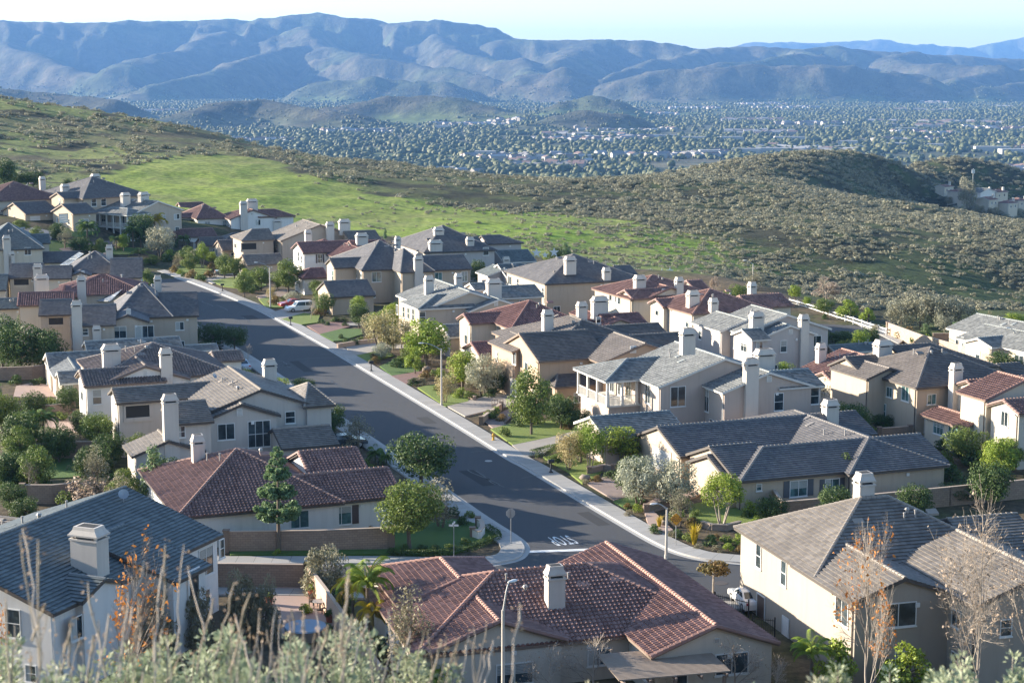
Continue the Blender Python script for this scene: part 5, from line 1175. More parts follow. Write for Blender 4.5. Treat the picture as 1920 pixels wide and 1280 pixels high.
def clump_cloud(centres, radii, per, size, r=nr, aspect=1.0, flat=.8, shell=.55, jit=.6):
    cs, ns, us = [], [], []
    for c, rad in zip(centres, radii):
        n = max(4, int(per * (rad / np.mean(radii)) ** 2)); d = r.normal(0, 1, (n, 3)); d /= np.linalg.norm(d, axis=1)[:, None]
        q = r.uniform(shell, 1.0, n) ** .6; p = c + d * (q * rad)[:, None] * np.array([1, 1, flat]); cs.append(p); ns.append(d + np.array([0, 0, .25])); us.append(np.full(n, r.uniform(0, 1)))
    return leaf_quads(np.concatenate(cs), np.concatenate(ns), size, aspect, jit, r=r, u=np.concatenate(us))
PROTO = {}
def crown_points(n, shape, r):
    """n clump centres in a crown of width 1 and height 1 (z from 0 to 1), for several shapes"""
    out = []
    while len(out) < n:
        x, y, z = r.uniform(-.5, .5), r.uniform(-.5, .5), r.uniform(0, 1); rr = math.hypot(x, y)
        if shape == 'round': lim = .5 * math.sqrt(max(0, 1 - (2 * z - 1) ** 2)); ok = rr < lim and rr > lim * .35 or (rr < lim and z > .8)
        elif shape == 'spread': lim = .5 * math.sqrt(max(0, 1 - (1.7 * z - .9) ** 2)); ok = rr < lim and (rr > lim * .3 or z > .6)
        elif shape == 'up': lim = .5 * (math.sin(math.pi * min(1, (z * .9 + .08))) ** .7); ok = rr < lim
        elif shape == 'cone': lim = .5 * (1 - z) ** .8 + .03; ok = rr < lim
        elif shape == 'column': lim = .5 * min(1, (1 - z) * 4, .55 + z * 2); ok = rr < lim
        elif shape == 'dome': lim = .5 * math.sqrt(max(0, 1 - z * z)); ok = rr < lim and (rr > lim * .45 or z > .55)
        if ok: out.append((x, y, z))
    return np.array(out)
def make_tree_proto(key, kind, leaf, shape, n, cr, per, size, trunk_h, w, h, bark='bark', stems=1, aspect=1.0, flat=.8, seed=0, trunk_r=.16):
    r = np.random.default_rng(seed + 100); rr = random.Random(seed)
    pts = crown_points(n, shape, r); cc = pts * np.array([w - cr * 1.4, w - cr * 1.4, h - trunk_h - cr]) + np.array([0, 0, trunk_h + cr * .4])
    V, Fq, UV = clump_cloud(cc, cr * r.uniform(.6, 1.25, n), per, size, r, aspect, flat)
    crown = np_mesh(key + '_crown', V, Fq, [F_[leaf]], uv=UV)
    mb = MB()
    for s_ in range(stems):
        a = 2 * math.pi * s_ / max(1, stems) + rr.random(); bx, by = (0, 0) if stems == 1 else (.18 * math.cos(a), .18 * math.sin(a))
        lean = 0.0 if stems == 1 else .16 * w; tx, ty = bx + math.cos(a) * lean, by + math.sin(a) * lean; zt = trunk_h + (h - trunk_h) * .35; tr = trunk_r / (1 if stems == 1 else 1.7)
        mid = ((bx + tx) / 2 + rr.uniform(-.1, .1), (by + ty) / 2, zt * .55); mb.path([(bx, by, -.2), mid, (tx, ty, zt)], [tr * 1.25, tr * .9, tr * .55], 7)
        for k in range(0, min(n, 26), 1):
            if k % stems != s_: continue
            c = cc[k]; z0 = rr.uniform(.75, 1.0); st = Vector(mid).lerp(Vector((tx, ty, zt)), z0); e = Vector(c); m = st.lerp(e, .5) + Vector((rr.uniform(-.2, .2), rr.uniform(-.2, .2), .1))
            mb.path([st, m, e], [tr * .38, tr * .22, tr * .08], 4)
    trunk = mb.mesh(key + '_trunk', [M[bark]], True)
    PROTO[key] = dict(kind=kind, parts=[('trunk', trunk), ('crown', crown)], w=w, h=h)
B = make_tree_proto
B('broad', 'tree', 'mid', 'round', 38, 1.15, 150, .13, 1.3, 6, 6.5, seed=1)
B('broad2', 'tree', 'mid', 'spread', 42, 1.0, 140, .12, 1.5, 6.5, 5.6, seed=2)
B('dark', 'tree', 'dark', 'round', 38, 1.2, 155, .13, .7, 6, 6.5, seed=3)
B('vivid', 'tree', 'vivid', 'up', 34, 1.0, 140, .13, 1.2, 5, 7, seed=4)
B('pale', 'tree', 'pale', 'up', 30, .95, 85, .12, 1.4, 5, 7, seed=5, stems=3, flat=1.1)
B('olive', 'olive_tree', 'olive', 'spread', 36, .95, 130, .10, 1.0, 6, 5, seed=6, stems=3, aspect=1.5, bark='bark')
B('grey', 'tree', 'grey', 'up', 24, .75, 80, .11, 1.0, 4, 7, seed=7, stems=2, flat=1.2)
B('multi', 'tree', 'vivid', 'round', 36, .85, 115, .115, 1.6, 6, 6, 'palebark', seed=8, stems=4)
B('cypress', 'cypress_tree', 'cypress', 'column', 60, .42, 60, .10, .2, 1.5, 8, seed=9, flat=1.5)
B('conifer', 'conifer_tree', 'pine', 'cone', 60, .55, 55, .12, .5, 3.2, 7, seed=10, flat=.9)
B('magnolia', 'magnolia_tree', 'bronze', 'round', 16, .7, 60, .17, 2.2, 3.4, 4.4, 'palebark', seed=12, stems=2)
B('weeping', 'weeping_tree', 'mid', 'spread', 22, .75, 90, .12, 1.5, 4, 5, seed=13, flat=1.8)
B('oak', 'oak_tree', 'scrub', 'spread', 40, 1.3, 90, .19, .4, 9, 7, seed=14)
B('pinkish', 'sycamore_tree', 'dry', 'up', 26, .8, 45, .15, 1.0, 5, 7, 'palebark', seed=15)
B('yellowgreen', 'tree', 'vivid', 'dome', 26, .8, 80, .15, .8, 5, 4, seed=16)
B('shrubgreen', 'shrub', 'mid', 'dome', 14, .33, 60, .07, .05, 1.6, 1.2, seed=20, trunk_r=.04)
B('shrubdark', 'shrub', 'dark', 'dome', 14, .33, 60, .07, .05, 1.6, 1.2, seed=21, trunk_r=.04)
B('shrubvivid', 'shrub', 'vivid', 'dome', 14, .33, 55, .07, .05, 1.6, 1.2, seed=22, trunk_r=.04)
B('shrubred', 'shrub', 'bronze', 'dome', 14, .33, 50, .07, .05, 1.6, 1.1, seed=23, trunk_r=.04)
B('shrubgrey', 'shrub', 'grey', 'dome', 16, .33, 55, .06, .05, 1.8, 1.3, seed=24, trunk_r=.04)
B('shrubdry', 'shrub', 'dry', 'dome', 20, .4, 45, .06, .05, 2.4, 1.6, seed=25, trunk_r=.04)
B('bigbush', 'shrub', 'grey', 'dome', 34, .7, 120, .09, .1, 4.5, 4.2, seed=26, stems=3, aspect=1.4, trunk_r=.08)
def tuft_proto():                                            # fountain grass
    r = np.random.default_rng(5); V = []; Fq = []; UV = []
    for k in range(160):
        a = r.uniform(0, 2 * math.pi); l = r.uniform(.6, 1.15); o = r.uniform(.1, .55); p0 = np.array([.1 * math.cos(a), .1 * math.sin(a), 0]); p1 = np.array([o * .5 * math.cos(a), o * .5 * math.sin(a), l * .7]); p2 = np.array([o * math.cos(a), o * math.sin(a), l * .95])
        s = np.array([-math.sin(a), math.cos(a), 0]) * .014; i = len(V); V += [p0 - s, p0 + s, p1 + s, p1 - s, p2 + s * .3, p2 - s * .3]; Fq += [[i, i + 1, i + 2, i + 3], [i + 3, i + 2, i + 4, i + 5]]; u = r.uniform(0, 1); UV += [[u, r.uniform(0, 1)]] * 8
    me = np_mesh('tuft', np.array(V), np.array(Fq), [F_['yellow']], uv=np.array(UV)); PROTO['tuft'] = dict(kind='grass_tuft', parts=[('blades', me)], w=1.0, h=1.0)
tuft_proto()
def palm_proto(key, nf, fl, th, leaf, droop, seed, trunk=True, kind='palm_tree', wid=.32, up0=1.1):
    r = random.Random(seed); V, Fq, UV = [], [], []; cb = MB()
    for k in range(nf):
        a = k * 2.399 + r.uniform(-.2, .2); el = up0 - (k / nf) * droop; L = fl * r.uniform(.85, 1.1); pts = []; x = z = 0.0; e = el
        for j in range(9):
            pts.append((x, z)); x += L / 8 * math.cos(e); z += L / 8 * math.sin(e); e -= .16 + .05 * j * .6
        u = r.random(); nl = 20
        for j in range(nl):
            t = .12 + .88 * j / nl; q = t * 7.99; i0 = int(q); f = q - i0; px_, pz_ = pts[i0][0] * (1 - f) + pts[i0 + 1][0] * f, pts[i0][1] * (1 - f) + pts[i0 + 1][1] * f
            ln = wid * L * math.sin(math.pi * min(.97, .15 + t * .82)) ** .6
            for sg in (-1, 1):
                b0 = np.array([px_, 0, pz_]); tip = np.array([px_ + ln * .45, sg * ln * .85, pz_ - ln * .35]); w_ = .035 * L
                P4 = [b0, b0 + (tip - b0) * .5 + np.array([w_, 0, .02]), tip, b0 + (tip - b0) * .5 - np.array([w_, 0, -.02])]
                i = len(V)
                for p in P4: V.append((p[0] * math.cos(a) - p[1] * math.sin(a), p[0] * math.sin(a) + p[1] * math.cos(a), p[2] + th))
                Fq.append([i, i + 1, i + 2, i + 3]); v_ = r.random(); UV += [[u, v_]] * 4
        for j in range(8):
            p, q = pts[j], pts[j + 1]; cb.tube((p[0] * math.cos(a), p[0] * math.sin(a), p[1] + th), (q[0] * math.cos(a), q[0] * math.sin(a), q[1] + th), .03 * (1 - j / 9), .03 * (1 - (j + 1) / 9), 3, cap=False)
    me = np_mesh(key + '_fronds', np.array(V), np.array(Fq), [F_[leaf]], uv=np.array(UV)); parts = [('fronds', me), ('frond_stems', cb.mesh(key + '_stems', [F_[leaf]]))]
    if trunk and th > .3:
        m = MB(); pp = [(math.sin(i * .5) * .06, 0, th * i / 8) for i in range(9)]; m.path(pp, [.17 - .006 * i for i in range(9)], 8); parts.append(('trunk', m.mesh(key + '_trunk', [M['bark']], True)))
    PROTO[key] = dict(kind=kind, parts=parts, w=fl * 1.7, h=th + fl * .55)
palm_proto('palm', 22, 2.4, 3.6, 'palm', 1.3, 1); palm_proto('palmlow', 20, 2.2, .9, 'palm', 1.2, 2, kind='palm_shrub'); palm_proto('palmgold', 18, 2.8, 3.0, 'vivid', 1.0, 3, up0=1.35, wid=.24)
palm_proto('palmyellow', 12, 2.6, 2.6, 'yellow', 1.1, 4, up0=1.2); palm_proto('banana', 12, 2.3, .8, 'mid', .9, 5, kind='strelitzia_plant', wid=.16, up0=1.3)
def pine_proto():
    r = np.random.default_rng(77); rr = random.Random(4); mb = MB(); h = 9.6; cs, rad = [], []
    mb.path([(0, 0, -.2), (.05, 0, 3), (-.03, .04, 6), (0, 0, 9.3)], [.19, .14, .09, .03], 8)
    for t_, (z, L) in enumerate(((2.9, 1.7), (3.6, 1.6), (5.0, 1.45), (5.5, 1.15), (6.7, 1.0), (7.3, .8), (8.0, .55), (8.7, .35))):
        k = 7 if t_ < 5 else 5
        for j in range(k):
            a = 2 * math.pi * j / k + t_ + rr.uniform(-.2, .2); l = L * rr.uniform(.75, 1.1); e = Vector((math.cos(a) * l, math.sin(a) * l, z + l * .28)); mb.path([(0, 0, z), e * .6 + Vector((0, 0, z * .4 - .05)), e], [.05, .035, .015], 4)
            for f in (1.0, .72, .5): cs.append([e.x * f, e.y * f, z + (e.z - z) * f + .08]); rad.append(.36 if L > .9 else .26)
    cs.append([0, 0, 9.3]); rad.append(.3)
    V, Fq, UV = clump_cloud(np.array(cs), np.array(rad), 130, .13, r, 1.0, .85, .1, 1.2); V = V
    PROTO['pine'] = dict(kind='pine_tree', parts=[('trunk', mb.mesh('pine_trunk', [M['bark']], True)), ('crown', np_mesh('pine_crown', V, Fq, [F_['pine']], uv=UV))], w=3.6, h=h)
pine_proto()
def bare_proto(key, h, w, seed, leaf, nleaf, mat='palebark', depth=5, kind='sycamore_tree', spread=.55, r0=.16, lsize=.1):
    rr = random.Random(seed); mb = MB(); tips = []
    def grow(p, d, L, r, k):
        segs = 3; q = Vector(p); dd = Vector(d)
        for i in range(segs):
            nd = (dd + Vector((rr.uniform(-.16, .16), rr.uniform(-.16, .16), rr.uniform(-.05, .12)))).normalized(); n = q + nd * (L / segs); r1 = r * (1 - .28 * (i + 1) / segs)
            mb.tube(q, n, r * (1 - .28 * i / segs), r1, 5 if k > 2 else 3, cap=False); q = n; dd = nd
            if k > 0 and i >= 1 - (k < depth): 
                for _ in range(1 if k > 2 else 2):
                    a = rr.uniform(0, 2 * math.pi); s = dd.orthogonal().normalized(); t = dd.cross(s); b = (dd + (s * math.cos(a) + t * math.sin(a)) * rr.uniform(spread * .8, spread * 1.7)).normalized(); b.z = max(b.z, -.05)
                    grow(q, b, L * rr.uniform(.55, .78), r1 * .55, k - 1)
        if k == 0: tips.append(q.copy())
        else: grow(q, dd, L * .72, r * .66, k - 1)
    grow((0, 0, -.2), (0, 0, 1), h * .30, r0, depth)
    zz = max(v[2] for v in mb.v); xx = max(max(abs(v[0]), abs(v[1])) for v in mb.v); sx = w / 2 / xx; sz = h / zz
    mb.v = [(v[0] * sx, v[1] * sx, v[2] * sz) for v in mb.v]; tp = np.array([(t.x * sx, t.y * sx, t.z * sz) for t in tips]); r = np.random.default_rng(seed)
    tp = tp[r.permutation(len(tp))[:nleaf]] if len(tp) > nleaf else tp
    parts = [('trunk', mb.mesh(key + '_wood', [M[mat]]))]
    if leaf and len(tp):
        V, Fq, UV = leaf_quads(np.repeat(tp, 2, 0) + r.normal(0, .1, (len(tp) * 2, 3)), r.normal(0, 1, (len(tp) * 2, 3)), lsize, 1.0, 1.0, r=r); parts.append(('leaves', np_mesh(key + '_leaves', V, Fq, [F_[leaf]], uv=UV)))
    PROTO[key] = dict(kind=kind, parts=parts, w=w, h=h)
bare_proto('syc_orange', 14, 6.5, 3, 'orange', 220, spread=.5, lsize=.12); bare_proto('syc_bare', 15, 8.5, 8, 'dry', 260, spread=.8, r0=.17, lsize=.1); bare_proto('syc_left', 13, 6.0, 14, 'orange', 170, spread=.55, lsize=.14)
bare_proto('bareshrub', 4.5, 4.5, 21, 'dry', 60, 'palebark', 4, 'bare_shrub', .8, .07, .07); bare_proto('baredark', 5, 5, 25, 'scrub', 500, 'bark', 4, 'tree', .7, .1, .14)
TW = {}
def plant(key, px, ytop, ybase, wpx, label, cat=None, group=None, g=None, name=None, rot=None, terrain=False, on=0.0):
    pr = PROTO[key]; p = T(px, ybase) if terrain else P(px, ybase, g or 0.0); k = FPX / p.y; h = (ybase - ytop) / k * 1.0; w = wpx / k
    h = min(max(h, .3), 19) * 1.04; w *= 1.14; sx = w / pr['w']; sz = h / pr['h']; sx = min(max(sx, sz * .35), sz * 3.0)
    return plant_at(key, p, sx, sz, label, cat, group, name, rot)
def plant_at(key, p, sx, sz, label, cat=None, group=None, name=None, rot=None):
    pr = PROTO[key]; r = rng.uniform(0, 2 * math.pi) if rot is None else rot; nm = name or pr['kind']
    root = empty(nm, p, r, label, cat or nm.split('_')[-1], group); root.scale = (sx, sx, sz)
    for pn, me in pr['parts']: link_mesh(pn, me, root)
    return root
PL = [  # right side of the street, near to far
 ('multi', 1353, 880, 984, 92, 'light green tree with several pale stems in the corner garden'),
 ('olive', 1197, 852, 946, 84, 'left one of the two silvery olive trees by the stone wall'), ('olive', 1264, 860, 952, 92, 'right one of the two silvery olive trees beside the corner path'),
 ('magnolia', 1337, 1044, 1118, 62, 'small bronze leaved magnolia by the cross street'), ('weeping', 1577, 858, 930, 62, 'weeping tree against the tan wall with grey shutters'),
 ('multi', 1106, 787, 884, 58, 'slender young tree with a pale trunk beside the clipped hedges'), ('vivid', 1163, 792, 872, 80, 'bushy bright green tree before the blue grey garage roof'),
 ('grey', 1176, 724, 800, 32, 'thin greyish tree in front of the railed corner balcony'), ('grey', 1228, 735, 790, 22, 'small faded grey tree by the balcony deck'), ('grey', 1287, 732, 797, 48, 'wide greyish tree under the big patio window'),
 ('cypress', 1296, 712, 772, 10, 'narrow cypress behind the greyish tree by the patio window'), ('cypress', 1347, 736, 792, 14, 'dark narrow cypress against the pinkish beige wall corner'),
 ('grey', 1373, 734, 788, 26, 'thin see-through tree right of the wall corner cypress'), ('grey', 1414, 727, 790, 42, 'feathery grey tree beside the tall outside chimney'), ('grey', 1478, 724, 785, 46, 'feathery dark grey tree between two back windows'), ('grey', 1503, 728, 780, 22, 'thin grey tree right of the second back window'),
 ('broad', 996, 690, 816, 84, 'leafy green street tree with a white trunk beside the driveway'), ('dark', 1052, 733, 806, 58, 'dark rounded tree behind the white trunked street tree'), ('dark', 1088, 762, 806, 46, 'dark bush like tree at the side of the balcony house'),
 ('olive', 906, 664, 742, 78, 'silvery olive tree before the peach garage wall'), ('dark', 932, 690, 740, 44, 'dark tree in the shade behind the silvery olive'), ('vivid', 868, 652, 732, 68, 'bright green forked tree right of the street lamp'),
 ('vivid', 800, 590, 688, 88, 'tall vivid green tree left of the street lamp'), ('yellowgreen', 778, 650, 702, 38, 'yellow green bushy tree under the tall vivid tree'), ('pale', 714, 572, 662, 72, 'pale yellow tree with a forked trunk in a round planter'),
 ('pale', 757, 586, 668, 46, 'pale yellow tree right of the round planter'), ('vivid', 735, 565, 630, 22, 'upright green tree behind the pale yellow tree'), ('dark', 673, 564, 616, 38, 'round dark green tree by the pink brick drive'),
 ('broad', 541, 487, 550, 56, 'airy tree between the far street lamp and the white shuttered house'), ('broad2', 490, 500, 545, 42, 'yellowish green tree behind the far street lamp'),
 ('bareshrub', 583, 558, 600, 30, 'small leafless tree in front of the parked white car'), ('dark', 728, 535, 552, 20, 'small dark tree beside the tan garage roof'),
 ('olive', 301, 426, 482, 58, 'grey olive tree in the round bed of the far front garden'), ('dark', 264, 394, 464, 46, 'dark green tree between the far palms and the olive'), ('palm', 165, 410, 470, 40, 'tall palm before the columned veranda'),
 ('palm', 250, 420, 466, 36, 'palm left of the grey olive tree'), ('palmyellow', 291, 395, 448, 42, 'golden yellow palm above the grey olive tree'), ('palmlow', 178, 448, 474, 24, 'low palm at the foot of the tall veranda palm'), ('palm', 218, 440, 470, 22, 'small palm before the veranda arches'),
 ('banana', 262, 462, 486, 40, 'clump of broad leaved plants under the far olive tree'), ('palm', 345, 438, 474, 24, 'small palm by the white garage roof'),
 ('multi', 380, 455, 503, 28, 'thin young tree on the far front lawn'), ('broad', 421, 476, 522, 36, 'small round tree in front of the parked grey sedan'), ('dark', 108, 414, 452, 32, 'small tree before the large tan house garage'), ('broad', 40, 412, 436, 34, 'yellowish bush like tree by the far left driveway'),
 ('banana', 716, 517, 552, 60, 'spiky broad leaved plants beside the tan garage'), ('banana', 757, 520, 545, 34, 'smaller spiky plant clump right of the big one'), ('dark', 896, 482, 536, 34, 'dark slender tree between two grey roofed houses'), ('banana', 945, 500, 540, 44, 'dark broad leaved bush before the low blue grey roofs'),
 ('conifer', 722, 420, 450, 8, 'thin grey conifer on the green hill edge'), ('baredark', 1090, 534, 574, 84, 'dark half bare tree before the tan house wall'), ('grey', 1212, 566, 606, 36, 'pale feathery tree before the cream gable'), ('dark', 1105, 565, 592, 16, 'little yellow green tree behind the wide white chimney'),
 ('bareshrub', 1250, 588, 624, 46, 'tangle of tall dry stems below the open loggia'), ('palm', 1364, 618, 670, 46, 'palm clump beside the white framed porch'), ('dark', 1340, 640, 668, 44, 'dark bushes under the porch palms'), ('bareshrub', 1430, 632, 668, 26, 'pale leafless shrub beside the grey gable'),
 ('palmlow', 1490, 660, 694, 62, 'leafy palm clump before the low red roof'), ('dark', 1582, 618, 643, 46, 'big dark rounded bush beside the side street'), ('grey', 1553, 700, 756, 48, 'tall pale see-through tree beside the big hipped house'), ('palmlow', 1604, 735, 762, 44, 'fan palm below the tan house windows'),
 ('cypress', 1677, 720, 802, 12, 'tall dark cypress of the pair before the tan house'), ('cypress', 1687, 752, 802, 8, 'short dark cypress of the pair before the tan house'), ('palmlow', 1712, 770, 812, 46, 'low palm right of the cypress pair'), ('dark', 1755, 740, 770, 34, 'dark branching plant against the orange tan wall'),
 ('dark', 1655, 772, 808, 40, 'shaded shrubbery tree left of the cypress pair'), ('broad', 1890, 820, 882, 62, 'large yellowish green tree before the cream house at the right'), ('yellowgreen', 1850, 826, 886, 44, 'golden green tree left of the large yellowish one'), ('dark', 1815, 828, 866, 62, 'dark hedge like tree below the sunroom windows'), ('bareshrub', 1885, 760, 830, 36, 'leggy flowering climber on the cream wall at the right'),
 ('palm', 1563, 674, 700, 20, 'bright banana like palm beside the brick red roof'), ('dark', 1800, 900, 940, 74, 'dark vine bush hanging over the block wall'), ('bareshrub', 1870, 890, 935, 56, 'twiggy leafless bush behind the block wall'),
 # hill edge
 ('pinkish', 1549, 515, 572, 54, 'pinkish bare sycamore beyond the white rail fence'), ('yellowgreen', 1590, 562, 600, 46, 'yellow green bush tree behind the white rail fence'), ('yellowgreen', 1627, 577, 606, 30, 'smaller yellow green bush tree by the fence end'), ('vivid', 1490, 532, 564, 26, 'green young tree behind the red roof at the hill edge'),
 ('broad', 1545, 560, 590, 40, 'green bushy tree under the pinkish sycamore'), ('vivid', 1513, 555, 575, 18, 'small green tree with a pale trunk at the fence'), ('oak', 1690, 562, 614, 60, 'leftmost oak of the dark grove'), ('oak', 1725, 550, 616, 70, 'tallest oak of the dark grove'), ('oak', 1762, 556, 618, 64, 'third oak of the dark grove from the left'), ('oak', 1797, 560, 618, 60, 'rightmost big oak of the dark grove'), ('oak', 1770, 590, 625, 40, 'low front oak of the dark grove'),
 ('conifer', 1735, 598, 634, 24, 'light conifer above the pale block wall'), ('conifer', 1790, 595, 632, 18, 'thin conifer right of the light one by the block wall'), ('conifer', 1687, 604, 632, 12, 'thin greyish conifer at the left end of the block wall'), ('vivid', 1900, 585, 612, 44, 'vivid green tree behind the right edge house'), ('grey', 1855, 582, 610, 14, 'thin spire like tree behind the right edge house'), ('grey', 1415, 510, 548, 34, 'dry bushy tree by the flag lamp at the hill edge'), ('pinkish', 1340, 515, 548, 20, 'rusty brown small tree at the hill edge'), ('conifer', 1060, 446, 482, 24, 'lone tree at the foot of the green hill'),
 ('bareshrub', 1878, 645, 698, 30, 'leafless pale tree before the right edge house'),
 # left side and centre
 ('dark', 790, 797, 912, 116, 'big round dark green tree at the left kerb of the main street'), ('broad2', 768, 898, 1030, 138, 'wide light green tree on the corner lawn'), ('grey', 826, 895, 990, 84, 'half bare greyish tree at the corner beside the kerb'),
 ('pine', 523, 833, 1036, 76, 'young pine with tiered tufts in front of the block wall'), ('conifer', 291, 798, 946, 64, 'bright green columnar conifer beside the red brown roof'), ('cypress', 207, 858, 908, 14, 'small bright columnar cypress left of the roof'), ('palmlow', 218, 874, 915, 36, 'bright fan palm beside the small cypress'),
 ('grey', 672, 778, 842, 56, 'rounded grey green tree by the dark parked car'), ('dark', 628, 752, 812, 42, 'dark tree at the balcony end of the shaded house'), ('palmlow', 704, 828, 868, 32, 'low dark palm beside the big round street tree'), ('palmlow', 724, 838, 872, 24, 'second low dark palm beside the big round street tree'),
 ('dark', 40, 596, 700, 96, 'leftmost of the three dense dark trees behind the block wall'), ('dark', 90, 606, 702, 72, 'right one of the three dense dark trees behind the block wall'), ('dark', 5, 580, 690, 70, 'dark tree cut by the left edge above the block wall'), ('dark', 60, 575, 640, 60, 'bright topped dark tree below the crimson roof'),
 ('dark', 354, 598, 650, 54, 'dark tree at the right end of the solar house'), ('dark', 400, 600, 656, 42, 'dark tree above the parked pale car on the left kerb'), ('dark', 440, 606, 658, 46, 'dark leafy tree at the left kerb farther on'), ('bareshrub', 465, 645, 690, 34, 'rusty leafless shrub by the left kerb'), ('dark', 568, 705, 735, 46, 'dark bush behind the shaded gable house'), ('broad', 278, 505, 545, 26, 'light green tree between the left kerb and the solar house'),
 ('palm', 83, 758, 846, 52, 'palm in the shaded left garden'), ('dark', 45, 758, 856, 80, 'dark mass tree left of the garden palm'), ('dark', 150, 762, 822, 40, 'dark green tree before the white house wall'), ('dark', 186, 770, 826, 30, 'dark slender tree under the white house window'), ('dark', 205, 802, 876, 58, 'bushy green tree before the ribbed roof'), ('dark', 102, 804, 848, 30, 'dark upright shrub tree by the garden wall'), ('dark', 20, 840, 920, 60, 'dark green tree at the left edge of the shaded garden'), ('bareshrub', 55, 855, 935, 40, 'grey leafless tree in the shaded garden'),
 ('shrubdry', 178, 884, 948, 118, 'wide dried tan bush above the foreground roof'), ('bigbush', 608, 1004, 1112, 92, 'greyish upright bush behind the patio wall'), ('palmgold', 690, 1034, 1206, 104, 'tall green and gold feather palm behind the patio wall'), ('palmyellow', 662, 1060, 1180, 70, 'smaller yellowed palm left of the feather palm'), ('palmyellow', 700, 1110, 1215, 60, 'low golden palm at the foot of the feather palm'),
 ('bigbush', 455, 1046, 1195, 80, 'tall greyish bush by the foreground patio'), ('bigbush', 500, 1060, 1200, 60, 'second tall greyish bush right beside the first'), ('bigbush', 372, 1085, 1215, 66, 'dark greyish bush against the foreground house wall'), ('bigbush', 300, 1065, 1230, 76, 'greyish bush in front of the shaded foreground wall'),
 ('grey', 770, 1090, 1290, 90, 'olive green sapling left of the red foreground roof'), ('yellowgreen', 812, 1200, 1300, 90, 'yellow green shrub at the lower wall of the red house'), ('bareshrub', 1110, 1185, 1310, 130, 'leafless pale shrub before the slatted patio cover'), ('bareshrub', 1030, 1200, 1320, 110, 'leafless pale shrub left of the slatted patio cover'), ('bareshrub', 1380, 1180, 1310, 110, 'leafless twiggy shrub before the white gable window'), ('bareshrub', 1225, 1215, 1310, 90, 'leafless twiggy shrub in the middle of the patio cover'),
 ('palmgold', 1520, 1180, 1300, 86, 'yellow green palm beside the tan foreground house'), ('yellowgreen', 1570, 1190, 1300, 90, 'yellow green leafy tree beside the tan foreground house'), ('bareshrub', 1450, 1215, 1320, 70, 'brown twiggy shrub in the foreground side yard'), ('yellowgreen', 1700, 1200, 1310, 110, 'yellow green shrubs under the bare sycamores'),
 ('dark', 20, 430, 470, 34, 'dark shrubby tree in the far left front gardens'), ('broad', 70, 425, 462, 30, 'round green tree beside the far left driveway'), ('grey', 122, 425, 466, 30, 'greyish young tree before the tan garage wing'), ('dark', 150, 440, 478, 34, 'dark bushy tree left of the tall veranda palm'), ('broad', 190, 448, 480, 26, 'small round tree on the far left lawn'), ('vivid', 232, 436, 472, 26, 'bright green tree before the veranda'), ('yellowgreen', 318, 468, 492, 34, 'low yellow green bush tree right of the far olive'), ('dark', 345, 470, 494, 26, 'dark round bush tree by the white garage wing'), ('vivid', 398, 470, 498, 22, 'bright little tree beside the far brown gable'), ('broad', 285, 478, 500, 30, 'green bushy tree at the top of the street'),
 ('dark', 8, 292, 352, 44, 'dark tree above the far left red roof'), ('dark', 128, 332, 362, 22, 'dark tree behind the large tan house'), ('dark', 62, 318, 352, 44, 'dark low tree between the far left roofs'), ('dark', 34, 322, 350, 30, 'second dark low tree behind the far left roof')]
for q in PL:
    key, px, yt, yb, wp, lab = q[:6]; far = yb < 385 or (lab.find('hill') >= 0 and yb < 500) or (px < 340 and yb < 490)
    plant(key, px, yt, yb, wp, lab, terrain=far or px > 1470 and yb < 640 and lab.find('side street') < 0)
def pd_plant(key, px, ytop, D, wpx, label, base=0.0):
    top = PD(px, ytop, D); pr = PROTO[key]; plant_at(key, Vector((top.x, D, base)), wpx * D / FPX / pr['w'], (top.z - base) / pr['h'], label)
pd_plant('syc_orange', 1640, 955, 101, 190, 'nearly bare sycamore with orange leaves before the tan foreground house'); pd_plant('syc_bare', 1850, 890, 98, 300, 'tall leafless white sycamore at the right foreground'); pd_plant('syc_left', 235, 985, 95, 200, 'sycamore with a few orange leaves before the left foreground house')
pd_plant('syc_bare', 1950, 950, 103, 220, 'leafless sycamore cut by the right edge'); pd_plant('syc_left', -10, 1060, 92, 120, 'sycamore branch with orange leaves at the left edge')
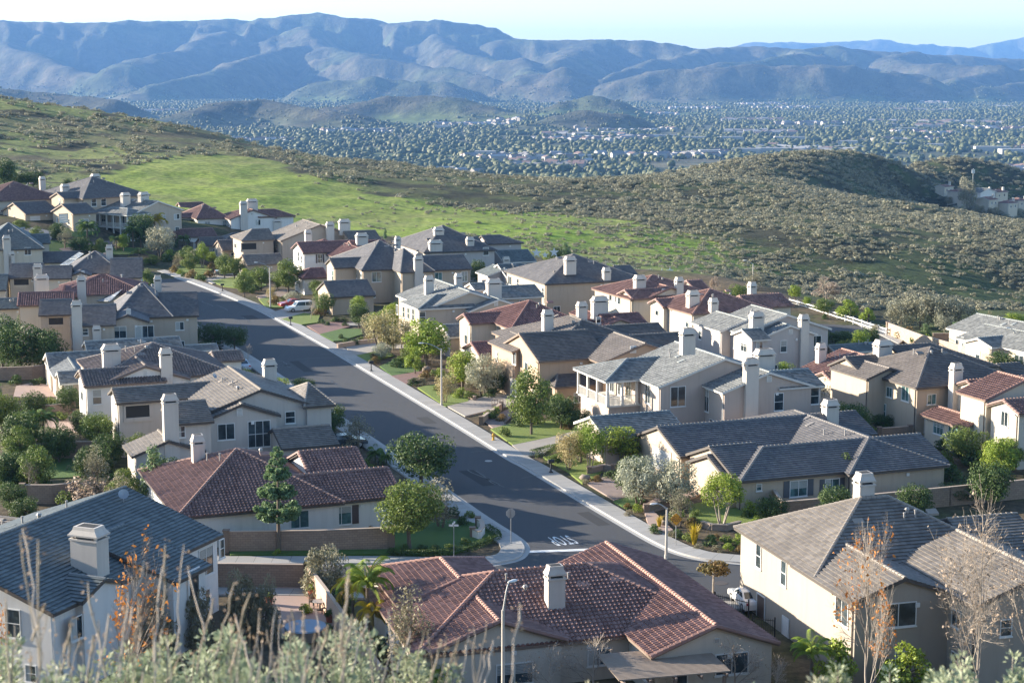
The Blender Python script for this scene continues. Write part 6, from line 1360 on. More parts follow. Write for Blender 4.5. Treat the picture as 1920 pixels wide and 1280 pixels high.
# garden shrubs: key, px, base y, width px, garden
GARD = {'corner garden': [('shrubdark', 1228, 1000, 26), ('tuft', 1302, 1020, 26), ('shrubgreen', 1290, 1016, 26), ('shrubdark', 1333, 1022, 30), ('shrubgreen', 1360, 1020, 26), ('shrubvivid', 1388, 1022, 30), ('shrubgreen', 1412, 1034, 24), ('shrubgrey', 1345, 1034, 20), ('shrubvivid', 1365, 1032, 22), ('shrubred', 1388, 1036, 20), ('tuft', 1236, 990, 16), ('shrubdark', 1272, 1008, 24), ('shrubgrey', 1260, 1008, 20),
    ('shrubvivid', 1196, 960, 22), ('shrubred', 1178, 953, 16), ('shrubgreen', 1272, 960, 20), ('shrubvivid', 1288, 946, 20), ('shrubgreen', 1305, 968, 20), ('shrubdark', 1430, 955, 34), ('shrubgreen', 1446, 965, 40), ('shrubvivid', 1420, 985, 24), ('shrubdark', 1300, 985, 26), ('shrubgrey', 1180, 968, 20), ('shrubvivid', 1315, 922, 22), ('shrubdark', 1400, 972, 22), ('shrubred', 1342, 1012, 18), ('shrubgrey', 1310, 1030, 18)],
 'hedged front garden': [('shrubred', 1118, 904, 20), ('shrubgrey', 1098, 908, 16), ('shrubdark', 1145, 898, 24), ('shrubgreen', 1125, 880, 24), ('shrubgrey', 1160, 886, 26), ('shrubdark', 1190, 880, 26)],
 'terraced front garden': [('shrubgreen', 918, 786, 26), ('shrubred', 942, 790, 22), ('shrubvivid', 930, 778, 22), ('shrubdark', 970, 800, 26), ('shrubgreen', 965, 788, 22), ('shrubdark', 1000, 796, 24), ('shrubgreen', 880, 750, 26), ('shrubvivid', 862, 746, 26), ('shrubgrey', 845, 740, 28), ('shrubdark', 838, 722, 26), ('shrubgreen', 825, 734, 24), ('shrubred', 858, 722, 22), ('shrubgrey', 886, 728, 24), ('shrubvivid', 856, 700, 20), ('shrubred', 800, 712, 26), ('shrubgrey', 790, 722, 22), ('shrubdark', 776, 722, 20), ('shrubgreen', 815, 708, 22), ('shrubvivid', 845, 712, 22), ('shrubdark', 920, 745, 26)],
 'garden of the pale yellow trees': [('shrubred', 702, 682, 20), ('shrubdark', 745, 690, 26), ('shrubgreen', 757, 680, 24), ('shrubred', 700, 672, 16), ('shrubdark', 650, 645, 16), ('shrubdark', 665, 648, 18), ('shrubgreen', 676, 640, 14), ('shrubred', 690, 642, 18), ('shrubdark', 640, 636, 14)],
 'garden by the parked white car': [('shrubdark', 630, 605, 16), ('shrubdark', 645, 605, 14), ('shrubgreen', 626, 604, 12), ('shrubdark', 603, 608, 14), ('shrubdark', 614, 611, 12), ('shrubred', 598, 592, 22), ('shrubgreen', 590, 588, 18), ('shrubvivid', 575, 584, 12), ('shrubred', 518, 572, 26), ('shrubgreen', 540, 568, 24), ('shrubred', 605, 585, 20), ('shrubdark', 647, 612, 12)],
 'far front gardens': [('shrubvivid', 338, 515, 14), ('shrubdark', 345, 520, 12), ('shrubred', 360, 522, 24), ('shrubgreen', 375, 528, 22), ('shrubred', 392, 522, 22), ('shrubdark', 448, 505, 18), ('shrubgreen', 470, 550, 20), ('shrubred', 455, 548, 16), ('shrubvivid', 452, 536, 14), ('shrubdark', 480, 545, 18), ('shrubred', 325, 512, 20), ('shrubdark', 310, 494, 26), ('shrubgreen', 335, 488, 26), ('shrubred', 290, 494, 22), ('shrubdark', 134, 470, 26), ('shrubdark', 120, 478, 30), ('shrubgreen', 150, 468, 20), ('shrubred', 398, 506, 20), ('shrubgreen', 410, 498, 18), ('shrubred', 465, 536, 22)],
 'corner lawn beds': [('shrubgreen', 845, 1034, 24), ('shrubdark', 815, 1038, 26), ('shrubdark', 790, 1036, 24), ('shrubdark', 760, 1038, 26), ('shrubgreen', 872, 1022, 22), ('shrubdark', 735, 1040, 20), ('shrubdark', 868, 985, 26), ('shrubgreen', 880, 972, 22), ('shrubdark', 850, 966, 24), ('shrubvivid', 520, 1040, 16)],
 'shaded left gardens': [('shrubdark', 30, 720, 26), ('shrubdark', 66, 722, 18), ('shrubdark', 78, 718, 16), ('shrubgreen', 115, 790, 30), ('shrubdark', 146, 850, 24), ('shrubdark', 60, 900, 40), ('shrubgrey', 150, 880, 40), ('shrubdark', 30, 925, 44), ('shrubdark', 90, 930, 40), ('shrubgreen', 190, 885, 34), ('shrubgreen', 240, 895, 30), ('shrubdark', 258, 905, 24)],
 'foreground patio': [('shrubvivid', 572, 1150, 28), ('shrubgreen', 530, 1090, 30), ('shrubvivid', 575, 1175, 22), ('shrubgreen', 612, 1185, 30), ('shrubdark', 645, 1165, 44), ('shrubdark', 665, 1200, 50), ('shrubdark', 640, 1130, 40), ('shrubgreen', 560, 1090, 26), ('shrubdark', 620, 1105, 34), ('shrubdark', 700, 1230, 60)],
 'right back gardens': [('shrubdark', 1640, 800, 30), ('shrubgreen', 1700, 790, 26), ('shrubvivid', 1716, 800, 26), ('shrubdark', 1740, 790, 26), ('shrubgreen', 1790, 830, 24), ('shrubdark', 1770, 842, 30), ('shrubvivid', 1740, 650, 30), ('shrubred', 1700, 636, 34), ('shrubgreen', 1720, 646, 26), ('shrubred', 1745, 662, 22), ('shrubdark', 1560, 640, 24), ('shrubgrey', 1640, 625, 24), ('shrubdark', 1780, 900, 50), ('shrubdark', 1830, 880, 50), ('shrubgreen', 1480, 700, 40), ('shrubdark', 1380, 672, 40), ('shrubgreen', 1420, 672, 30), ('shrubdark', 1120, 810, 30), ('shrubgreen', 1560, 740, 40)]}
NM = {'shrubgreen': 'mid green leafy shrub', 'shrubdark': 'dark green rounded shrub', 'shrubvivid': 'bright yellow green shrub', 'shrubred': 'rusty bronze leaved shrub', 'shrubgrey': 'grey green fine leaved shrub', 'tuft': 'golden fountain grass tuft'}
for gn, L in GARD.items():
    for key, px, py, wp in L:
        p = P(px, py); k = FPX / p.y; w = 1.3 * wp / k; sx = w / PROTO[key]['w']; hs = {'tuft': 1.15}.get(key, .85)
        plant_at(key, p, sx, sx * hs * (1 if key != 'tuft' else 1), '%s in the %s' % (NM[key], gn), 'shrub' if key != 'tuft' else 'grass tuft', 'shrubs of the ' + gn)
def hedge(label, pts, w, h):
    ww = [P(a, b) for a, b in pts]; r = np.random.default_rng(len(label)); cs = []
    for a, b in zip(ww[:-1], ww[1:]):
        L = (b - a).length; n = int(L * 420 * (w + 2 * h) / 2); t = r.uniform(0, 1, n); d = (b - a).normalized(); nn = Vector((-d.y, d.x, 0)); f = r.integers(0, 3, n)
        off = np.where(f == 0, -w / 2, np.where(f == 1, w / 2, r.uniform(-w / 2, w / 2, n))); z = np.where(f == 2, h, r.uniform(0, h, n)) + r.normal(0, .03, n); off = off + r.normal(0, .03, n)
        cs.append(np.stack([a.x + (b.x - a.x) * t + nn.x * off, a.y + (b.y - a.y) * t + nn.y * off, z], 1))
    cs = np.concatenate(cs); o0 = ww[0]; V, Fq, UV = leaf_quads(cs - np.array([o0.x, o0.y, 0]), np.tile([0, 0, .5], (len(cs), 1)), .055, r=r)
    put(link_mesh('hedge', np_mesh('hedge', V, Fq, [F_['mid' if 'golden' in label else 'dark']], uv=UV), loc=(o0.x, o0.y, 0)), label, 'hedge')
hedge('clipped golden green hedge nearer the driveway of the hedged garden', ((998, 858), (1035, 848), (1075, 842)), .8, .8); hedge('second clipped hedge in front of the golden green one', ((1024, 872), (1060, 862), (1095, 850)), .8, .8)
hedge('low clipped hedge edging the corner pavement in an angle', ((740, 1044), (830, 1043), (885, 1031), (934, 1012), (930, 1004), (912, 994)), .6, .55); hedge('dark square clipped hedge beside the grey sedan', ((441, 498), (450, 496)), 1.8, 1.9)
# filler planting in the yards, clear of roads, drives and house footprints
def yards():
    r = random.Random(77); poly = [(p.x, p.y) for p in RKs + RCs + NK[::-1] + LCs[::-1] + LKs[::-1]]; taken = []
    for h in HOUSES:
        for w in h.w: taken.append((h, w['u0'] - .3, w['u1'] + .3, w['v0'] - .3, w['v1'] + .3))
    shp = [[tuple(P(*q)[:2]) for q in px] for nm, px, mt, z in SHEETS if nm != 'lawn']
    def free(x, y, m):
        if float(in_poly_dist(np.array([x]), np.array([y]), poly)[0]) > -2.6: return False
        for q in shp:
            if float(in_poly_dist(np.array([x]), np.array([y]), q)[0]) > -.3: return False
        for h, a, b, c, d in taken:
            u, v = h.loc((x, y))
            if a - m < u < b + m and c - m < v < d + m: return False
        return float(in_poly_dist(np.array([x]), np.array([y]), PAD)[0]) > 3
    kinds = ['shrubgreen', 'shrubdark', 'shrubgreen', 'shrubvivid', 'shrubgrey', 'shrubred']; tk = ['dark', 'broad', 'grey', 'vivid', 'broad2', 'dark', 'yellowgreen', 'pale']
    n = 0
    while n < 118:
        px, py = r.uniform(-20, 1940), 470 + 560 * r.random() ** 1.3; p = P(px, py)
        if not free(p.x, p.y, .2): continue
        k = r.choice(kinds); s = r.uniform(.7, 1.5); plant_at(k, p, s, s * r.uniform(.8, 1.2), {'shrubgreen': 'mid green yard shrub growing between the houses', 'shrubdark': 'dark green yard shrub growing between the houses', 'shrubvivid': 'yellow green yard shrub growing between the houses', 'shrubgrey': 'grey green yard shrub growing between the houses', 'shrubred': 'bronze leaved yard shrub growing between the houses'}[k], 'shrub', 'yard shrubs between the houses'); n += 1
    n = 0
    while n < 64:
        px, py = r.uniform(-20, 1940), 475 + 520 * r.random(); p = P(px, py)
        if not free(p.x, p.y, 1.2): continue
        k = r.choice(tk) if px > 520 else r.choice(['dark', 'broad', 'dark', 'grey']); s = r.uniform(.5, .8); plant_at(k, p, s, s * r.uniform(.85, 1.1), {'dark': 'small dark yard tree standing between the houses', 'broad': 'small green yard tree standing between the houses', 'broad2': 'small spreading yard tree standing between the houses', 'grey': 'small greyish yard tree standing between the houses', 'vivid': 'small bright green yard tree standing between the houses', 'yellowgreen': 'low yellow green yard tree standing between the houses', 'pale': 'small pale yellow yard tree standing between the houses'}[k], 'tree', 'yard trees between the houses'); n += 1
    n = 0
    while n < 34:                                        # along the front gardens of the right hand pavement
        t = r.uniform(.12, .84); i = int(t * (len(RKs) - 1)); p = RKs[min(i, len(RKs) - 1)]; q = RKs[max(i - 1, 0)]; d = (p - q).normalized(); o = r.uniform(4.5, 15); x, y = p.x - d.y * o, p.y + d.x * o
        if not free(x, y, .8): continue
        k = r.choice(['vivid', 'broad', 'broad2', 'pale', 'yellowgreen', 'grey', 'olive', 'multi']); s = r.uniform(.42, .72); plant_at(k, Vector((x, y, 0)), s, s * r.uniform(.85, 1.15), {'vivid': 'small bright green ornamental tree in the street gardens', 'broad': 'small green ornamental tree in the street gardens', 'broad2': 'small spreading ornamental tree in the street gardens', 'pale': 'small pale yellow ornamental tree in the street gardens', 'yellowgreen': 'low yellow green ornamental tree in the street gardens', 'grey': 'small greyish ornamental tree in the street gardens', 'olive': 'small silvery olive tree in the street gardens', 'multi': 'small pale stemmed ornamental tree in the street gardens'}[k], 'tree', 'ornamental trees in the street gardens'); n += 1
    n = 0
    while n < 17:
        px, py = r.uniform(-10, 420), r.uniform(640, 960); p = P(px, py)
        if not free(p.x, p.y, .8): continue
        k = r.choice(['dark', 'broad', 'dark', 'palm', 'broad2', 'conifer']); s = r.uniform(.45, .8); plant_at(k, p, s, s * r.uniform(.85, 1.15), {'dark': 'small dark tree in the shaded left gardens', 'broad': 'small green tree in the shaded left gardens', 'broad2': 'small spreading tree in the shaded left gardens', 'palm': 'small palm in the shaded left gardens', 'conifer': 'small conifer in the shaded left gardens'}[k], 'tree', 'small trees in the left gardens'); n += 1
yards()
# ---------------------------------------------------------------- hillside scrub
def bush_lib(n_var, nq, seed):
    r = np.random.default_rng(seed); out = []
    for v in range(n_var):
        k = 7; c = np.stack([r.uniform(-.55, .55, k), r.uniform(-.55, .55, k), r.uniform(.15, .5, k)], 1); V, Fq, UV = clump_cloud(c, r.uniform(.32, .5, k), nq // k, .17, r, 1.0, .8, .8, .35); out.append((V, Fq, UV))
    return out
LIB = bush_lib(6, 112, 50); LIBN = bush_lib(6, 240, 51)
def sample_bushes():
    r = np.random.default_rng(99); N_ = 60000; Y = 290 * (1150 / 290) ** r.uniform(0, 1, N_); a = r.uniform(-.33, .36, N_); X = a * Y
    g = in_poly_dist(X, Y, GRASS); g2 = in_poly_dist(X, Y, GRASS2); pad = in_poly_dist(X, Y, PAD); f = fbm(X / 30, Y / 30, 401, 4); ff = fbm(X / 90, Y / 90, 409, 3)
    up = sst(-X, -60, 60) * sst(Y, 430, 520)
    dens = np.clip((f - .40) * 7.0, .08, 1) * .95
    right = sst(X / Y, .02, .10); dens = np.maximum(dens, right * .8 * np.clip((fbm(X / 22, Y / 22, 431, 3) - .34) * 8, .12, 1))
    dens = np.where(g > 0, np.clip(.6 * sst(g, 48, 0) * sst(X, -80, 0) * sst(f, .40, .55) + .06 * sst(X, -90, 10), 0, 1), dens)
    dens = dens * np.where(g2 > 0, .22, 1) * (1 - .62 * up); dens = np.where(pad > -6, 0, dens)
    dens = dens * np.clip((Y / 500) ** .3, 0, 1)
    keep = r.uniform(0, 1, N_) < dens; X, Y = X[keep], Y[keep]
    Z = height(X, Y); return X, Y, Z, r.uniform(0, 1, len(X))
def build_scrub():
    X, Y, Z, q = sample_bushes(); n = len(X); print('bushes', n); r = np.random.default_rng(5)
    S = r.uniform(.55, 1.3, n) * (1.0 + .45 * r.uniform(0, 1, n) ** 4) * np.clip(Y / 520, .8, 1.6)
    g = in_poly_dist(X, Y, GRASS) > 0; S = np.where(g, S * .85, S)
    near = np.zeros(n, bool); near[np.argsort(Y)[:300]] = True; size_px = S / Y; near = np.zeros(n, bool); vis = np.abs(X / Y) < .30; near[np.where(vis)[0][np.argsort(-size_px[vis])[:300]]] = True
    mats = [F_['scrub']]; mesh_n = [np_mesh('sage_bush', V, Fq, mats, uv=UV) for V, Fq, UV in LIBN]
    for i in np.where(near)[0]:
        o = link_mesh('sagebrush_bush', mesh_n[i % 6], loc=(X[i], Y[i], Z[i] - .1)); o.rotation_euler = (0, 0, q[i] * 6.28); o.scale = (S[i] * 1.15, S[i] * 1.15, S[i]); put(o, 'grey green sagebrush mound on the hillside beyond the houses', 'bush', 'sagebrush on the hillside')
    Vs, Fs, Us = [], [], []; base = 0
    idx = np.where(~near)[0]
    for v in range(6):
        ii = idx[idx % 6 == v]; V, Fq, UV = LIB[v]; a = q[ii] * 6.28; c, s = np.cos(a), np.sin(a)
        P3 = np.empty((len(ii), len(V), 3)); P3[..., 0] = (V[None, :, 0] * c[:, None] - V[None, :, 1] * s[:, None]) * S[ii, None] * 1.15 + X[ii, None]; P3[..., 1] = (V[None, :, 0] * s[:, None] + V[None, :, 1] * c[:, None]) * S[ii, None] * 1.15 + Y[ii, None]; P3[..., 2] = V[None, :, 2] * S[ii, None] + Z[ii, None] - .1
        u = np.tile(UV, (len(ii), 1)).reshape(len(ii), -1, 2).copy(); u[..., 0] = u[..., 0] * .5 + q[ii, None] * .5
        Vs.append(P3.reshape(-1, 3)); Fs.append((Fq[None] + (np.arange(len(ii)) * len(V))[:, None, None]).reshape(-1, 4) + base); Us.append(u.reshape(-1, 2)); base += len(ii) * len(V)
    put(link_mesh('scrub', np_mesh('scrub', np.concatenate(Vs), np.concatenate(Fs), mats, uv=np.concatenate(Us))), kind='stuff', label='mass of sagebrush scrub covering the hills', )
build_scrub()
# ---------------------------------------------------------------- the wooded town in the valley
def ico_lib():
    import bmesh
    out = []
    for sub in (2, 1):
        bm = bmesh.new(); bmesh.ops.create_icosphere(bm, subdivisions=sub, radius=1); bm.verts.ensure_lookup_table()
        out.append((np.array([v.co[:] for v in bm.verts]), np.array([[v.index for v in f.verts] for f in bm.faces]))); bm.free()
    return out
ICO = ico_lib()
def lumpy(V, seed, kind):
    r = np.random.default_rng(seed); o = V * (1 + r.uniform(-.22, .26, len(V)))[:, None]
    if kind == 'cone': o = o.copy(); t = (o[:, 2] + 1.2) / 2.4; o[:, :2] *= (1.25 - t)[:, None] * .8; o[:, 2] *= 1.35
    return o
def build_valley():
    r = np.random.default_rng(31); N_ = 175000; Y = (2150 ** 1.35 + (9800 ** 1.35 - 2150 ** 1.35) * r.uniform(0, 1, N_)) ** (1 / 1.35); X = r.uniform(-.32, .33, N_) * Y
    Z = far_h(X, Y); low = Z - VALLEY; f = fbm(X / 260, Y / 260, 501, 4); f2 = fbm(X / 90, Y / 90, 507, 3); f3 = fbm(X / 900, Y / 900, 511, 3)
    dens = np.clip((f - .30) * 5, .25, 1) * np.clip((f2 - .25) * 4, .2, 1); dens = dens * (1 - sst(low, 26, 95) * .88); dens = np.where(f3 > .58, dens * .35, dens) * np.clip((fbm(X / 40, Y / 60, 517, 2) - .30) * 5, .15, 1)
    keep = r.uniform(0, 1, N_) < dens; X, Y, Z = X[keep], Y[keep], Z[keep]; n = len(X); print('valley trees', n)
    S = (2.3 + 4.6 * r.uniform(0, 1, n) ** 2.4) * np.where(Z - VALLEY > 20, .6, 1); q = r.uniform(0, 1, n); kinds = r.integers(0, 12, n)
    mats = [foliage('valley_trees', (.026, .050, .016), (.165, .165, .065), 0.1)]
    order = np.argsort(-(S / Y)); near = np.zeros(n, bool); near[order[:290]] = True
    def var(k, big): V, Fq = ICO[0 if big else 1]; cone = k % 5 == 3; W_ = lumpy(V, 600 + k, 'cone' if cone else 'ball'); return W_, Fq, cone
    meshes = []
    for k in range(12):
        V, Fq, cone = var(k, True); rr = np.random.default_rng(k); V2 = np.concatenate([V, V * .62 + np.array([.6, .1, -.35]), V * .55 + np.array([-.5, .4, -.2])]) if not cone else V; F2 = np.concatenate([Fq, Fq + len(V), Fq + 2 * len(V)]) if not cone else Fq
        u = np.repeat(np.stack([np.full(len(F2), rr.uniform(0, 1)), rr.uniform(0, 1, len(F2))], 1), 3, 0); meshes.append(np_mesh('valley_tree', V2, F2, mats, uv=u))
    for i in np.where(near)[0]:
        o = link_mesh('valley_tree', meshes[kinds[i]], loc=(X[i], Y[i], Z[i] + S[i] * .85)); o.rotation_euler = (0, 0, q[i] * 6.28); o.scale = (S[i] * 1.2, S[i] * 1.2, S[i] * .95); put(o, 'hazy tree among the crowded trees of the valley town', 'tree', 'trees of the valley town')
    Vs, Fs, Us = [], [], []; base = 0
    for k in range(12):
        for big in (True, False):
            sel = (~near) & (kinds == k) & ((Y < 4300) == big); ii = np.where(sel)[0]
            if not len(ii): continue
            V, Fq, cone = var(k, big); a = q[ii] * 6.28; c, s = np.cos(a), np.sin(a); s_ = S[ii, None]
            P3 = np.empty((len(ii), len(V), 3)); P3[..., 0] = (V[None, :, 0] * c[:, None] - V[None, :, 1] * s[:, None]) * s_ + X[ii, None]; P3[..., 1] = (V[None, :, 0] * s[:, None] + V[None, :, 1] * c[:, None]) * s_ + Y[ii, None]; P3[..., :2] = (P3[..., :2] - np.stack([X[ii], Y[ii]], 1)[:, None]) * 1.2 + np.stack([X[ii], Y[ii]], 1)[:, None]; P3[..., 2] = V[None, :, 2] * s_ * .95 + Z[ii, None] + s_ * .7
            u = np.repeat(np.stack([np.repeat(r.uniform(0, 1, len(ii)) ** 1.5, len(Fq)), r.uniform(0, 1, len(ii) * len(Fq))], 1), 3, 0)
            Vs.append(P3.reshape(-1, 3)); Fs.append((Fq[None] + (np.arange(len(ii)) * len(V))[:, None, None]).reshape(-1, 3) + base); Us.append(u); base += len(ii) * len(V)
    put(link_mesh('town_trees', np_mesh('town_trees', np.concatenate(Vs), np.concatenate(Fs), mats, uv=np.concatenate(Us))), kind='stuff', label='hazy mass of trees filling the valley town')
    # houses and sheds of the valley
    wm = [plain('valley_wall_%d' % i, c, .8, .05) for i, c in enumerate(((.36, .35, .33), (.28, .25, .22), (.31, .28, .25)))]; rm = [plain('valley_roof_%d' % i, c, .8, .1) for i, c in enumerate(((.20, .19, .185), (.20, .13, .11), (.33, .32, .31)))]
    def hmesh(L, w, h, flat, a, b):
        mb = MB()
        if flat: mb.box(-L / 2, L / 2, -w / 2, w / 2, -4, h, 0); mb.box(-L / 2 + .4, L / 2 - .4, -w / 2 + .4, w / 2 - .4, h, h + .25, 1)
        else:
            z = h; t = h + w * .22; A = [(-L / 2, -w / 2, -4), (-L / 2, w / 2, -4), (-L / 2, w / 2, z), (-L / 2, 0, t), (-L / 2, -w / 2, z)]; mb.hull(A, [(L / 2, y, zz) for _, y, zz in A], 0)
            for sg in (-1, 1): mb.face([(-L / 2 - .5, sg * (w / 2 + .5), z - .1), (L / 2 + .5, sg * (w / 2 + .5), z - .1), (L / 2 + .5, 0, t + .15), (-L / 2 - .5, 0, t + .15)][::sg], 1)
        return mb
    hm = [hmesh(14 + 2 * i, 10 + i % 3, 5.5, False, 0, 0).mesh('valley_house', [wm[i % 3], rm[i % 3 if i % 2 else 0]]) for i in range(6)]; cm = [hmesh(38 + 14 * i, 22, 6.5, True, 0, 0).mesh('valley_hall', [wm[0], rm[2]]) for i in range(3)]
    xs, ys, an = [], [], []
    for k in range(62):                                  # rows of houses along the streets of each neighbourhood
        cy = 2350 * (8600 / 2350) ** r.uniform(0, 1); cx = r.uniform(-.31, .32) * cy; a0 = r.uniform(-.7, .7); ca, sa = math.cos(a0), math.sin(a0); nr_, nc_ = int(r.integers(2, 6)), int(r.integers(5, 13))
        for i in range(nr_):
            for j in range(nc_):
                if r.uniform() < .15: continue
                lx, ly = (j - nc_ / 2) * 21 + r.uniform(-2, 2), (i - nr_ / 2) * 34 + (6 if i % 2 else 0) + .004 * ((j - nc_ / 2) * 21) ** 2; xs.append(cx + lx * ca - ly * sa); ys.append(cy + lx * sa + ly * ca); an.append(a0 + r.normal(0, .06))
    X2, Y2, an = np.array(xs), np.array(ys), np.array(an); z2 = far_h(X2, Y2); ok = z2 - VALLEY < 15; X2, Y2, z2, an = X2[ok], Y2[ok], z2[ok], an[ok]
    n2 = len(X2); sc_ = r.uniform(.8, 1.25, n2); px_ = sc_ / Y2; top = set(np.argsort(-px_)[:260].tolist()); print('valley houses', n2); mbs = MB(); mr = np.random.default_rng(8)
    for i in range(n2):
        a = float(an[i]) + (0 if r.uniform() < .7 else 1.57)
        if i in top: o = link_mesh('valley_house', hm[i % 6], loc=(X2[i], Y2[i], z2[i] + 1.0)); o.rotation_euler = (0, 0, a); o.scale = (sc_[i],) * 3; put(o, 'pale house among the trees of the valley town', 'house', 'houses of the valley town')
        else:
            L, w, h, t = 9 * sc_[i], 6 * sc_[i], 6.5 * sc_[i], 9 * sc_[i]; c, s = math.cos(a), math.sin(a); m_ = int(mr.integers(0, 3)); rf = 3 + int(mr.integers(0, 3))
            Rr = lambda x, y, z: (X2[i] + x * c - y * s, Y2[i] + x * s + y * c, z2[i] + z)
            A = [Rr(-L, -w, -4), Rr(-L, w, -4), Rr(-L, w, h), Rr(-L, 0, t), Rr(-L, -w, h)]; B_ = [Rr(L, -w, -4), Rr(L, w, -4), Rr(L, w, h), Rr(L, 0, t), Rr(L, -w, h)]
            mbs.face(A, m_); mbs.face(B_[::-1], m_); mbs.face([A[1], B_[1], B_[2], A[2]], m_); mbs.face([A[4], B_[4], B_[0], A[0]], m_); mbs.face([A[2], B_[2], B_[3], A[3]], rf); mbs.face([A[3], B_[3], B_[4], A[4]], rf)
    put(mbs.build('town_houses', wm + rm), kind='stuff', label='mass of small pale houses filling the valley town')
    big = [(910, 290, 0), (1300, 262, 1), (1450, 284, 2), (1370, 262, 1), (1860, 281, 2), (1750, 276, 0), (1680, 274, 0), (1240, 258, 2), (1150, 252, 1), (1560, 240, 0), (1700, 245, 1), (1400, 285, 1), (830, 240, 0), (1900, 286, 1), (1590, 270, 0), (1330, 288, 0), (1090, 255, 0), (1480, 262, 2)]
    for k, (px, py, j) in enumerate(big):
        p = P(px, py, VALLEY + 4); o = link_mesh('commercial_building', cm[j], loc=p); o.rotation_euler = (0, 0, r.uniform(-.3, .3)); o.scale = (1, 1, 1); put(o, 'long flat roofed white building in the hazy valley town', 'building', 'flat roofed buildings of the valley town')
build_valley()
# ---------------------------------------------------------------- balconies and verandas
def balcony(h, wi, dep, arcade=False, nl=4, nn=2):
    w = h.w[wi]; u0, u1, v0, v1 = w['u0'] + .5, w['u1'] - .5, w['v0'] + .5, w['v1'] - .5; R = h.root
    b = MB()
    if arcade: b.box(u0 + dep, u1, v0 + 2.2, v1, 0, 6.05)
    else: b.box(u0 + .3, u1, v0 + .3, v1 - .02, 0, 2.8); 
    if not arcade: b2 = MB(); b2.box(u0 + dep, u1, v0 + .25, v1 - .03, 3.02, 6.05); b2.build('upper_wall', W[h.wall], R)
    b.build('lower_wall', W[h.wall], R); d = MB(); d.box(u0 - .1, u1 - .5, v0 - .1, v1 - .1, 2.81, 3.01); d.build('balcony_deck', M['trim_white'], R)
    pts = [(u0, v0 + (v1 - v0) * i / (nl - 1)) for i in range(nl)] + [(u0 + dep * (i + 1) / nn, v0) for i in range(nn if not arcade else nn)]
    for x, y in pts:
        p = MB(); z0 = 0 if arcade else 3.0; p.box(x - .13, x + .13, y - .13, y + .13, z0, 5.98); p.box(x - .19, x + .19, y - .19, y + .19, 5.75, 5.9); p.box(x - .19, x + .19, y - .19, y + .19, z0, z0 + .2); p.build('column', M['trim_white'], R)
    for (a, b_) in (((u0, v0), (u0, v1)), ((u0, v0), (u0 + dep, v0))):
        r = MB(); A, B_ = Vector((*a, 3.05)), Vector((*b_, 3.05)); r.bar(A + Vector((0, 0, .95)), B_ + Vector((0, 0, .95)), .1, .07); k = int((B_ - A).length / .14)
        for j in range(1, k): q = A.lerp(B_, j / k); r.box(q.x - .018, q.x + .018, q.y - .018, q.y + .018, 3.02, 4.0)
        r.build('railing', M['trim_white'], R)
    for z in ((1.4, 4.3) if arcade else (4.3,)):
        for k in range(3):
            y = v0 + (v1 - v0) * (k + .9) / 3.6 + (.6 if arcade else 0); make_window(R, Vector((u0 + dep, y, z)), 'l', 1.3, 2.2, (2, 1), None, 'window', h)
        if arcade:
            for k in range(3): make_window(R, Vector((u0 + dep + 1.3 + k * 2.3, v0 + 2.2, z)), 'n', 1.3, 2.2, (2, 1), None, 'window', h)
balcony(H_BAL, 1, 3.6); balcony(H_VER, 1, 1.8, True, 6, 2)
def panel_on(h, wi, plane, pxs, nm='solar_panel'):
    """a rack of solar panels lying on a roof plane, by the pixels of its corners"""
    q = [h.roofpt(wi, a, b, plane) for a, b in pxs]; up = Vector((0, 0, .16)); m = MB(); m.hull([p + up for p in q], [p + up + Vector((0, 0, .05)) for p in q]); o = m.build(nm, M['solar'], h.root)
    f = MB(); n = 3
    for i in range(n + 1):
        a = q[0].lerp(q[1], i / n) + up * 1.35; b = q[3].lerp(q[2], i / n) + up * 1.35; f.tube(a, b, .035, .035, 4)
    for t in (0, .5, 1): f.tube(q[0].lerp(q[3], t) + up * 1.35, q[1].lerp(q[2], t) + up * 1.35, .035, .035, 4)
    f.build('frame', M['metal'], o)
panel_on(H_SOL1, 0, 'l', ((180, 567), (207, 567), (228, 546), (212, 541))); panel_on(H_SOL2, 0, 'l', ((112, 499), (130, 499), (157, 478), (148, 475)))
def dish(h, wi, plane, px, py, s=.4):
    c = h.roofpt(wi, px, py, plane); m = MB(); m.tube(c - Vector((0, 0, .1)), c + Vector((0, 0, .55)), .03, .03, 6); o = m.build('satellite_dish', M['metal'], h.root)
    d = MB(); n = 14; ax = Vector((.5, -.6, .5)).normalized(); x = ax.orthogonal().normalized(); y = ax.cross(x); cc = c + Vector((0, 0, .65)); ring = [cc + (x * math.cos(2 * math.pi * k / n) + y * math.sin(2 * math.pi * k / n)) * s + ax * .1 for k in range(n)]
    for k in range(n): d.face([cc, ring[k], ring[(k + 1) % n]])
    d.build('reflector', M['metal'], o)
dish(H_FL, 0, 'r', 232, 942); dish(H_L2, 0, 'l', 402, 716, .3)
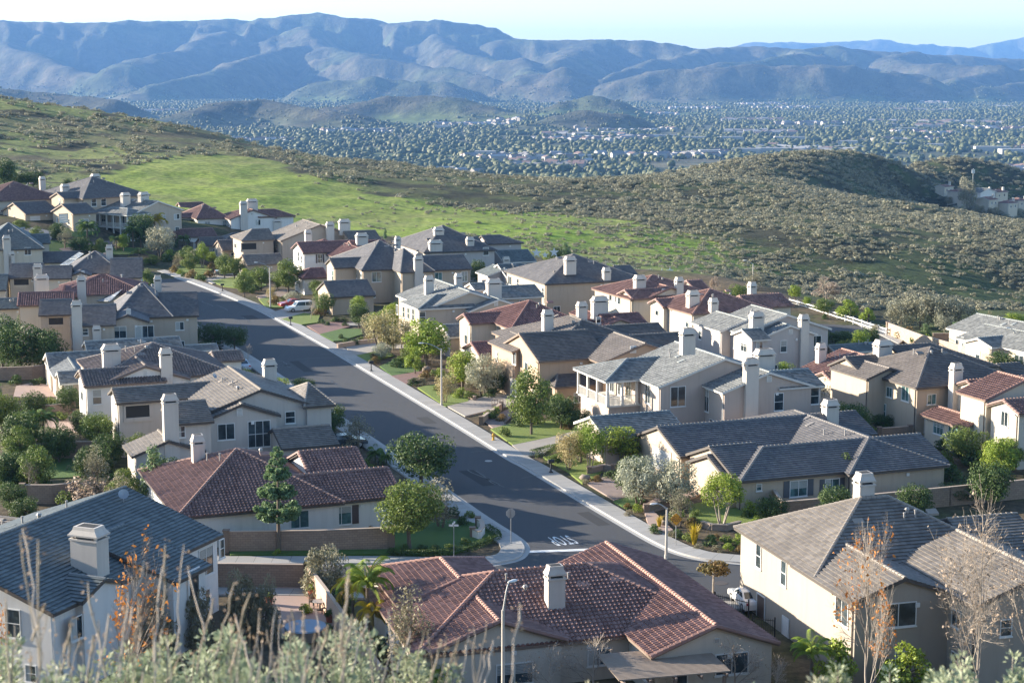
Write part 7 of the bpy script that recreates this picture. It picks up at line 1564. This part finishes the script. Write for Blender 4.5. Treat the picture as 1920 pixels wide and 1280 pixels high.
# slatted patio cover of the red foreground house
def pergola():
    q = [P(a, b, 2.75) for a, b in ((1120, 1228), (1313, 1214), (1374, 1262), (1130, 1276))]; q.append(None); near = [P(1135, 1290, 2.75), P(1385, 1272, 2.75)]; a, b = P(1128, 1229, 2.75), P(1313, 1214, 2.75); d = (b - a).normalized(); n = Vector((d.y, -d.x, 0)); W_ = (b - a).length; Dp = 5.2
    root = empty('patio_cover', (a.x, a.y, 0), math.atan2(d.y, d.x), 'flat slatted wooden patio cover attached to the red roofed foreground house', 'patio cover')
    s = MB(); k = int(Dp / .21)
    for i in range(k): y = -i * .21; s.box(-.3, W_ + .3, y - .05, y + .05, 2.78, 2.87)
    s.build('slats', plain('weathered_wood', (.36, .29, .23), .8, .2, 3), root)
    for i in range(5): m = MB(); x = W_ * i / 4; m.box(x - .06, x + .06, -Dp, .2, 2.55, 2.775); m.build('rafter', M['trim_brown'], root)
    for x in (.1, W_ / 2, W_ - .1): m = MB(); m.box(x - .1, x + .1, -Dp + .2, -Dp + .4, 0, 2.54); m.build('post', M['trim_brown'], root)
pergola()
# ---------------------------------------------------------------- street lamps, signs, hydrant, mail boxes
def lamp(px, ytop, ybase, ax, ay, label, base=None, D=None, zoff=0.0):
    if D: p = PD(px, ytop, D); hz_ = p.z; p = Vector((p.x, p.y, base if base is not None else 0.0)); H = hz_ - p.z
    else: p = P(px, ybase); k = FPX / p.y; H = (ybase - ytop) / k
    root = empty('street_lamp', p, 0, label, 'street lamp'); k = FPX / p.y; m = MB(); m.path([(0, 0, -.2), (0, 0, .35), (0, 0, .36), (0, 0, H * .9)], [.17, .16, .13, .08], 10); m.build('pole', M['lamppost'], root, True)
    dx = ax; dy = ay; e = Vector((dx, dy, H)); a = MB(); pts = [Vector((0, 0, H * .88)).lerp(e, t) + Vector((0, 0, math.sin(t * math.pi * .5) * 0 + (H * .12) * (math.sin(t * math.pi / 2) - t))) for t in (0, .15, .3, .5, .75, 1)]
    a.path(pts, [.07, .06, .05, .045, .04, .035], 8); arm = a.build('arm', M['metal'], root, True)
    d = Vector((dx, dy, 0)).normalized(); s = Vector((-d.y, d.x, 0)); h = MB(); c = e
    rings = []
    for t, w, hh in ((-.12, .04, .04), (.03, .10, .07), (.26, .135, .085), (.46, .11, .065), (.56, .04, .02)):
        o = c + d * t; rings.append([o + s * (w * math.cos(2 * math.pi * j / 10)) + Vector((0, 0, hh * math.sin(2 * math.pi * j / 10))) for j in range(10)])
    for A, B_ in zip(rings[:-1], rings[1:]): h.hull(A, B_)
    h.build('lamp_head', M['white'], arm, True); return root
lamp(828, 638, 761, -2.2, -.5, 'tall street lamp with its arm over the road in front of the bright green trees'); lamp(507, 490, 577, -2.0, -.5, 'farthest tall street lamp up the main street near the airy tree'); lamp(1249, 935, 1047, -.95, -.4, 'tall street lamp on the corner pavement beside the yellow diamond sign')
lamp(943, 1094, 0, .35, .35, 'street lamp pole rising before the red foreground roof', D=88); lamp(1411, 488, 545, -1.3, .4, 'lone street lamp against the green hill near the far turn'); lamp(1899, 612, 682, -.8, -.3, 'street lamp by the low house at the right edge')
def post_sign(name, px, ytop, ybase, label, cat, build):
    p = P(px, ybase); H = (ybase - ytop) / (FPX / p.y); root = empty(name, p, 0, label, cat); m = MB(); m.tube((0, 0, -.2), (0, 0, H), .035, .035, 8); m.build('pole', M['metal'], root); build(root, H); return root
def octagon(root, H):
    m = MB(); a = math.radians(21); u = Vector((math.cos(a), math.sin(a), 0)); n = Vector((math.sin(a), -math.cos(a), 0)); c = Vector((0, 0, H - .42)) + n * -.05; pts = [c + u * (.44 * math.cos(math.pi / 8 + k * math.pi / 4)) + Vector((0, 0, .44 * math.sin(math.pi / 8 + k * math.pi / 4))) for k in range(8)]
    m.hull(pts, [p - n * .012 for p in pts]); m.build('sign_back', M['metal'], root)
    f = MB(); f.face([c - n * .0135 + (p - c) * .98 for p in pts]); f.build('sign_face', plain('stop_red', (.5, .02, .02), .5), root)
post_sign('stop_sign', 958, 949, 1021, 'grey back of the eight sided stop sign on the left corner', 'stop sign', octagon)
def text_mesh(s, size, mat, name='lettering'):
    cu = bpy.data.curves.new(name, 'FONT'); cu.body = s; cu.size = size; cu.align_x = 'CENTER'; cu.offset = size * .02; cu.space_line = .85; tmp = bpy.data.objects.new(name, cu); C.objects.link(tmp); dg = bpy.context.evaluated_depsgraph_get(); me = bpy.data.meshes.new_from_object(tmp.evaluated_get(dg)); bpy.data.objects.remove(tmp); me.materials.clear(); me.materials.append(mat); return me
def diamond(root, H, txt=True):
    m = MB(); s = .56; z = H - s; a = [(s, 0, z), (0, 0, z + s), (-s, 0, z), (0, 0, z - s)]; A = [(x, -.05, zz) for x, _, zz in a]; B_ = [(x, -.035, zz) for x, _, zz in a]; m.hull(A, B_); o = m.build('sign_panel', M['yellow'], root)
    e = MB()
    for i in range(4):
        p, q = Vector(A[i]), Vector(A[(i + 1) % 4]); c = Vector((0, -.05, z)); p = c + (p - c) * .95; q = c + (q - c) * .95; pi, qi = c + (p - c) * .955, c + (q - c) * .955; e.face([Vector((v.x, -.053, v.z)) for v in (p, q, qi, pi)])
    e.build('border', M['black'], o)
    if txt: t = link_mesh('lettering', text_mesh('NOT A\nTHROUGH\nSTREET', .21, M['black']), o, (0, -.054, z + .12)); t.rotation_euler = (math.pi / 2, 0, 0)
r_ = post_sign('warning_sign', 1267, 957, 1024, 'yellow diamond sign reading NOT A THROUGH STREET on the corner pavement', 'road sign', diamond); r_.rotation_euler[2] = math.radians(3)
post_sign('warning_sign', 1901, 666, 690, 'small yellow diamond sign beside the right edge street lamp', 'road sign', lambda r, H: diamond(r, H, False))
def blades(root, H):
    for k, (a, w) in enumerate(((0, .8), (math.radians(75), .8))):
        m = MB(); d = Vector((math.cos(a), math.sin(a), 0)); m.bar(Vector((0, 0, H - .45 + k * .2)) - d * w / 2, Vector((0, 0, H - .45 + k * .2)) + d * w / 2, .02, .17); m.build('name_blade', M['white'], root)
post_sign('street_name_sign', 851, 972, 1048, 'thin street name post with two white blades behind the red ridge', 'street sign', blades)
def hydrant():
    p = P(925, 827); root = empty('fire_hydrant', p + Vector((0, 0, .1)), 0, 'yellow fire hydrant on the pavement beyond the drive', 'hydrant'); ym = plain('hydrant_yellow', (.62, .36, .03), .5); m = MB()
    m.path([(0, 0, 0), (0, 0, .08), (0, 0, .081), (0, 0, .62), (0, 0, .72), (0, 0, .8)], [.2, .2, .13, .13, .16, .05], 12); m.build('barrel', ym, root)
    for s in (-1, 1): n = MB(); n.tube((0, 0, .5), (s * .24, 0, .5), .08, .08, 8); n.build('nozzle', ym, root)
    c = MB(); c.tube((0, 0, .8), (0, 0, .9), .04, .04, 6); c.build('cap', ym, root)
hydrant()
def mailbox(px, yb, label):
    p = P(px, yb); root = empty('mailbox', p + Vector((0, 0, .14)), math.radians(21), label, 'mailbox'); m = MB(); m.box(-.06, .06, -.06, .06, -.1, 1.0); m.box(-.16, .16, -.16, .16, -.1, .12); m.build('post', M['black'], root)
    b = MB(); n = 8; pr = [(-.17, 1.0), (.17, 1.0), (.17, 1.2)] + [(.17 * math.cos(math.pi * k / n), 1.2 + .17 * math.sin(math.pi * k / n)) for k in range(1, n)] + [(-.17, 1.2)]; b.hull([(-.32, y, z) for y, z in pr], [(.32, y, z) for y, z in pr]); b.build('box', M['black'], root)
mailbox(545, 611, 'black mailbox on a post at the kerb before the pink brick drive'); mailbox(696, 697, 'black mailbox at the kerb left of the tall street lamp'); mailbox(1033, 888, 'black mailbox at the kerb beside the clipped hedges'); mailbox(417, 547, 'small black mailbox farthest up the street')
# ---------------------------------------------------------------- cars
def car(px, yb, ang, L, col, label, suv=False, g=.15, glassm='glass'):
    p = P(px, yb); root = empty('parked_car', p + Vector((0, 0, g)), math.radians(ang), label, 'car'); cm = plain('car_paint', col, .25, .02); cm.node_tree.nodes['Principled BSDF'].inputs['Coat Weight'].default_value = .5
    Wd = 1.86; H = 1.75 if suv else 1.45; hl = L / 2
    side = [(-hl, .35), (-hl, .75), (-hl + .1, .98), (-hl + .55 if suv else -hl + 1.0, 1.02), (hl - 1.25, .98), (hl - .25, .82), (hl, .68), (hl, .35)]
    b = MB()
    for k in range(len(side) - 1): pass
    A = [(x, -Wd / 2 + (.06 if z > .9 else 0), z) for x, z in side]; B_ = [(x, Wd / 2 - (.06 if z > .9 else 0), z) for x, z in side]; b.hull(A, B_); body = b.build('body', cm, root)
    if suv: cab = [(-hl + .12, 1.0), (-hl + .32, H - .08), (-hl + .7, H), (.35, H), (.65, H - .08), (hl - 1.3, .98)]
    else: cab = [(-hl + .75, .98), (-hl + 1.45, H - .06), (-.5, H), (.25, H - .03), (hl - 1.35, .97)]
    c = MB(); ins = lambda z: .08 + max(0, z - 1.0) * .28; c.hull([(x, -Wd / 2 + ins(z), z) for x, z in cab], [(x, Wd / 2 - ins(z), z) for x, z in cab]); c.build('cabin', cm, root)
    zt = H - .12
    def glass(name, pts): m = MB(); m.face(pts); m.build(name, M[glassm], root)
    for s in (-1, 1):
        y = lambda z: s * (Wd / 2 - ins(z) + .012); x0, x1 = (-hl + .45, .55) if suv else (-hl + 1.35, .2); xb0, xb1 = (-hl + .3, hl - 1.5) if suv else (-hl + .98, hl - 1.55); xm = (x0 + x1) / 2
        glass('side_window', [(xb0, y(1.05), 1.05), (xm - .05, y(1.05), 1.05), (xm - .05, y(zt), zt), (x0, y(zt), zt)][::s]); glass('side_window', [(xm + .05, y(1.05), 1.05), (xb1, y(1.05), 1.05), (x1, y(zt), zt), (xm + .05, y(zt), zt)][::s])
    (xa, za), (xb, zb) = cab[-1], cab[-2]; yy = Wd / 2 - .22; glass('windscreen', [(xa - .06, -yy, za + .06), (xa - .06, yy, za + .06), (xb + .06, yy * .88, zb - .03), (xb + .06, -yy * .88, zb - .03)]) if False else None
    def slab(name, p0, p1):
        (xa, za), (xb, zb) = p0, p1; d = Vector((xb - xa, 0, zb - za)); n = Vector((-d.z, 0, d.x)).normalized(); 
        if n.z < 0: n = -n
        a = Vector((xa, 0, za)) + d * .1 + n * .012; b2 = Vector((xa, 0, za)) + d * .9 + n * .012; glass(name, [a + Vector((0, -yy, 0)), a + Vector((0, yy, 0)), b2 + Vector((0, yy * .86, 0)), b2 + Vector((0, -yy * .86, 0))])
    slab('windscreen', cab[-1], cab[-2]); slab('rear_window', cab[0], cab[1])
    for x in (-hl + .85, hl - .9):
        for s in (-1, 1):
            w = MB(); w.tube((x, s * (Wd / 2 - .22), .34), (x, s * (Wd / 2 + .02), .34), .34, .34, 18); wh = w.build('wheel', M['black'], root); r = MB(); r.tube((x, s * (Wd / 2 + .02), .34), (x, s * (Wd / 2 + .035), .34), .21, .19, 12); r.build('rim', M['metal'], wh)
    for s in (-1, 1):
        m = MB(); m.box(hl - .06, hl + .015, s * .68 - .17, s * .68 + .17, .62, .76); m.build('headlight', M['white'], root); m = MB(); m.box(-hl - .012, -hl + .05, s * .72 - .12, s * .72 + .12, .72, .9); m.build('tail_light', plain('tail_red', (.4, .02, .02), .4), root)
        m = MB(); m.box(.55, .75, s * (Wd / 2 + .08) - .08, s * (Wd / 2 + .08) + .08, 1.0, 1.13); m.build('wing_mirror', cm, root)
    return root
car(563, 585, 180 + 25, 4.9, (.70, .70, .69), 'white sport utility vehicle parked on the driveway by the single garage gable', True); car(548, 577, 180 + 25, 4.6, (.35, .03, .03), 'red car half hidden behind the white sport utility vehicle')
car(426, 517, 15, 4.8, (.20, .19, .175), 'grey sedan parked in front of the two small garage gables'); car(646, 838, 20, 4.8, (.04, .055, .07), 'dark car parked in the shade beside the shaded gable house', g=.05); car(1402, 1136, 100, 4.5, (.72, .73, .74), 'white car between the iron fence and the tan foreground house', g=.05)
car(8, 424, 40, 4.6, (.65, .68, .70), 'white car cut by the left edge below the large tan house', g=.8); car(405, 648, 105, 4.5, (.5, .55, .6), 'pale car parked on the left kerb under the dark trees', g=.02); car(452, 693, 112, 4.4, (.45, .5, .56), 'silver car parked at the left kerb above the shaded gables', g=.02)
# ---------------------------------------------------------------- small things
def star(px, py, D, r, label):
    p = PD(px, py, D); z0 = hz(p.x, p.y); root = empty('star_decoration', (p.x, p.y, z0), 0, label, 'star decoration', 'white star decorations at the hill edge'); m = MB(); m.tube((0, .06, -.2), (0, .06, p.z - z0), .03, .03, 5); m.build('pole', M['metal'], root)
    s = MB(); zc = p.z - z0; pts = [(r * (1 if k % 2 == 0 else .42) * math.sin(math.pi * k / 5), 0, zc + r * (1 if k % 2 == 0 else .42) * math.cos(math.pi * k / 5)) for k in range(10)]; s.hull([(x, 0, z) for x, _, z in pts], [(x, -.06, z) for x, _, z in pts]); s.build('star', M['white'], root)
for px, py, r, lab in ((1241, 511, .9, 'left white star of the pair above the red roofs'), (1256, 508, .8, 'right white star of the pair above the red roofs'), (1006, 474, 1.0, 'large white star beside the low blue grey roofs'), (1022, 478, .7, 'smaller white star left of the shooting one'), (1039, 473, 1.0, 'white star nearest the tan hipped roof')): star(px, py, 345, r, lab)
def lights_string():
    root = None; mb = MB(); pts = [PD(a, b, 348) for a, b in ((1135, 489), (1180, 497), (1220, 504), (1270, 510), (1320, 516), (1370, 521))]
    for p in pts: z = hz(p.x, p.y); mb.tube((p.x, p.y, z - .2), (p.x, p.y, p.z), .04, .04, 5)
    w = MB()
    for a, b in zip(pts[:-1], pts[1:]):
        L = (b - a).length; k = int(L / .35)
        for j in range(k):
            t = j / k; q = a.lerp(b, t) - Vector((0, 0, .5 * 4 * t * (1 - t))); w.box(q.x - .06, q.x + .06, q.y - .06, q.y + .06, q.z - .06, q.z + .06)
    root = empty('string_lights', (0, 0, 0), 0, 'strings of small white lamps hung along the foot of the hill', 'string lights'); mb.build('poles', M['metal'], root); w.build('bulbs', M['white'], root)
lights_string()
def pot(px, py, key, s, label):
    p = P(px, py); root = empty('potted_plant', p + Vector((0, 0, .1)), 0, label, 'potted plant'); m = MB(); m.path([(0, 0, 0), (0, 0, .5), (0, 0, .55)], [.22, .32, .34], 12); m.build('pot', M['terracotta'], root)
    for pn, me in PROTO[key]['parts'][-1:]: o = link_mesh('foliage', me, root, (0, 0, .45)); o.scale = (s, s, s)
pot(585, 1122, 'shrubvivid', .7, 'terracotta pot with a bright green plant by the pale patio wall'); pot(618, 1168, 'shrubgreen', .6, 'second terracotta pot farther down the patio wall'); pot(505, 1135, 'shrubvivid', .5, 'small pot at the left side of the pink patio')
def patio_table(px, py, r, h, mat, label, name='patio_table'):
    p = P(px, py); root = empty(name, p + Vector((0, 0, .1)), 0, label, 'table'); m = MB(); m.tube((0, 0, h - .05), (0, 0, h), r, r, 28); m.build('tabletop', mat, root); l = MB(); l.path([(0, 0, 0), (0, 0, .05), (0, 0, .051), (0, 0, h - .05)], [r * .5, r * .5, .06, .06], 12); l.build('pedestal', M['black'], root)
M['spa'] = plain('spa_cover_blue', (.28, .36, .45), .6, .1); patio_table(600, 1145, .55, .72, M['metal'], 'small round metal table on the pink patio')
def spa():
    p = P(573, 1196); root = empty('hot_tub', p + Vector((0, 0, .1)), 0, 'round blue covered hot tub on the foreground patio', 'hot tub'); m = MB(); m.tube((0, 0, 0), (0, 0, .75), 1.45, 1.5, 32); m.build('shell', M['stone'], root); c = MB(); c.tube((0, 0, .755), (0, 0, .86), 1.55, 1.5, 32); c.build('cover', M['spa'], root)
spa()
def chair(px, py, ang, mat, label, w=.55):
    p = P(px, py); root = empty('garden_chair', p + Vector((0, 0, .12)), math.radians(ang), label, 'chair'); s = MB(); s.box(-w / 2, w / 2, -.25, .25, .42, .46); s.build('seat', mat, root); b = MB()
    for i in range(5): x = -w / 2 + .04 + i * (w - .08) / 4; b.box(x - .025, x + .025, .22, .25, .46, .95)
    b.box(-w / 2, w / 2, .22, .25, .951, 1.0); b.build('backrest', mat, root)
    for x in (-w / 2 + .03, w / 2 - .03):
        for y in (-.22, .22): l = MB(); l.box(x - .025, x + .025, y - .025, y + .025, 0, .42); l.build('leg', mat, root)
chair(588, 1140, 60, M['black'], 'black iron chair left of the small round patio table'); chair(612, 1152, -120, M['black'], 'black iron chair right of the small round patio table'); chair(934, 766, 20, M['trim_brown'], 'wide wooden garden bench behind the salmon planter wall', 1.5)
def acunit(): p = P(1418, 1272); root = empty('air_conditioner', p, 0, 'grey air conditioning unit beside the red house end wall', 'air conditioner'); m = MB(); m.tube((0, 0, 0), (0, 0, .8), .45, .45, 20); m.build('casing', M['metal'], root); c = MB(); c.tube((0, 0, .8), (0, 0, .84), .38, .38, 20); c.build('fan_grille', M['black'], root)
acunit()
def boulder(px, py, s, lab):
    V = ICO[0][0] * np.array([s, s * .8, s * .6]); V = V * (1 + np.random.default_rng(int(px)).uniform(-.15, .15, len(V)))[:, None]; p = P(px, py); put(link_mesh('boulder', np_mesh('boulder', V, ICO[0][1], [M['stone']]), loc=(p.x, p.y, .3)), lab, 'boulder')
for px, py, s, lab in ((800, 696, .7, 'pale boulder under the vivid green trees'), (815, 702, .6, 'second pale boulder right of the first'), (1097, 901, .6, 'boulder beside the stone pier of the hedged garden'), (1245, 986, .4, 'small boulder at the corner path')): boulder(px, py, s, lab)
# ---------------------------------------------------------------- far right cluster of houses below the oak tree
rngc = random.Random(5)
for k, (px, py, D, w, d, hh, c, lab) in enumerate(((1888, 398, 930, 8.5, 8, 6.2, 'pink', 'pinkish far house nearest the right edge with a plain red roof'), (1850, 390, 950, 8, 9, 5.6, 'pale', 'pale far house with a white chimney among red roofs'), (1815, 385, 975, 8, 9, 5.4, 'pink', 'pink far house left of the pale one'), (1795, 372, 1010, 9, 8, 5, 'beige', 'beige far house behind the big lone tree'),
        (1840, 372, 1040, 14, 9, 4.5, 'white', 'long low white far building behind the red roofs'), (1770, 360, 1020, 9, 7, 4, 'beige', 'leftmost small red roofed far house'), (1910, 388, 1000, 9, 9, 5, 'beige', 'far house cut by the right edge behind the pinkish one'), (1868, 374, 1000, 10, 8, 5, 'pink', 'far pink house behind the pale one'))):
    p = T(px, py + 4, 700); H0 = House(lab, 28 + 14 * rngc.random(), c if c == 'white' else 'cream', 'red' if c != 'white' else 'blue', 'trim_white', g=p.z, p=.3, seg=0); H0.barrel = False; H0.O = Vector((p.x, p.y))
    H0.add('u' if k % 2 else 'v', -w / 2, w / 2, -d / 2, d / 2, hh, 'gg' if k % 3 else 'hh', .3, base=-6); H0.build(); make_chimney(H0.root, w * .3, -d * .2, hh, hh + 2.6, 1.1, .9)
    make_window(H0.root, Vector((-w * .2, -d / 2 + .42, hh - 1.6)), 'n', 1.2, 1.4, (2, 1), None, 'window', H0); make_window(H0.root, Vector((w * .2, -d / 2 + .42, hh - 1.6)), 'n', 1.2, 1.4, (2, 1), None, 'window', H0)
p_ = T(1812, 394, 700); plant_at('oak', Vector((p_.x, p_.y, p_.z - 1)), 1.25, 2.6, 'big lone spreading tree before the far cluster of red roofs')
for k, (px, py) in enumerate(((1800, 398), (1862, 400), (1905, 402), (1835, 396), (1780, 380))): p_ = T(px, py + 4, 700); plant_at('oak', Vector((p_.x, p_.y, p_.z - 1)), .8, .8, 'rounded garden tree in front of the far cluster of red roofs', group='garden trees of the far cluster')
def mast(): p = T(1822, 392, 700); t = PD(1822, 316, p.y); root = empty('radio_mast', p, 0, 'thin pale radio mast behind the big lone tree', 'mast'); m = MB(); m.tube((0, 0, -2), (0, 0, (t - p).z), .28, .16, 6); m.build('pole', M['metal'], root); a = MB(); a.box(-.8, .8, -.1, .1, (t - p).z - 2.5, (t - p).z - .6); a.build('antenna', M['white'], root)
mast()
# ---------------------------------------------------------------- sagebrush and dead stalks right before the camera
def fore():
    r = np.random.default_rng(2024); rr = random.Random(9)
    def sage(k, x, y, topz, w, leafm, dens=1.0):
        z0 = hz(x, y); h = topz - z0; n = int(42 * dens); V_, F__, U_ = [], [], []; base = 0; mb = MB(); cs, ns = [], []
        for i in range(n):
            a = r.uniform(0, 6.28); o = r.uniform(0, w / 2) ; tip = Vector((o * math.cos(a), o * math.sin(a), h * r.uniform(.72, 1.0) * (1 - .35 * (o / (w / 2)) ** 2))); rt = Vector((tip.x * .25, tip.y * .25, -.05)); mid = rt.lerp(tip, .6) + Vector((r.uniform(-.05, .05), r.uniform(-.05, .05), .03)); mb.path([rt, mid, tip], [.006, .004, .002], 4)
            for j in range(190):
                t = 1 - r.uniform(0, 1) ** 1.6 * .75; q = mid.lerp(tip, (t - .4) / .6) if t > .4 else rt.lerp(mid, t / .4); d = Vector((r.normal(), r.normal(), r.normal() * .6 + .8)).normalized(); cs.append(q + d * .028); ns.append(d)
        cs = np.array([c[:] for c in cs]); dirs = np.array([c[:] for c in ns]); side = np.cross(dirs, r.normal(0, 1, dirs.shape)); side /= np.linalg.norm(side, axis=1)[:, None]; L = r.uniform(.010, .021, len(cs))[:, None]; Wd = L * .26
        V = np.stack([cs - dirs * L * .5, cs - side * Wd + dirs * L * .1, cs + dirs * L * .7, cs + side * Wd + dirs * L * .1], 1).reshape(-1, 3); UV = np.repeat(np.stack([r.uniform(0, 1, len(cs)), r.uniform(0, 1, len(cs))], 1), 4, 0)
        lab = {'sage': 'pale green sagebrush bush out of focus at the bottom of the view', 'mid': 'deeper green bush out of focus at the bottom of the view'}[leafm]
        root = empty('sagebrush', (x, y, z0), 0, lab, 'bush', 'sagebrush at the bottom of the view'); mb.build('stems', M['palebark'], root); link_mesh('leaves', np_mesh('sage_leaves', V, np.arange(len(V)).reshape(-1, 4), [F_[leafm if leafm != 'mid' else 'olive']], uv=UV), root)
    k = 0
    tops = [(0, 1205), (120, 1215), (230, 1180), (330, 1175), (430, 1165), (540, 1185), (640, 1160), (700, 1170), (800, 1215), (870, 1262), (960, 1285), (1060, 1290), (1250, 1290), (1400, 1282), (1500, 1268), (1600, 1250), (1700, 1240), (1780, 1225), (1850, 1215), (1920, 1210), (2000, 1200), (-80, 1215)]
    for px, py in tops:
        for rep in range(2):
            D = rr.uniform(3.6, 4.8) + rep * .8; t = PD(px + rr.uniform(-30, 30), py + rr.uniform(0, 26) + rep * -6, D); sage(k, t.x, t.y, t.z, rr.uniform(.45, .62), 'sage' if rr.random() < .75 else 'mid', .8); k += 1
    # dead stalks
    mb = MB(); V_, n_ = [], 0; cs = []
    def stalk(px0, py0, px1, py1, D, w=.006):
        a = PD(px0, py0, D); b = PD(px1, py1, D + rr.uniform(-.2, .2)); pts = [a.lerp(b, t) + Vector((rr.uniform(-.004, .004), rr.uniform(-.01, .01), rr.uniform(-.003, .003))) * (1 if 0 < t < 1 else 0) for t in (0, .2, .4, .6, .8, 1)]; mb.path(pts, [w, w * .9, w * .8, w * .75, w * 1.05, w * .5], 5)
        d = (pts[-1] - pts[0])
        for j in range(int(22 * w / .006)): q = pts[-1] - (pts[-1] - pts[-3]) * rr.random() * .9; q = q + Vector((rr.gauss(0, .006), rr.gauss(0, .006), rr.gauss(0, .006))); cs.append(q[:])
    for px0, py0, px1, py1, D in ((75, 1260, 38, 1000, 2.9), (75, 1250, 72, 1010, 2.8), (60, 1200, 85, 1130, 2.9), (72, 1180, 42, 990, 2.9), (118, 1265, 130, 1190, 3.0), (130, 1250, 132, 1160, 3.0), (225, 1270, 240, 1110, 3.0), (235, 1200, 270, 1050, 3.2), (290, 1240, 305, 1060, 3.2), (330, 1220, 345, 1020, 3.3), (305, 1150, 310, 1020, 3.4),
        (370, 1260, 400, 1120, 3.2), (405, 1230, 440, 1090, 3.2), (385, 1200, 352, 1060, 3.4), (430, 1260, 470, 1110, 3.3), (500, 1280, 520, 1130, 3.2), (470, 1250, 440, 1150, 3.4), (560, 1260, 545, 1140, 3.4), (640, 1270, 660, 1150, 3.3), (635, 1240, 655, 1060, 3.0), (640, 1200, 655, 1070, 3.0), (660, 1260, 690, 1150, 3.4), (700, 1280, 680, 1180, 3.3), (745, 1260, 770, 1180, 3.4),
        (800, 1290, 830, 1200, 3.4), (860, 1290, 880, 1190, 3.4), (910, 1290, 925, 1200, 3.5), (955, 1300, 975, 1130, 2.9), (870, 1280, 850, 1220, 3.3), (20, 1280, 10, 1120, 3.1), (160, 1290, 175, 1190, 3.2), (200, 1270, 165, 1090, 3.2), (265, 1290, 262, 1120, 3.1), (180, 1290, 205, 1150, 3.0), (590, 1290, 615, 1170, 3.3), (520, 1270, 500, 1180, 3.4)): stalk(px0, py0, px1, py1, D, rr.uniform(.0016, .0028))
    for i in range(70):
        x = rr.uniform(-20, 900); y0 = 1290; L = rr.uniform(60, 150); stalk(x, y0, x + rr.uniform(-18, 34), y0 - L, rr.uniform(3.0, 3.8), rr.uniform(.0008, .0014))
    m = mb.mesh('dry_stalks', [M['palebark']]); cs = np.array(cs); V, Fq, UV = leaf_quads(cs, r.normal(0, 1, (len(cs), 3)), .004, r=r)
    put(link_mesh('dry_grass', m), kind='stuff', label='blurred pale dead stalks standing before the camera'); put(link_mesh('dry_seed_heads', np_mesh('seed', V, Fq, [F_['dry']], uv=UV)), kind='stuff', label='seed heads on the blurred dead stalks')
fore()
# ---------------------------------------------------------------- the air of the valley
def build_haze():
    m = bpy.data.materials.new('valley_air'); m.use_nodes = True; n = m.node_tree.nodes; n.clear(); l = m.node_tree.links
    o = n.new('ShaderNodeOutputMaterial'); v = n.new('ShaderNodeVolumePrincipled'); v.inputs['Color'].default_value = (.22, .48, 1, 1)
    v.inputs['Density'].default_value = 4.5e-5; v.inputs['Anisotropy'].default_value = 0.0; l.new(v.outputs[0], o.inputs['Volume'])
    b = MB(); b.box(-14000, 14000, -300, 24000, -160, 520); h = b.build('haze', m); put(h, kind='stuff', label=None)
build_haze()
